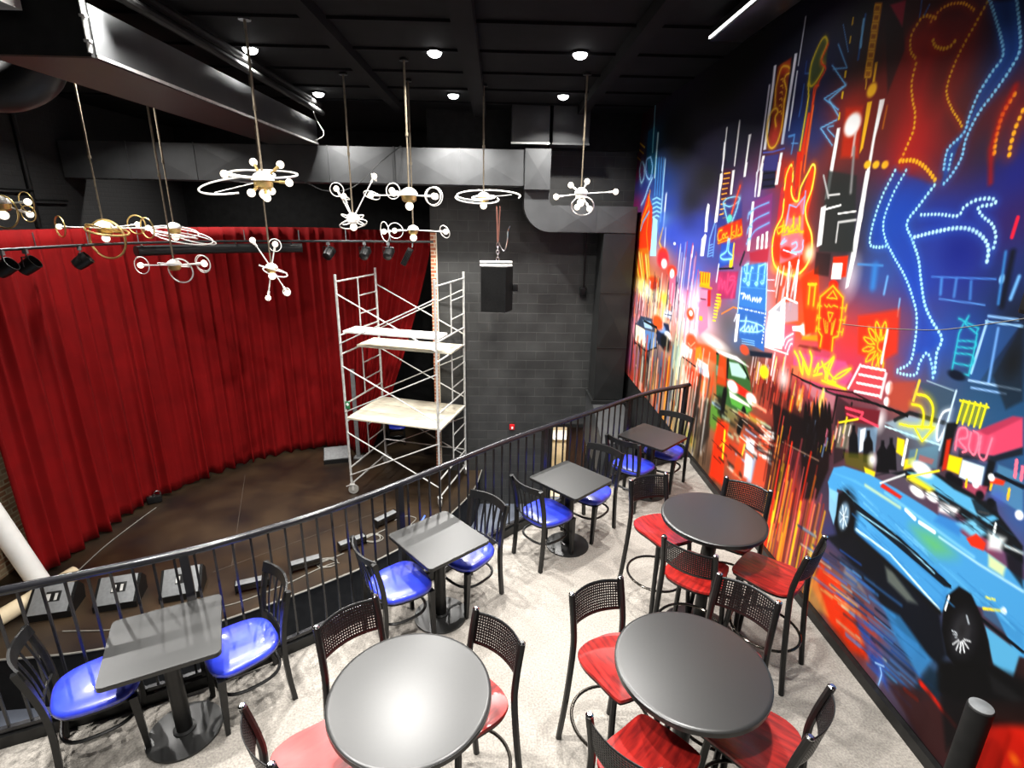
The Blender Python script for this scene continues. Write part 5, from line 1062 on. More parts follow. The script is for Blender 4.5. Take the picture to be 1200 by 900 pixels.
# ------------------------------------------------------------------ mural (paint strokes laid out on the wall in metres)
def paint_mural():
    y0,y1=1.0,11.18; z0,z1=.085,CZ-.01
    ys=[y0]
    while ys[-1]<y1: ys.append(ys[-1]+max(.0058,.0058*(ys[-1]/3.0)**1.6))
    Yc=np.array(ys); Zr=np.linspace(z0,z1,690); ny,nz=len(Yc),len(Zr)
    # underpainting: inverse-distance blend of flat colours
    pts=np.array([[b[0],b[1]] for b in BG]); cols=np.array([lins(b[2]) for b in BG])
    sy,sz=Yc[::5],Zr[::5]
    def warp(y): return 3.2*np.log(y/2+.25)
    yy,zz=np.meshgrid(warp(sy),sz); num=np.zeros(yy.shape+(3,)); den=np.zeros(yy.shape)
    for (py,pz),c in zip(pts,cols):
        w=1/((yy-warp(max(py,.6)))**2+(zz-pz)**2+.02)**1.6; num+=w[...,None]*c; den+=w
    small=num/den[...,None]
    iy=np.interp(Yc,sy,np.arange(len(sy))); iz=np.interp(Zr,sz,np.arange(len(sz)))
    a=np.floor(iy).astype(int).clip(0,len(sy)-2); fa=(iy-a)[None,:,None]; b=np.floor(iz).astype(int).clip(0,len(sz)-2); fb=(iz-b)[:,None,None]
    top=small[b][:,a]*(1-fa)+small[b][:,a+1]*fa; bot=small[b+1][:,a]*(1-fa)+small[b+1][:,a+1]*fa
    C=top*(1-fb)+bot*fb
    def win(ya,yb,za,zb):
        i0,i1=np.searchsorted(Yc,ya),np.searchsorted(Yc,yb); k0,k1=np.searchsorted(Zr,za),np.searchsorted(Zr,zb)
        return (slice(k0,k1),slice(i0,i1)) if i1>i0 and k1>k0 else None
    def segd(Y,Z,pl,closed):
        D=np.full(Y.shape,9.); n=len(pl)
        for i in range(n if closed else n-1):
            (ax,az),(bx,bz)=pl[i],pl[(i+1)%n]; dx,dz=bx-ax,bz-az; L=dx*dx+dz*dz+1e-12
            t=np.clip(((Y-ax)*dx+(Z-az)*dz)/L,0,1); D=np.minimum(D,np.hypot(Y-ax-t*dx,Z-az-t*dz))
        return D
    def blend(w,al,col):
        C[w]=C[w]*(1-al[...,None])+np.array(lins(col))*al[...,None]
    def sm(x): x=np.clip(x,0,1); return x*x*(3-2*x)
    def stroke(col,w_,soft,al,pl):
        soft=max(soft,.004); e=w_/2+soft; ya=min(p[0] for p in pl)-e; yb=max(p[0] for p in pl)+e; za=min(p[1] for p in pl)-e; zb=max(p[1] for p in pl)+e
        w=win(ya,yb,za,zb)
        if w is None: return
        Y,Z=np.meshgrid(Yc[w[1]],Zr[w[0]]); D=segd(Y,Z,pl,False); blend(w,al*sm((w_/2+soft-D)/(2*soft)*1.0+.0 if soft>w_/2 else (w_/2+soft/2-D)/soft),col)
    def polyf(col,soft,al,pl):
        soft=max(soft,.006); ya=min(p[0] for p in pl)-soft; yb=max(p[0] for p in pl)+soft; za=min(p[1] for p in pl)-soft; zb=max(p[1] for p in pl)+soft
        w=win(ya,yb,za,zb)
        if w is None: return
        Y,Z=np.meshgrid(Yc[w[1]],Zr[w[0]]); ins=np.zeros(Y.shape,bool); n=len(pl)
        for i in range(n):
            (ax,az),(bx,bz)=pl[i],pl[(i+1)%n]
            if az==bz: continue
            cr=((az>Z)!=(bz>Z))&(Y<(bx-ax)*(Z-az)/(bz-az)+ax); ins^=cr
        D=segd(Y,Z,pl,True); D=np.where(ins,-D,D); blend(w,al*sm((soft-D)/(2*soft)),col)
    def prs(f): return [(f[i],f[i+1]) for i in range(0,len(f),2)]
    for o in OPS:
        k=o[0]
        if k=='C': stroke(o[1],o[2],o[3],o[4],[(q.x,q.y) for q in catmull([(a_,b_,0) for a_,b_ in prs(o[5])],4)])
        elif k=='P': polyf(o[1],o[2],o[3],prs(o[4]))
        elif k=='S': stroke(o[1],o[2],o[3],o[4],prs(o[5]))
        elif k=='D':
            pl=[Vector((p[0],p[1],0)) for p in prs(o[4])]; dots=resample(catmull(pl,8),o[3])
            stroke('3878d8' if int(o[1][4:],16)>128 else 'd04010',o[2]*5,o[2]*4,.35,[(p.x,p.y) for p in dots])
            for p in dots: stroke(o[1],o[2]*2.0,o[2]*.7,1,[(p.x,p.y),(p.x,p.y+o[2]*.3)])
        elif k=='B':
            y,z=o[5]; rx,rz=o[2]*1.5,o[3]*1.5; w=win(y-rx,y+rx,z-rz,z+rz)
            if w is None: continue
            Y,Z=np.meshgrid(Yc[w[1]],Zr[w[0]]); q=np.sqrt(((Y-y)/rx)**2+((Z-z)/rz)**2); blend(w,sm((1-q)*1.9) if o[4]==1 else o[4]*np.exp(-2.6*q*q)*sm((1-q)*3),o[1])
        elif k=='R':
            _,cols_,n,seed,w_,(l0,l1),slope,al,f=o; pl=prs(f); rg=random.Random(seed)
            ya,yb=min(p[0] for p in pl),max(p[0] for p in pl); za,zb=min(p[1] for p in pl),max(p[1] for p in pl); done=0; tries=0
            while done<n and tries<n*40:
                tries+=1; y=rg.uniform(ya,yb); z=rg.uniform(za,zb); ins=False
                for i in range(len(pl)):
                    (ax,az),(bx,bz)=pl[i],pl[(i+1)%len(pl)]
                    if (az>z)!=(bz>z) and y<(bx-ax)*(z-az)/(bz-az)+ax: ins=not ins
                if not ins: continue
                L=rg.uniform(l0,l1)/2; ww=w_*rg.uniform(.5,1.5)
                d=(rg.uniform(-.03,.03),1) if slope==0 else (1,slope)
                stroke(rg.choice(cols_),ww,ww*.7,al*rg.uniform(.6,1),[(y-d[0]*L,z-d[1]*L),(y+d[0]*L,z+d[1]*L)]); done+=1
    C=np.clip(C,0,1); lc=np.where(C<=.04045,C/12.92,((C+.055)/1.055)**2.4)**1.12
    X=MX-.006; YY,ZZ=np.meshgrid(Yc,Zr); co=np.stack([np.full(YY.shape,X),YY,ZZ],-1).reshape(-1,3).astype(np.float32)
    idx=np.arange(ny*nz).reshape(nz,ny); q=np.stack([idx[:-1,:-1],idx[1:,:-1],idx[1:,1:],idx[:-1,1:]],-1).reshape(-1,4)
    # close the panel with its edges and back so that it has a real thickness
    n0=len(co); y_a,y_b=Yc[0],Yc[-1]
    co=np.vstack([co,np.array([[MX+.004,y_a,z0],[MX+.004,y_b,z0],[MX+.004,y_b,z1],[MX+.004,y_a,z1]],np.float32)])
    ca,cb_,cc,cd=idx[0,0],idx[0,-1],idx[-1,-1],idx[-1,0]
    q=np.vstack([q,[[n0,n0+1,n0+2,n0+3],[ca,cb_,n0+1,n0],[cb_,cc,n0+2,n0+1],[cc,cd,n0+3,n0+2],[cd,ca,n0,n0+3]]]).astype(np.int32)
    me=bpy.data.meshes.new('mural'); me.vertices.add(len(co)); me.vertices.foreach_set('co',co.ravel())
    me.loops.add(q.size); me.loops.foreach_set('vertex_index',q.ravel()); me.polygons.add(len(q)); me.polygons.foreach_set('loop_start',np.arange(0,q.size,4,dtype=np.int32)); me.polygons.foreach_set('loop_total',np.full(len(q),4,np.int32)); me.update(calc_edges=True)
    at=me.color_attributes.new('paint','FLOAT_COLOR','POINT'); rgba=np.ones((len(co),4),np.float32); rgba[:n0,:3]=(lc*.85).reshape(-1,3); rgba[n0:,:3]=.02; at.data.foreach_set('color',rgba.ravel())
    m=bpy.data.materials.new('mural_paint'); m.use_nodes=True; N=m.node_tree.nodes; L=m.node_tree.links; b=N['Principled BSDF']; b.inputs['Roughness'].default_value=.65; b.inputs['Specular IOR Level'].default_value=.12
    a=N.new('ShaderNodeVertexColor'); a.layer_name='paint'; L.new(a.outputs[0],b.inputs['Base Color']); me.materials.append(m)
    ob=bpy.data.objects.new('mural',me); COL.objects.link(ob)
    tag(ob,'neon city street mural with guitar, dancer and blue car covering the right wall','mural')
def lins(h): return [int(h[i:i+2],16)/255 for i in (0,2,4)]
paint_mural()
# ------------------------------------------------------------------ guard rail along the mezzanine edge
gr=thing('guard_railing','long black metal guard railing curving along the mezzanine edge','railing',(0,0,0))
top=off(RP,.045); M().tube([(p.x,p.y,1.07) for p in top],.028,12).build('top_rail',K['rail'],gr)
lo=off(RP,.045); m=M()
for a,b in zip(lo[:-1],lo[1:]): m.bar((a.x,a.y,.11),(b.x,b.y,.11),.03,.03)
m.build('bottom_rail',K['rail'],gr)
posts=[0,4.96,8.4]
L=[0]
for a,b in zip(top[:-1],top[1:]): L.append(L[-1]+(b-a).length)
def at_len(s):
    for i in range(len(L)-1):
        if L[i]<=s<=L[i+1]:
            t=(s-L[i])/(L[i+1]-L[i]); return top[i].lerp(top[i+1],t),(top[i+1]-top[i]).normalized()
    return top[-1],(top[-1]-top[-2]).normalized()
def len_of(x):
    for i in range(len(top)-1):
        if top[i].x<=x<=top[i+1].x: return L[i]+(L[i+1]-L[i])*(x-top[i].x)/(top[i+1].x-top[i].x)
PS=[len_of(x) for x in (-3.4,-2.02,-.80,.50,1.60)]+[L[-1]-.06]
for s in PS:
    p,t=at_len(s); M().box((p.x,p.y,.5),(.05,.05,1.12),rz=math.atan2(t.y,t.x)).build('post',K['rail'],gr)
s=.05
while s<L[-1]:
    if min(abs(s-q) for q in PS)>.05:
        p,t=at_len(s); M().box((p.x,p.y,.56),(.014,.014,.98),rz=math.atan2(t.y,t.x)).build('baluster',K['rail'],gr)
    s+=.112
# ------------------------------------------------------------------ square tables and blue chairs
G_ST='square tables along the railing'; G_BC='blue slat back chairs along the railing'; G_RT='round bar height tables'; G_RS='red bar stools round the high tables'
def square_table():
    t=thing('square_table','','table',group=G_ST)
    M().prism(rrect(.60,.57,.035),.722,.744).build('table_edge',K['tableedge'],t); M().prism(rrect(.594,.564,.033),.7442,.748).build('tabletop',K['tabletop'],t)
    m=M(); m.lathe([(.047,.02),(.047,.70)],20); m.box((0,0,.712),(.34,.05,.02)); m.box((0,0,.712),(.05,.34,.02)); m.build('pedestal',K['powder'],t)
    m=M(); m.lathe([(.215,0),(.218,.006),(.215,.014),(.12,.022),(.07,.026)],40); m.lathe([(.065,.024),(.065,.034),(.05,.04)],24); m.build('base_plate',K['tabletop'],t)
    return t
def blue_chair():
    t=thing('dining_chair','','chair',group=G_BC)
    # cushion
    prof=[]
    def out(s,n=40):
        r=[]
        for i in range(n):
            a=2*PI*i/n; cx,sy=math.cos(a),math.sin(a); e=2/3.2
            x=math.copysign(abs(cx)**e,cx)*.215*s; y=math.copysign(abs(sy)**e,sy)*.215*s; x*=1+.10*y/.215; r.append((x,y))
        return r
    lay=[(.93,.432),(1,.44),(1.01,.458),(.985,.474),(.90,.486),(.6,.494),(.2,.497)]; m=M(); n=40
    v=[];f=[]
    for s_,z in lay: v+=[(x,y,z) for x,y in out(s_)]
    for i in range(len(lay)-1):
        for j in range(n): f.append((i*n+j,i*n+(j+1)%n,(i+1)*n+(j+1)%n,(i+1)*n+j))
    f.append(tuple(range(n-1,-1,-1))); f.append(tuple((len(lay)-1)*n+j for j in range(n))); m.add(v,f); m.build('seat',K['vinyl'],t,angle=60)
    m=M(); m.prism(out(.94),.415,.431); m.build('seat_frame',K['powder'],t)
    for sx in (-1,1):
        pts=catmull([(sx*.195,-.235,0),(sx*.195,-.215,.22),(sx*.195,-.208,.45),(sx*.2,-.225,.64),(sx*.205,-.275,.86)],5)
        m=M(); m.tube(pts,.022,4,ups=(0,1,0)); m.build('leg',K['powder'],t,angle=40)
        M().tube([(sx*.185,.185,0),(sx*.19,.17,.43)],[.020,.031],4,ups=(0,1,0)).build('leg',K['powder'],t)
    ring=[]
    for i in range(36):
        a=2*PI*i/36; cx,sy=math.cos(a),math.sin(a); ring.append((math.copysign(abs(cx)**.72,cx)*.185,math.copysign(abs(sy)**.72,sy)*.19-.015,.25))
    M().tube(ring,.0115,8,closed=True).build('stretcher',K['powder'],t)
    # back: bowed crest rail, lower rail, slats
    def bow(x,d): return -d*(1-(x/.2)**2)
    m=M(); k=12
    for i in range(k):
        xa,xb=-.205+.41*i/k,-.205+.41*(i+1)/k
        A=(xa,-.262+bow(xa,.055),.835); B=(xb,-.262+bow(xb,.055),.835)
        v=[]
        for (x,y,z) in (A,B):
            for dz,dy in ((-.035,.018),(.032,.0)): v+=[(x,y+dy-.007,z+dz),(x,y+dy+.007,z+dz)]
        m.add(v,[(0,1,5,4),(2,6,7,3),(0,4,6,2),(1,3,7,5)]+([(0,2,3,1)] if i==0 else [])+([(4,5,7,6)] if i==k-1 else []))
    m.build('crest_rail',K['powder'],t)
    M().tube([(x,-.21+bow(x,.03),.50) for x in (-.195,-.1,0,.1,.195)],.009,8).build('lower_rail',K['powder'],t)
    for i in range(5):
        x=-.135+i*.0675
        pts=catmull([(x,-.21+bow(x,.03),.50),(x,-.222+bow(x,.04),.65),(x*1.03,-.25+bow(x,.055),.81)],4)
        M().tube(pts,.012,6,flat=.4,ups=(0,1,0)).build('slat',K['powder'],t)
    return t
st0=square_table(); ch0=blue_chair()
TB=[((-1.975,2.65,0),26,'square charcoal table at the left front end of the railing'),((-.455,3.685,0),-49,'square charcoal table at the railing behind the pale lit round table'),
    ((.72,4.69,0),-47.5,'square charcoal table at the railing, second from the mural'),((1.82,5.77,0),-47,'small dark square table in the corner against the mural')]
for i,(p,a,l) in enumerate(TB):
    if i==0: st0.location=p; st0.rotation_euler.z=math.radians(a); st0['label']=l
    else: dup(st0,p,math.radians(a),l)
def seat_from_back(mx,my,rz,d=.265):
    f=math.radians(rz+90); return (mx+d*math.cos(f),my+d*math.sin(f),0)
CH=[(-2.61,2.44,-56,'blue seated slat back chair on the left of the leftmost square table'),(-1.47,3.06,130,'blue seated slat back chair on the right of the leftmost square table'),
    (-.96,3.36,-54,'blue chair left of the square table behind the pale round table'),(-.07,4.11,137,'blue chair on the far right side of the table behind the pale round table'),
    (.27,4.38,-52,'blue chair left of the square table second from the mural'),(1.14,5.16,137,'blue chair right of the square table second from the mural, tucked under it'),
    (1.38,5.40,-44,'blue chair on the near left side of the corner square table'),(2.23,6.20,140,'blue chair in the far corner between square table and mural')]
for i,(x,y,a,l) in enumerate(CH):
    p=seat_from_back(x,y,a)
    if i==0: ch0.location=p; ch0.rotation_euler.z=math.radians(a); ch0['label']=l
    else: dup(ch0,p,math.radians(a),l)
bsc=dup(ch0,(-2.55,12.75,SZ),math.radians(-80),'single blue chair in the dark backstage behind the scaffold','chair left backstage')
# ------------------------------------------------------------------ round tables and red stools
def round_table():
    t=thing('round_table','','table',group=G_RT)
    M().lathe([(.370,1.014),(.379,1.018),(.380,1.030),(.379,1.044)],72).build('table_edge',K['tableedge'],t); M().lathe([(.378,1.0441),(.372,1.049),(.36,1.050)],72).build('tabletop',K['tabletop'],t)
    m=M(); m.lathe([(.045,.02),(.045,1.0)],20); m.box((0,0,1.0),(.4,.06,.025)); m.box((0,0,1.0),(.06,.4,.025)); m.build('pedestal',K['powder'],t)
    m=M(); m.lathe([(.28,0),(.283,.007),(.28,.016),(.12,.026),(.07,.03)],48); m.lathe([(.07,.028),(.07,.04),(.055,.046)],24); m.build('base_plate',K['powder'],t)
    return t
def bar_stool():
    t=thing('bar_stool','','stool',group=G_RS)
    def outl(s):
        P=catmull([(-.13,.215),(0,.222),(.13,.215),(.168,.185),(.185,.05),(.20,-.08),(.17,-.17),(.09,-.21),(0,-.217),(-.09,-.21),(-.17,-.17),(-.20,-.08),(-.185,.05),(-.168,.185),(-.13,.215)][0:15],4)
        return [(p[0]*s,p[1]*s) for p in [(q.x,q.y) for q in [Vector((p_.x,p_.y,0)) for p_ in P[:-1]]]]
    o_=outl(1); n=len(o_); lay=[(1,.742),(1.0,.756),(.985,.760),(.8,.756),(.5,.748),(.15,.745)]
    v=[];f=[]
    for s_,z in lay: v+=[(x*s_,y*s_,z) for x,y in o_]
    for i in range(len(lay)-1):
        for j in range(n): f.append((i*n+j,i*n+(j+1)%n,(i+1)*n+(j+1)%n,(i+1)*n+j))
    f.append(tuple(range(n-1,-1,-1))); f.append(tuple((len(lay)-1)*n+j for j in range(n)))
    M().add(v,f).build('seat',K['redwood'],t,angle=50)
    m=M(); m.prism([(x*.97,y*.97) for x,y in o_],.722,.7415); m.build('seat_frame',K['powder'],t)
    for sx in (-1,1):
        pts=catmull([(sx*.20,-.275,0),(sx*.187,-.235,.36),(sx*.18,-.205,.74),(sx*.178,-.215,.90),(sx*.176,-.255,1.10)],5)
        m=M(); m.tube(pts,.0195,8,ups=(0,1,0)); m.build('leg',K['powder'],t)
        M().tube([(sx*.19,.20,0),(sx*.15,.15,.725)],.0185,8).build('leg',K['powder'],t)
        M().lathe([(.018,0),(.018,.004),(.010,.012)],10,(sx*.176,-.256,1.10)).build('post_cap',K['chrome'],t)
    M().tube([(.228*math.cos(2*PI*i/40),-.035+.24*math.sin(2*PI*i/40),.30) for i in range(40)],.0105,8,closed=True).build('footrest_ring',K['darkchrome'],t)
    # perforated, backward bowed steel back panel with real holes
    nx,nz=25,12; W_,z0,z1=.345,.895,1.085
    def pt(u,w):
        x=-W_/2+W_*u; z=z0+(z1-z0)*w-.028*(1-(2*u-1)**2)*(1-w)*.0; y=-.222-.035*w-.045*(1-(2*u-1)**2); return (x,y,z+.012*(1-(2*u-1)**2)*(w-.3))
    v=[];f=[]
    for i in range(nx):
        for j in range(nz):
            u0,u1,w0,w1=i/nx,(i+1)/nx,j/nz,(j+1)/nz; o=len(v); v+=[pt(u0,w0),pt(u1,w0),pt(u1,w1),pt(u0,w1)]
            um,wm,h,g=(u0+u1)/2,(w0+w1)/2,.25/nx,.27/nz
            if i in (0,nx-1) or j in (0,nz-1): f.append((o,o+1,o+2,o+3)); continue
            v+=[pt(um-h,wm-g),pt(um+h,wm-g),pt(um+h,wm+g),pt(um-h,wm+g)]
            f+=[(o+a,o+(a+1)%4,o+4+(a+1)%4,o+4+a) for a in range(4)]
    b=M().add(v,f).build('perforated_back',K['powder'],t); s_=b.modifiers.new('thickness','SOLIDIFY'); s_.thickness=.004; s_.offset=0
    return t
rt0=round_table(); bs0=bar_stool()
for i,(p,l) in enumerate((((-.395,1.965,0),'nearest round high table, its top pale from lamp reflection'),((.985,2.125,0),'round black high table at the front right with four red stools'),((1.63,3.505,0),'round black high table farthest from the camera, beside the mural'))):
    if i==0: rt0.location=p; rt0['label']=l
    else: dup(rt0,p,0,l)
ST=[(-.81,2.44,-136,'red stool behind the pale round table, its back towards the railing'),(.01,2.33,134,'red stool on the right of the pale round table'),(-.99,1.72,-49,'red stool at the lower left of the pale round table'),
    (.60,2.65,206,'red stool on the left of the front right round table'),(1.49,2.63,133,'stool behind the front right round table, backing onto the far table'),(.54,1.67,-46,'dark red stool at the bottom edge, left front of the front right table'),(1.45,1.81,46,'red stool at the lower right, in front of the front right table'),
    (1.28,4.04,200,'red stool on the far left of the farthest round table'),(1.29,3.06,-40,'red stool on the near side of the farthest round table, back turned to the camera'),(2.07,3.92,139,'stool behind the farthest round table, close to the mural'),(2.14,3.05,43,'red stool between the farthest round table and the painted blue car')]
for i,(x,y,a,l) in enumerate(ST):
    p=seat_from_back(x,y,a,.25)
    if i==0: bs0.location=p; bs0.rotation_euler.z=math.radians(a); bs0['label']=l
    else: dup(bs0,p,math.radians(a),l)
# ------------------------------------------------------------------ black bollard and wall speaker near the camera
t=thing('short_post','short round black post with grey cap at the bottom right by the mural','post',(2.53,2.10,0))
M().lathe([(.058,0),(.058,.78),(.054,.785)],28).build('post_body',K['black'],t); M().lathe([(.053,.7855),(.053,.79),(.05,.792)],28).build('post_cap',K['grey'],t)
t=thing('wall_speaker','black box speaker high on the mural at the right edge','speaker',(2.51,2.245,2.76))
M().rbox((0,0,.28),(.26,.30,.5),.012).build('cabinet',K['powder'],t); M().rbox((-.134,0,.28),(.012,.27,.46),.004).build('grille',K['black'],t); M().box((.145,0,.28),(.05,.08,.12)).build('wall_bracket',K['chrome'],t)
w=M(); w.tube(catmull([(MX-.0075,4.05,2.42),(MX-.0075,3.6,2.48),(MX-.0075,3.2,2.55),(MX-.0075,2.95,2.62),(MX-.0075,2.42,2.80)],6),.0022,5); tag(w.build('thin_wire',K['cable']),'thin pale wire running along the mural to the right wall speaker','wire')
# ------------------------------------------------------------------ stage curtains
CP=catmull([(-7.15,7.2,0),(-7.12,8.2,0),(-7.0,9.4,0),(-6.55,10.4,0),(-5.85,11.4,0),(-4.95,12.1,0),(-4.1,12.35,0),(-3.45,12.15,0)],14)
def curtain(path,label,zt,zb,waves,amp,seed,pathb=None,scal=0):
    rg=random.Random(seed); U=420; V=26; Ls=[0]
    P=resample(path,.012); n=len(P); ph=[rg.uniform(0,6.28) for _ in range(6)]
    pb=pathb or path; tot=sum((b-a).length for a,b in zip(path[:-1],path[1:]))
    PB=[]; Lb=[0]
    for a,b in zip(pb[:-1],pb[1:]): Lb.append(Lb[-1]+(b-a).length)
    def atb(t):
        s=t*Lb[-1]
        for i in range(len(Lb)-1):
            if s<=Lb[i+1]+1e-9:
                k=(s-Lb[i])/(Lb[i+1]-Lb[i]); return pb[i].lerp(pb[i+1],k),(pb[i+1]-pb[i]).normalized()
        return pb[-1],(pb[-1]-pb[-2]).normalized()
    v=[];f=[]
    B=[atb(i/(n-1)) for i in range(n)]
    for j in range(V+1):
        h=j/V
        for i in range(n):
            u=i/(n-1); a=P[i]; t=(P[min(i+1,n-1)]-P[max(i-1,0)]).normalized(); b,tb=B[i]
            e=h**1.25; q=a.lerp(b,e); tt=t.lerp(tb,e).normalized(); nrm=Vector((-tt.y,tt.x,0))
            w=2*PI*waves*u; d=2*(.5+.5*math.sin(w+.9*math.sin(w*.37+ph[0])+ph[1]+.25*math.sin(3*h+ph[2])))**.5-1.2+.22*math.sin(w*1.6+ph[2]+.9*h)+.35*math.sin(w*.41+ph[3])
            k=amp*(.55+.6*h)*(1-.25*math.sin(w*.23+ph[4])*h)
            z=zt+(zb-zt)*h+(scal*.5*math.sin(w*.9+ph[5])*h**6)
            q=q+nrm*(d*k); v.append((q.x,q.y,z))
    for j in range(V):
        for i in range(n-1): f.append((j*n+i,j*n+i+1,(j+1)*n+i+1,(j+1)*n+i))
    o=M().add(v,f).build('stage_curtain',K['curtain'],angle=180); s=o.modifiers.new('thickness','SOLIDIFY'); s.thickness=.012; s.offset=0
    return tag(o,label,'curtain','red velvet stage curtains')
i1=58
curtain(CP[:i1+2],'long left red velvet curtain panel hanging beside the brick wall',2.86,-2.38,17,.055,3,scal=.05)
p2=[p+Vector((.05,.10,0)) for p in CP[i1-1:]]
curtain(p2,'middle red velvet curtain panel hanging behind the chandeliers',2.86,-2.40,9,.05,5,scal=.04)
pt=[Vector((-3.5,12.22,0)),Vector((-2.8,12.2,0)),Vector((-2.1,12.1,0)),Vector((-1.42,11.9,0))]
pbm=[Vector((-3.55,12.15,0)),Vector((-3.4,12.1,0)),Vector((-3.25,12.05,0)),Vector((-3.08,11.98,0))]
curtain(catmull(pt,10),'right red velvet curtain panel pulled aside behind the scaffold',2.84,-2.36,11,.05,9,pathb=catmull(pbm,10))
t=thing('curtain_upright','slim grey upright between the curtains behind the scaffold','post',(-3.33,11.86,SZ))
M().box((0,0,1.1),(.09,.03,2.2)).build('upright_bar',K['grey'],t); M().box((0,0,.008),(.2,.2,.016)).build('foot_plate',K['grey'],t)
# ------------------------------------------------------------------ lighting pipes with stage lanterns
def arc_pipe(z,dy): return [Vector((x,y+dy,z)) for x,y in ((-6.35,6.3),(-6.25,7.6),(-5.95,8.8),(-5.2,9.75),(-3.9,10.4),(-2.6,10.75),(-1.3,11.0))]
pp=catmull(arc_pipe(2.66,0),8)
t=thing('lighting_pipe','thin lighting pipe curving across in front of the red curtain top','pipe',(0,0,0))
M().tube(pp,.022,8).build('pipe',K['ductblack'],t)
for x in range(8,48,5): M().tube([pp[x],pp[x]+Vector((0,0,.2 if x<38 else .22))],.008,6).build('hanger',K['grey'],t)
t=thing('rolled_drape_batten','thick black rolled drape batten hanging below the lighting pipe','batten',(0,0,0))
q=[p+Vector((0,.14,-.13)) for p in pp[17:34]]; M().tube(q,.085,12).build('batten_roll',K['ductblack'],t)
m=M()
for k in (1,6,10,15): m.tube([q[k]+Vector((0,-.04,.06)),q[k]+Vector((0,-.13,.15))],.012,6)
m.build('batten_clip',K['chrome'],t)
def lantern():
    t=thing('hanging_stage_lantern','','stage light',group='black stage lanterns under the lighting pipe')
    m=M(); m.box((0,0,-.03),(.05,.05,.06)); m.tube([(0,0,-.05),(0,0,-.10)],.01,8); m.build('clamp',K['grey'],t)
    m=M(); m.tube([(-.11,0,-.22),(-.11,0,-.10),(.11,0,-.10),(.11,0,-.22)],.01,6); m.build('yoke',K['powder'],t)
    R=Matrix.Rotation(math.radians(55),3,'X')
    m=M(); m.lathe([(.05,-.12),(.085,-.10),(.095,-.02),(.098,.11),(.09,.11),(.085,.02)],20,(0,0,-.22),R.inverted()); m.build('lamp_can',K['powder'],t)
    M().lathe([(.084,.03),(.06,.045),(.01,.05)],20,(0,0,-.22),R.inverted()).build('lens',K['darkchrome'],t)
    return t
l0=lantern(); LP=[(5,-80,'stage lantern cut by the left picture edge under the lighting pipe'),(7,-78,'stage lantern second from the left edge under the lighting pipe'),(12,-65,'stage lantern left of the brass ring chandelier hoop on the pipe'),(36,-15,'stage lantern just right of the thick rolled batten on the pipe'),(40,-10,'stage lantern above the scaffold, left of a close pair'),(42.7,-10,'stage lantern above the scaffold, right of a close pair')]
def pipe_at(i):
    k=int(i); return pp[k].lerp(pp[k+1],i-k)
for i,(x,a,l) in enumerate(LP):
    p=pipe_at(x)+Vector((0,0,-.008))
    if i==0: l0.location=p; l0.rotation_euler.z=math.radians(a); l0['label']=l
    else: dup(l0,p,math.radians(a),l)
p=pipe_at(45.6)+Vector((0,0,.01)); t=thing('hanging_strip_lantern','ribbed silver black strip lantern tilted at the right pipe end','stage light',p)
R=Matrix.Rotation(math.radians(28),3,'Y'); m=M(); m.rbox((-.13,0,-.30),(.11,.10,.36),.012,mtx=R); m.build('lamp_body',K['powder'],t)
m=M()
for k in range(4): m.box(Vector((-.13,-.055,-.30))+R@Vector((-.036+k*.024,0,-.01)),(.010,.012,.30),mtx=R)
m.build('heat_fin',K['chrome'],t); M().tube([(0,0,0),(-.02,0,-.12)],.012,6).build('clamp',K['grey'],t)
# ------------------------------------------------------------------ ducts
def xbox(m,x0,x1,y0,y1,z0,z1,n,axis='x',d=.018):
    """box duct whose front panels are cross-broken (pressed to a shallow pyramid)"""
    m.box(((x0+x1)/2,(y0+y1)/2,(z0+z1)/2),(x1-x0,y1-y0,z1-z0))
    for i in range(n):
        if axis=='x': a,b=x0+(x1-x0)*i/n,x0+(x1-x0)*(i+1)/n; c,e=z0,z1
        else: a,b=x0,x1; c,e=z0+(z1-z0)*i/n,z0+(z1-z0)*(i+1)/n
        y=y0-.002; m.add([(a+.01,y,c+.005),(b-.01,y,c+.005),(b-.01,y,e-.005),(a+.01,y,e-.005),((a+b)/2,y-d,(c+e)/2)],[(0,1,4),(1,2,4),(2,3,4),(3,0,4)])
        if axis=='x' and i: m.box((a,y0-.006,(c+e)/2),(.012,.02,e-c+.02))
        if axis!='x' and i: m.box(((a+b)/2,y0-.006,c),(b-a+.02,.02,.012))
    return m
t=thing('cross_duct','long grey rectangular duct crossing below the ceiling at the back','duct',(0,0,0))
xbox(M(),-7.75,.45,10.40,11.0,3.70,4.31,7).build('duct_run',K['duct'],t,angle=3); xbox(M(),.455,.92,10.36,11.0,3.64,4.33,1).build('end_section',K['duct'],t,angle=3)
prof=[(.46,3.635),(.46,3.42)]+arc(.96,3.40,.50,180,268,9)+[(1.05,2.90),(2.58,2.90),(2.58,3.38),(1.06,3.38)]+arc(1.02,3.46,.09,270,180,4)+[(.92,3.635)]
t=thing('elbow_duct','grey duct elbow sweeping down and right on the block wall','duct',(0,0,0))
M().prism([(x,-z) for x,z in prof],10.46,11.12,lambda x,y,z:(x,z,-y)).build('elbow',K['duct'],t,angle=20)
m=M()
for a,b in ((1.1,1.82),(1.84,2.56)): m.add([(a,10.457,2.91),(b,10.457,2.91),(b,10.457,3.37),(a,10.457,3.37),((a+b)/2,10.437,3.14)],[(0,1,4),(1,2,4),(2,3,4),(3,0,4)])
m.build('cross_broken_panel',K['duct'],t,angle=3)
t=thing('corner_duct','dark upright duct in the corner beside the mural edge','duct',(0,0,0))
xbox(M(),1.98,2.58,10.44,11.12,-.42,2.885,3,'z').build('upright_run',K['ductblack'],t,angle=3)
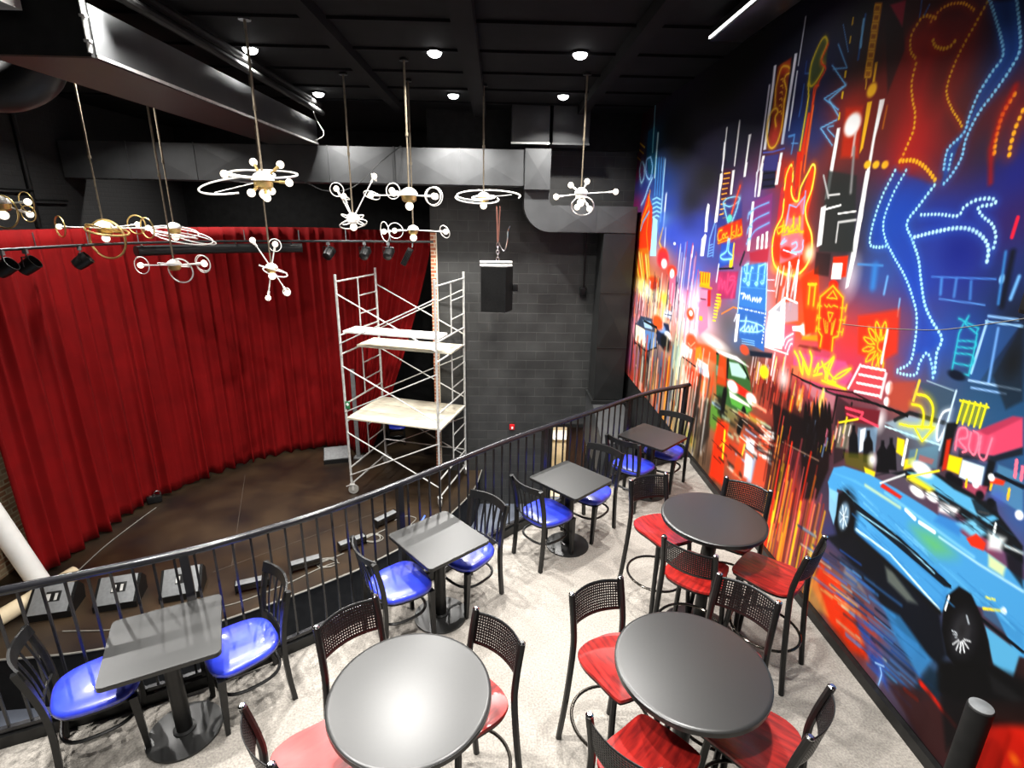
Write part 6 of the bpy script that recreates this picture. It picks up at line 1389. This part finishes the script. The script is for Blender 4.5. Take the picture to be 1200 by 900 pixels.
M().box((2.28,10.77,-.46),(.70,.8,.06)).build('flange',K['ductblack'],t)
t=thing('duct_boot','grey sloped duct boot at the foot of the corner duct','duct',(0,0,0))
M().prism([(11.18,-.50),(10.3,-.50),(9.2,-.86),(9.2,-1.6),(11.18,-1.6)],1.96,2.60,lambda x,y,z:(z,x,y)).build('boot',K['duct'],t,angle=3)
for x0,x1,l in ((.21,.885,'left of two grey duct ends hung near the ceiling'),(.945,1.60,'right of two grey duct ends hung near the ceiling')):
    o=thing('hanging_duct_end','',None,(0,0,0)); tag(o,l,'duct','paired duct ends near the ceiling'); M().rbox(((x0+x1)/2,10.75,4.735),(x1-x0,.6,.625),.01).build('duct_body',K['duct'],o); m=M(); m.box(((x0+x1)/2,10.44,4.425),(x1-x0+.02,.03,.03)); m.build('flange',K['galv'] if x0<.5 else K['duct'],o)
t=thing('main_duct','large grey boxed duct running from the upper left towards the back','duct',(0,0,0))
M().box((-3.64,7.62,4.50),(.84,5.44,.37)).build('duct_body',K['ductblack'],t); M().box((-3.208,7.62,4.51),(.022,5.44,.365)).build('side_panel',K['duct'],t)
m=M(); m.box((-3.194,7.62,4.33),(.014,5.44,.025)); m.build('edge_flange',K['galv'],t)
t=thing('paired_pipe','pair of black pipes along the top of the main duct','pipe',(0,0,0))
for dx,z in ((0,4.80),(.13,4.93)): M().tube([(-3.04-dx*.3,5.0,z),(-3.04-dx*.3,10.2,z)],.045,10).build('pipe',K['black'],t)
t=thing('hanging_end_panel','black duct end panel with a riveted bright corner at the upper left','duct',(0,0,0))
m=M(); m.box((-3.63,4.872,4.68),(.85,.045,.73)); m.build('duct_body',K['black'],t,angle=20)
m=M(); m.tube([(-3.205,4.845,4.34),(-3.205,4.845,5.03)],.016,6)
for k in range(4): m.box((-3.205,4.845,4.42+k*.17),(.045,.035,.018))
m.build('corner_trim',K['galv'],t)
t=thing('hanging_side_duct','grey duct corner at the top left edge of the ceiling','duct',(0,0,0)); M().box((-4.15,4.55,4.80),(1.06,.5,.40)).build('duct_body',K['galv'],t)
t=thing('hanging_flex_duct','dark round duct bending down below the upper left ducts','duct',(0,0,0)); M().tube(catmull([(-6.9,6.2,4.35),(-5.8,6.2,4.42),(-5.1,6.25,4.35),(-4.75,6.3,4.52),(-4.7,6.3,4.80)],8),.24,18).build('flex_body',K['ductblack'],t)
w=M(); w.tube(catmull([(-5.0,10.39,3.72),(-4.4,10.25,3.66),(-3.6,10.25,3.72),(-3.1,10.2,3.55),(-2.6,10.2,3.62),(-2.1,10.25,4.05),(-1.75,10.385,4.33)],8),.009,5); tag(w.build('hanging_cable',K['ductblack']),'black slack cable drooping across the front of the cross duct','cable')
w=M(); w.tube(catmull([(-3.15,10.0,5.04),(-3.1,10.0,4.7),(-2.98,10.0,4.45),(-3.15,10.0,4.33)],8),.008,5); tag(w.build('hanging_loop_cable',K['cable']),'pale cable loop hanging at the far end of the main duct','cable')
# ------------------------------------------------------------------ hanging loudspeaker, conduit, alarm
t=thing('hanging_loudspeaker','black trapezoid loudspeaker hung by chain in front of the block wall','speaker',(-.04,10.2,1.44))
M().prism([(-.29,-.12),(.17,-.22),(.31,.12),(.20,.25),(-.22,.25)],0,.84).build('cabinet',K['powder'],t,smooth=False)
m=M(); m.box((-.01,0,.86),(.60,.10,.035)); m.box((-.01,-.01,.92),(.60,.08,.03)); m.build('fly_bar',K['whitemetal'],t)
m=M()
for k in range(5):
    R=Matrix.Rotation(k*PI/2,3,'Z'); m.tube([Vector((.02,0,.97+k*.062))+R@Vector((.026*math.cos(a),0,.044*math.sin(a))) for a in [2*PI*i/12 for i in range(12)]],.008,6,closed=True)
m.build('chain',K['chrome'],t)
m=M(); m.tube([(.015,0,1.27),(-.005,0,1.9)],.016,6); m.tube([(.03,0,1.27),(.055,0,1.9)],.012,6); m.build('hanging_strap',K['strap'],t)
M().tube(catmull([(.02,0,1.30),(.13,-.02,1.12),(.19,-.02,1.28),(.20,-.02,1.48),(.24,-.02,1.56)],6),.010,6).build('chain_tail',K['chrome'],t)
M().rbox((.36,.12,.43),(.10,.06,.14),.01).build('side_handle',K['powder'],t)
t=thing('electrical_conduit','thin black conduit with switch box hanging below the elbow duct','conduit',(1.75,11.12,1.70))
M().tube([(0,0,.08),(0,0,1.19)],.02,8).build('conduit_tube',K['powder'],t); M().rbox((0,.01,0),(.13,.10,.19),.01).build('switch_box',K['powder'],t)
t=thing('fire_alarm','small red fire alarm on the black block wall','alarm',(.33,WY-.03,-1.34))
M().rbox((0,0,0),(.115,.05,.13),.012).build('alarm_body',K['red'],t); M().rbox((0.005,-.03,-.01),(.04,.014,.055),.005).build('strobe_lens',K['white'],t)
t=thing('hanging_boom_pole','black boom pole with side arms on the left back wall','pole',(-7.755,9.6,2.95))
m=M(); m.tube([(0,0,-.1),(0,0,2.08)],.04,8); m.build('pole',K['powder'],t)
for dy,z in ((-.35,.5),(.35,.35)): M().tube([(0.04,dy-.35,z),(0.04,dy+.35,z)],.018,6).build('side_arm',K['powder'],t)
# ------------------------------------------------------------------ scaffold tower
t=thing('scaffold_tower','tall galvanised rolling scaffold tower with pale planks standing on the stage','scaffold',(-3.02,10.10,SZ),math.radians(-16.2))
LX,LY=1.97,1.50; B0=[.17,1.56,2.95]; r_=.024
def vec(x,y,z): return Vector((x,y,z))
for x in (0,LX):
    for k,b in enumerate(B0):
        m=M(); tp=b+(1.57 if k==2 else 1.39); z0=b+(.06 if k==0 else 0)
        for y in (0,LY): m.tube([(x,y,z0),(x,y,tp)],r_,8); m.lathe([(.026,0),(.026,.07)],8,(x,y,tp-.05 if k<2 else b-.01))
        zz=[b+.06,b+.43]+([b+1.44] if k==2 else [])
        for z in zz: m.tube([(x,0,z),(x,LY,z)],.017,8)
        ym=LY*.52; m.tube([(x,ym,b+.43),(x,ym,b+(1.44 if k==2 else 1.45))],.014,8)
        for z in (b+.72,b+1.08): m.tube([(x,ym,z),(x,LY,z)],.014,8)
        m.build('end_frame',K['galv'],t)
for y in (-.025,LY+.025):
    for b in B0:
        m=M(); m.tube([(0,y,b+.27),(LX,y,b+1.22)],.0135,6); m.build('cross_brace',K['galv'],t)
        m=M(); m.tube([(0,y+.014,b+1.22),(LX,y+.014,b+.27)],.0135,6); m.build('cross_brace',K['galv'],t)
M().tube([(0,LY,.62),(LX,LY,.62)],.016,8).build('rear_rail',K['galv'],t)
for i in range(3): M().rbox((LX/2,.28+i*.475,1.56+.06+.04),(LX+.06,.45,.045),.008).build('deck_plank',K['plank'],t)
M().rbox((LX/2-.02,.38,2.95+.43+.04),(LX+.0,.48,.045),.008).build('white_plank',K['plankwhite'],t)['label']='white plank'
for i in range(2): M().rbox((LX/2+.03,.74+i*.36,2.95+.06+.04),(LX+.06,.34,.05),.008).build('deck_plank',K['plank'],t)
for x in (0,LX):
    for y in (0,LY):
        a=.5 if x==0 else 2.2
        c=thing('caster',None,None,(x,y,0)); c.rotation_euler.z=a; c.parent=t
        R=Matrix.Rotation(PI/2,3,'X'); M().lathe([(.05,-.022),(.098,-.022),(.105,-.012),(.105,.012),(.098,.022),(.05,.022)],22,(.03,0,.105),R).build('wheel',K['tread'],c)
        m=M(); m.box((.02,-.034,.15),(.05,.008,.13)); m.box((.02,.034,.15),(.05,.008,.13)); m.box((.01,0,.215),(.10,.085,.02)); m.lathe([(.026,.21),(.026,.30)],10); m.bar((-.02,0,.21),(-.11,.02,.17),.03,.01); m.build('fork',K['galv'],c)
o=M().rbox((.07,-.03,2.1-.12),(.10,.006,.16),.002).build('hang_tag',K['green'],t); o['label']='small green and white inspection tag'
M().box((.07,-.0345,2.0),(.055,.004,.05),mtx=Matrix.Rotation(PI/4,3,'Y')).build('tag_mark',K['white'],t)
# ------------------------------------------------------------------ things on the stage floor
def wedge(name,w,d,h,label,loc,rz,group=None,dish=True):
    t=thing(name,label,'speaker',loc,rz,group)
    M().prism([(-d/2,0),(d/2,0),(d/2,.10),(-d/2+.10,h),(-d/2,h*.72)],-w/2,w/2,lambda x,y,z:(z,x,y)).build('cabinet',K['powder'],t,smooth=False)
    a=Vector((0,d/2,.10)); b=Vector((0,-d/2+.10,h)); u=(b-a).normalized(); n=Vector((0,-u.z,u.y)) if False else Vector((0,u.z,-u.y)); mid=(a+b)/2; L=(b-a).length
    R=Matrix((Vector((1,0,0)),u,Vector((1,0,0)).cross(u))).transposed()
    if n.z<0: n=-n
    M().rbox(mid+n*.008,(w*.94,L*.93,.014),.005,mtx=R).build('grille',K['grey'],t)
    if dish:
        # connector recess on the rear face looking at the balcony
        pass
    return t
def rear_wedge(label,loc,rz,w=.56):
    t=thing('monitor_wedge',label,'speaker',loc,rz,'stage monitors on the left of the stage front')
    # low sloping back panel faces the balcony (-y local), front grille away
    P=[(-.20,0),(.25,0),(.28,.2),(.16,.34),(-.20,.10)]
    M().prism(P,-w/2,w/2,lambda x,y,z:(z,x,y)).build('cabinet',K['powder'],t,smooth=False)
    a=Vector((0,-.20,.10)); b=Vector((0,.16,.34)); u=(b-a).normalized(); n=Vector((0,-u.z,u.y)); mid=(a+b)/2; R=Matrix((Vector((1,0,0)),u,n)).transposed()
    def on(x,s,h=.006): return mid+Vector((x,0,0))+u*s+n*h
    m=M(); m.rbox(on(0,0),(w*.86,(b-a).length*.98,.012),.004,mtx=R); m.build('back_panel',K['grey'],t)
    m=M(); m.rbox(on(.02,.03,.014),(.19,.15,.006),.003,mtx=R); m.build('connector_plate',K['powder'],t)
    m=M(); m.box(on(-.04,.02,.018),(.055,.10,.006),mtx=R); m.box(on(.06,.02,.018),(.035,.10,.006),mtx=R); m.build('connector_dish',K['galv'],t)
    m=M()
    for k in range(4): m.lathe([(.008,0),(.008,.006)],8,on(w*.465,-.15+k*.10,.002),R)
    m.build('side_screw',K['chrome'],t)
    return t
rear_wedge('stage monitor wedge farthest left, dark, beside the paper rolls',(-6.42,6.62,SZ),math.radians(14))
rear_wedge('grey stage monitor wedge in the middle of the left three',(-5.62,6.82,SZ),math.radians(15))
rear_wedge('grey stage monitor wedge right of the left three, behind the square table',(-4.80,7.02,SZ),math.radians(18))
wedge('floor_monitor',.58,.42,.30,'grey faced floor monitor in front of the red curtain by the scaffold',(-3.80,11.72,SZ),math.radians(195))
def bar_light():
    t=thing('floor_light_bar','','stage light',group='low light bars along the stage front')
    M().rbox((0,0,.10),(.46,.13,.11),.008).build('housing',K['powder'],t); M().rbox((0,0,.158),(.455,.125,.008),.003).build('top_cover',K['grey'],t)
    for sx in (-1,1):
        m=M(); m.rbox((sx*.235,0,.09),(.012,.15,.17),.004); m.build('end_plate',K['powder'],t)
    M().rbox((0,-.068,.10),(.43,.008,.07),.003).build('led_lens',K['darkchrome'],t)
    return t
b0=bar_light()
for i,(x,y,a,l) in enumerate(((-3.78,7.10,22,'low light bar leftmost, behind the back of the blue chair'),(-3.13,7.62,28,'low light bar second from the left along the stage front'),(-2.53,8.2,38,'low light bar third from the left, beside coiled cable'),(-2.10,8.98,48,'low light bar rightmost, behind a railing post'))):
    if i==0: b0.location=(x,y,SZ); b0.rotation_euler.z=math.radians(a); b0['label']=l
    else: dup(b0,(x,y,SZ),math.radians(a),l)
t=thing('small_floor_lamp','small black floor lamp with chrome ring at the foot of the curtain','stage light',(-6.86,9.72,SZ),.6)
M().rbox((0,0,.08),(.26,.16,.15),.03).build('lamp_body',K['powder'],t); M().tube([(.06+.055*math.cos(2*PI*i/16),-.02,.19+.055*math.sin(2*PI*i/16)) for i in range(16)],.010,6,closed=True).build('chrome_ring',K['chrome'],t); M().lathe([(.045,0),(.045,.02),(.02,.028)],14,(-.06,0,.155)).build('lens',K['chrome'],t)
def cable(name,label,P,r=.008,m='cable',g=None):
    o=M().tube(catmull([(x,y,SZ+z) for x,y,z in P],6),r,5).build(name,K[m]); return tag(o,label,'cable',g)
def coil(cx,cy,n,r0,seed):
    rg=random.Random(seed); return [(cx+r0*(1+.25*rg.uniform(-1,1))*math.cos(i*1.05),cy+r0*.8*(1+.25*rg.uniform(-1,1))*math.sin(i*1.05),.012+.004*(i%3)) for i in range(n)]
cable('floor_cable','loose grey cables running along the stage front edge',[(-6.0,6.2,.01),(-5.2,6.25,.012),(-4.4,6.6,.01),(-3.9,6.75,.012),(-3.3,7.2,.01),(-2.95,7.55,.012),(-2.7,7.75,.01)])
cable('coiled_cable','loops of grey cable between the second and third light bars',coil(-2.82,7.72,16,.16,2)+[(-2.62,8.0,.012)])
cable('coiled_cable','loops of grey cable between the third and fourth light bars',coil(-2.22,8.45,16,.15,4)+[(-2.05,8.75,.012)])
cable('floor_cable','cable tail beyond the rightmost light bar',[(-1.95,9.05,.012),(-1.75,9.2,.012),(-1.55,9.12,.012),(-1.62,8.9,.012)])
cable('curtain_edge_cable','dark cable lying along the foot of the left curtain',[(-6.75,7.4,.012),(-6.8,8.2,.012),(-6.75,9.0,.012),(-6.7,9.5,.012)])
tag(M().rbox((-1.42,8.80,SZ+.10),(.03,.36,.03),.008,mtx=Matrix.Rotation(-.5,3,'Z')@Matrix.Rotation(.5,3,'X')).build('blue_stick',K['bluetape']),'thin blue stick lying at the stage edge below the scaffold wheel','stick')
def hollow(p,q,r,th,n=28):
    p,q=Vector(p),Vector(q); z=(q-p).normalized(); x=z.cross(Vector((0,0,1))).normalized(); y=z.cross(x); R=Matrix((x,y,z)).transposed(); L=(q-p).length
    return M().lathe([(r,0),(r,L),(r-th,L),(r-th,.0),(r-.0001,0)],n,p,R)
tag(hollow((-6.80,6.95,SZ+.06),(-7.2,6.85,-.75),.135,.012).build('white_tube',K['white']),'large white paper tube leaning against the brick wall at the left','tube')
tag(hollow((-6.62,7.32,SZ+.125),(-7.05,5.95,SZ+.125),.115,.01).build('cardboard_roll',K['beige']),'beige cardboard roll lying on the stage at the left wall','roll')
w=M(); w.tube([(-4.35,7.6,SZ+.004),(-5.6,10.9,SZ+.004)],.004,4); w.tube([(-4.6,7.5,SZ+.004),(-1.9,9.7,SZ+.004)],.0035,4); tag(w.build('floor_tape_line',K['tape']),'faint pale tape lines marked on the dark stage floor','tape')
# ------------------------------------------------------------------ sputnik chandeliers
GC='metal sputnik chandeliers hung on long rods'
def ring_pts(c,r,ax,n=40,a0=0,a1=360):
    ax=Vector(ax).normalized(); u=ax.cross(Vector((0,0,1)) if abs(ax.z)<.9 else Vector((1,0,0))).normalized(); w=ax.cross(u); full=(a1-a0)>=360
    return [Vector(c)+u*(r*math.cos(math.radians(a0+(a1-a0)*i/n)))+w*(r*math.sin(math.radians(a0+(a1-a0)*i/n))) for i in range(n if full else n+1)]
def chandelier(label,x,y,z,hr,arms,rings,bulb=True,ringmat='ringled',drum='brass',zt=CZ,rr=.0085):
    t=thing('chandelier',label,'chandelier',(x,y,z),0,GC)
    m=M(); m.tube([(0,0,hr*.6),(0,0,(zt-z)*.45)],.011,8); m.tube([(0,0,(zt-z)*.45),(0,0,zt-z-.03)],.014,8); m.lathe([(.02,0),(.02,.04)],8,(0,0,(zt-z)*.45)); m.build('rod',K['rod'],t)
    M().lathe([(.06,-.03),(.06,-.012),(.045,0)],16,(0,0,zt-z)).build('ceiling_rose',K['powder'],t)
    M().lathe([(hr,.0),(hr*.97,hr*.22),(hr*.75,hr*.55),(hr*.35,hr*.78),(.012,hr*.85)],24).build('dome',K['whitemetal'],t)
    M().lathe([(hr*.55,-hr*.75),(hr*.8,-hr*.55),(hr*.85,-.004),(hr*.5,-.002)],24).build('drum',K[drum],t)
    if bulb: M().sphere((0,0,-hr*.75-.05),.055).build('bulb',K['glow'],t)
    for a in arms:
        az,el,L=math.radians(a[0]),math.radians(a[1]),a[2]; d=Vector((math.cos(az)*math.cos(el),math.sin(az)*math.cos(el),math.sin(el))); e=d*L
        A=M(); A.tube([d*hr*.6,e],.009,8); A.tube([e-d*.07,e],.017,8); o=A.build('arm',K['brass'] if len(a)>5 else K['whitemetal'],t)
        M().sphere(e+d*.035,.042).build('bulb',K['glow'],o)
        if len(a)>3 and a[3]: M().tube(ring_pts(e+d*.02,a[3],a[4],28),rr*.8,6,closed=True).build('arm_ring',K[ringmat],o)
    for r in rings:
        c,rad,ax=r[0],r[1],r[2]; a0,a1=(r[3],r[4]) if len(r)>3 else (0,360)
        M().tube(ring_pts(c,rad,ax,56,a0,a1),rr*1.15,6,closed=(a1-a0>=360)).build('ring',K[ringmat],t)
        if len(r)>5: M().tube([(0,0,0),r[5]],.006,6).build('ring_strut',K['whitemetal'],t)
    return t
chandelier('brass ring chandelier, lowest left, with a big hoop under its hub',-5.92,8.5,2.90,.13,[(180,1,.62,.15,(.6,1,0)),(0,1,.62,.15,(.5,1,.1)),(60,6,.45,.14,(0,1,0))],[((.02,0,-.16),.28,(.08,1,0)),((0,0,-.01),.22,(.15,.25,1)),((.04,0,-.04),.27,(.22,-.1,1))],ringmat='brass',rr=.014)
chandelier('flat tilted saturn ring chandelier hanging behind the brass one',-5.17,9.0,2.90,.11,[],[((0,0,-.05),.33,(.2,-.15,1)),((.12,0,-.12),.42,(.28,-.1,1)),((-.1,0,-.08),.40,(.18,.12,1)),((.25,.1,-.16),.30,(.3,0,1))],bulb=True)
chandelier('chandelier with small hoops hanging low before the left curtain',-4.68,8.0,2.42,.10,[(185,-1,.42,.12,(.2,1,0)),(-5,3,.42,.12,(.3,1,0)),(40,2,.35,.12,(.2,1,.2))],[((.08,0,-.08),.17,(0,1,.1)),((0,0,0),.20,(.05,.2,1))],bulb=False)
chandelier('largest near chandelier with spiral ring and a cluster of bulbs',-2.59,6.33,3.50,.12,[(55,38,.26,0,0,1),(5,-3,.24,0,0,1),(200,8,.34,0,0,1),(250,-35,.20,0,0,1),(300,-50,.20,0,0,1),(140,50,.22,0,0,1),(95,-20,.25,0,0,1)],[((.0,0,.07),.36,(.04,-.17,1)),((-.28,-.02,-.05),.38,(-.05,-.30,1),5,205,(-.42,-.25,-.14)),((-.1,.0,.07),.22,(.1,-.2,1))],rr=.0095)
chandelier('spider chandelier with four slanted arms low before the middle curtain',-3.38,8.2,2.38,.09,[(180,60,.42,.05,(1,0,.2)),(5,75,.32,.09,(0,1,0)),(190,-78,.42,.06,(1,.4,0)),(0,-62,.38,.06,(.2,1,0))],[((.02,0,-.02),.19,(.28,.2,1)),((.05,0,-.06),.17,(.4,-.1,1))])
chandelier('chandelier with two arms raised in a V before the cross duct',-2.2,8.5,3.10,.10,[(175,62,.44,.10,(0,1,.3)),(178,70,.30,.08,(.3,.3,1)),(5,60,.66,.06,(.8,.4,.6))],[((0,0,-.02),.18,(.4,.25,1)),((0,0,-.08),.20,(-.25,.3,1)),((0,0,-.02),.17,(-.45,.1,1))],drum='whitemetal')
chandelier('chandelier on a long bright rod with hoop ended arms, centre of room',-1.22,7.7,3.42,.12,[(180,-1,.48,.11,(.2,.5,1)),(170,6,.18,0,0),(205,12,.20,.10,(.3,1,0)),(0,-1,.30,.11,(.2,1,0)),(-20,-2,.36,.12,(.4,1,0))],[])
chandelier('small chandelier with level arms hanging below the centre one',-1.35,8.8,2.94,.09,[(183,-4,.42,.15,(.8,.6,.1)),(178,-3,.26,.12,(.1,1,.2)),(-4,-2,.48,.10,(.5,.6,.3))],[])
chandelier('spiral ring chandelier in front of the right end of the cross duct',-.25,9.0,3.45,.10,[],[((.08,.0,.03),.50,(.0,-.20,1),-110,170,(.45,.1,.05)),((-.10,-.05,-.02),.34,(.05,-.24,1),80,290),((.0,0,0),.18,(-.05,-.2,1))],rr=.011)
chandelier('rightmost chandelier with long side bulbs before the elbow duct',1.18,8.18,3.50,.10,[(190,-8,.34,0,0),(2,4,.47,0,0),(150,35,.17,0,0),(60,40,.24,0,0),(250,-40,.26,0,0),(300,-45,.26,0,0)],[((.03,0,-.17),.16,(.1,.75,.6))],drum='whitemetal')
chandelier('chandelier cut off by the left edge of the picture',-6.22,7.2,3.22,.12,[(0,4,.30,.12,(.3,1,.1)),(180,2,.4,.12,(.3,1,0)),(20,-25,.26,.10,(.1,1,0))],[((0,0,-.1),.2,(.1,1,0))],ringmat='brass')
# ------------------------------------------------------------------ ceiling downlights (visible ones and the rows over the balcony)
GD='round ceiling downlights'
def downlight():
    t=thing('downlight','','ceiling light',group=GD)
    M().lathe([(.11,0),(.115,-.008),(.10,-.022),(.082,-.024),(.08,-.004)],28).build('trim_ring',K['ceil'],t)
    M().lathe([(.088,-.012),(.085,-.035),(.068,-.060),(.035,-.076),(.004,-.08)],28).build('lens',K['lamp'],t)
    return t
d0=downlight()
DL=[(-2.99,7.37,'bright downlight above the spiral ring chandelier'),(-.79,7.31,'bright downlight just right of the long bright chandelier rod'),(.945,7.23,'bright downlight above the rightmost chandelier'),(-.76,9.70,'small downlight above the cross duct, middle of the far row'),(1.01,9.57,'small downlight above the paired duct ends'),(-2.96,9.81,'small downlight beside the far end of the main duct'),(-5.78,8.76,'downlight at the left below the black riser duct'),(-5.85,11.6,'small downlight under the left side of the main duct')]
EX=[(-2.95,4.95),(-1.06,4.95),(.95,4.8),(-2.6,2.3),(-1.06,2.3),(.95,2.3),(-.8,.2),(-5.8,6.1)]
for i,(x,y,l) in enumerate(DL+[(x,y,'ceiling downlight over the balcony seating') for x,y in EX]):
    if i==0: o=d0; o.location=(x,y,CZ-.001); o['label']=l
    else: o=dup(d0,(x,y,CZ-.001),0,l)
    la=bpy.data.lights.new('downlight_beam','AREA'); la.shape='DISK'; la.size=.15; la.energy=POWER[i]; la.color=(1,.975,.935); la.spread=math.radians({6:95,11:178,3:120}.get(i,138))
    lo_=bpy.data.objects.new('downlight_beam',la); COL.objects.link(lo_); lo_.parent=o; lo_.location=(0,0,-.095)
t=thing('linear_wall_light','black linear light with a bright edge, hung by the mural top','ceiling light',(2.16,5.68,4.90),math.radians(0))
M().rbox((.05,-.35,0),(.34,1.3,.12),.02).build('housing',K['powder'],t); M().box((-.124,-.35,-.03),(.014,1.26,.02)).build('lit_edge',emit('linear_lamp','ffffff',5),t)
m=M(); m.tube([(.05,.1,.06),(.05,.1,.12)],.015,6); m.tube([(.05,-.8,.06),(.05,-.8,.12)],.015,6); m.build('bracket',K['powder'],t)
la=bpy.data.lights.new('wall_wash','AREA'); la.shape='RECTANGLE'; la.size=.2; la.size_y=1.2; la.energy=3; lo_=bpy.data.objects.new('wall_wash',la); COL.objects.link(lo_); lo_.parent=t; lo_.location=(.05,-.35,-.07)
# back room lamp
t=thing('back_room_lamp','ceiling lamp of the lit back room behind the doorway','ceiling light',(1.5,12.4,-1.04)); M().lathe([(.15,0),(.15,-.03),(.12,-.04)],20).build('lens',K['lamp'],t)
la=bpy.data.lights.new('room_beam','AREA'); la.shape='DISK'; la.size=.3; la.energy=60; la.color=(1,.93,.8); lo_=bpy.data.objects.new('room_beam',la); COL.objects.link(lo_); lo_.parent=t; lo_.location=(0,0,-.06)
# ------------------------------------------------------------------ world, camera, view
w=bpy.data.worlds.new('World'); bpy.context.scene.world=w; w.use_nodes=True; w.node_tree.nodes['Background'].inputs[0].default_value=(.9,.95,1,1); w.node_tree.nodes['Background'].inputs[1].default_value=WORLD
cd=bpy.data.cameras.new('camera'); cd.sensor_width=36; cd.lens=36*628/1200; cd.clip_start=.05
co=bpy.data.objects.new('camera',cd); COL.objects.link(co)
Rm=[[0.9996,0.0091,0.0267],[-0.0228,-0.2999,0.9537],[0.0167,-0.9539,-0.2995]]
mt=Matrix.Identity(4)
for i in range(3): mt[i][0]=Rm[i][0]; mt[i][1]=-Rm[i][1]; mt[i][2]=-Rm[i][2]
mt.translation=(0,0,3.18); co.matrix_world=mt
sc=bpy.context.scene; sc.camera=co
sc.view_settings.view_transform='Standard'; sc.view_settings.look='None'; sc.view_settings.gamma=1; sc.view_settings.use_curve_mapping=False; sc.view_settings.exposure=EXPO
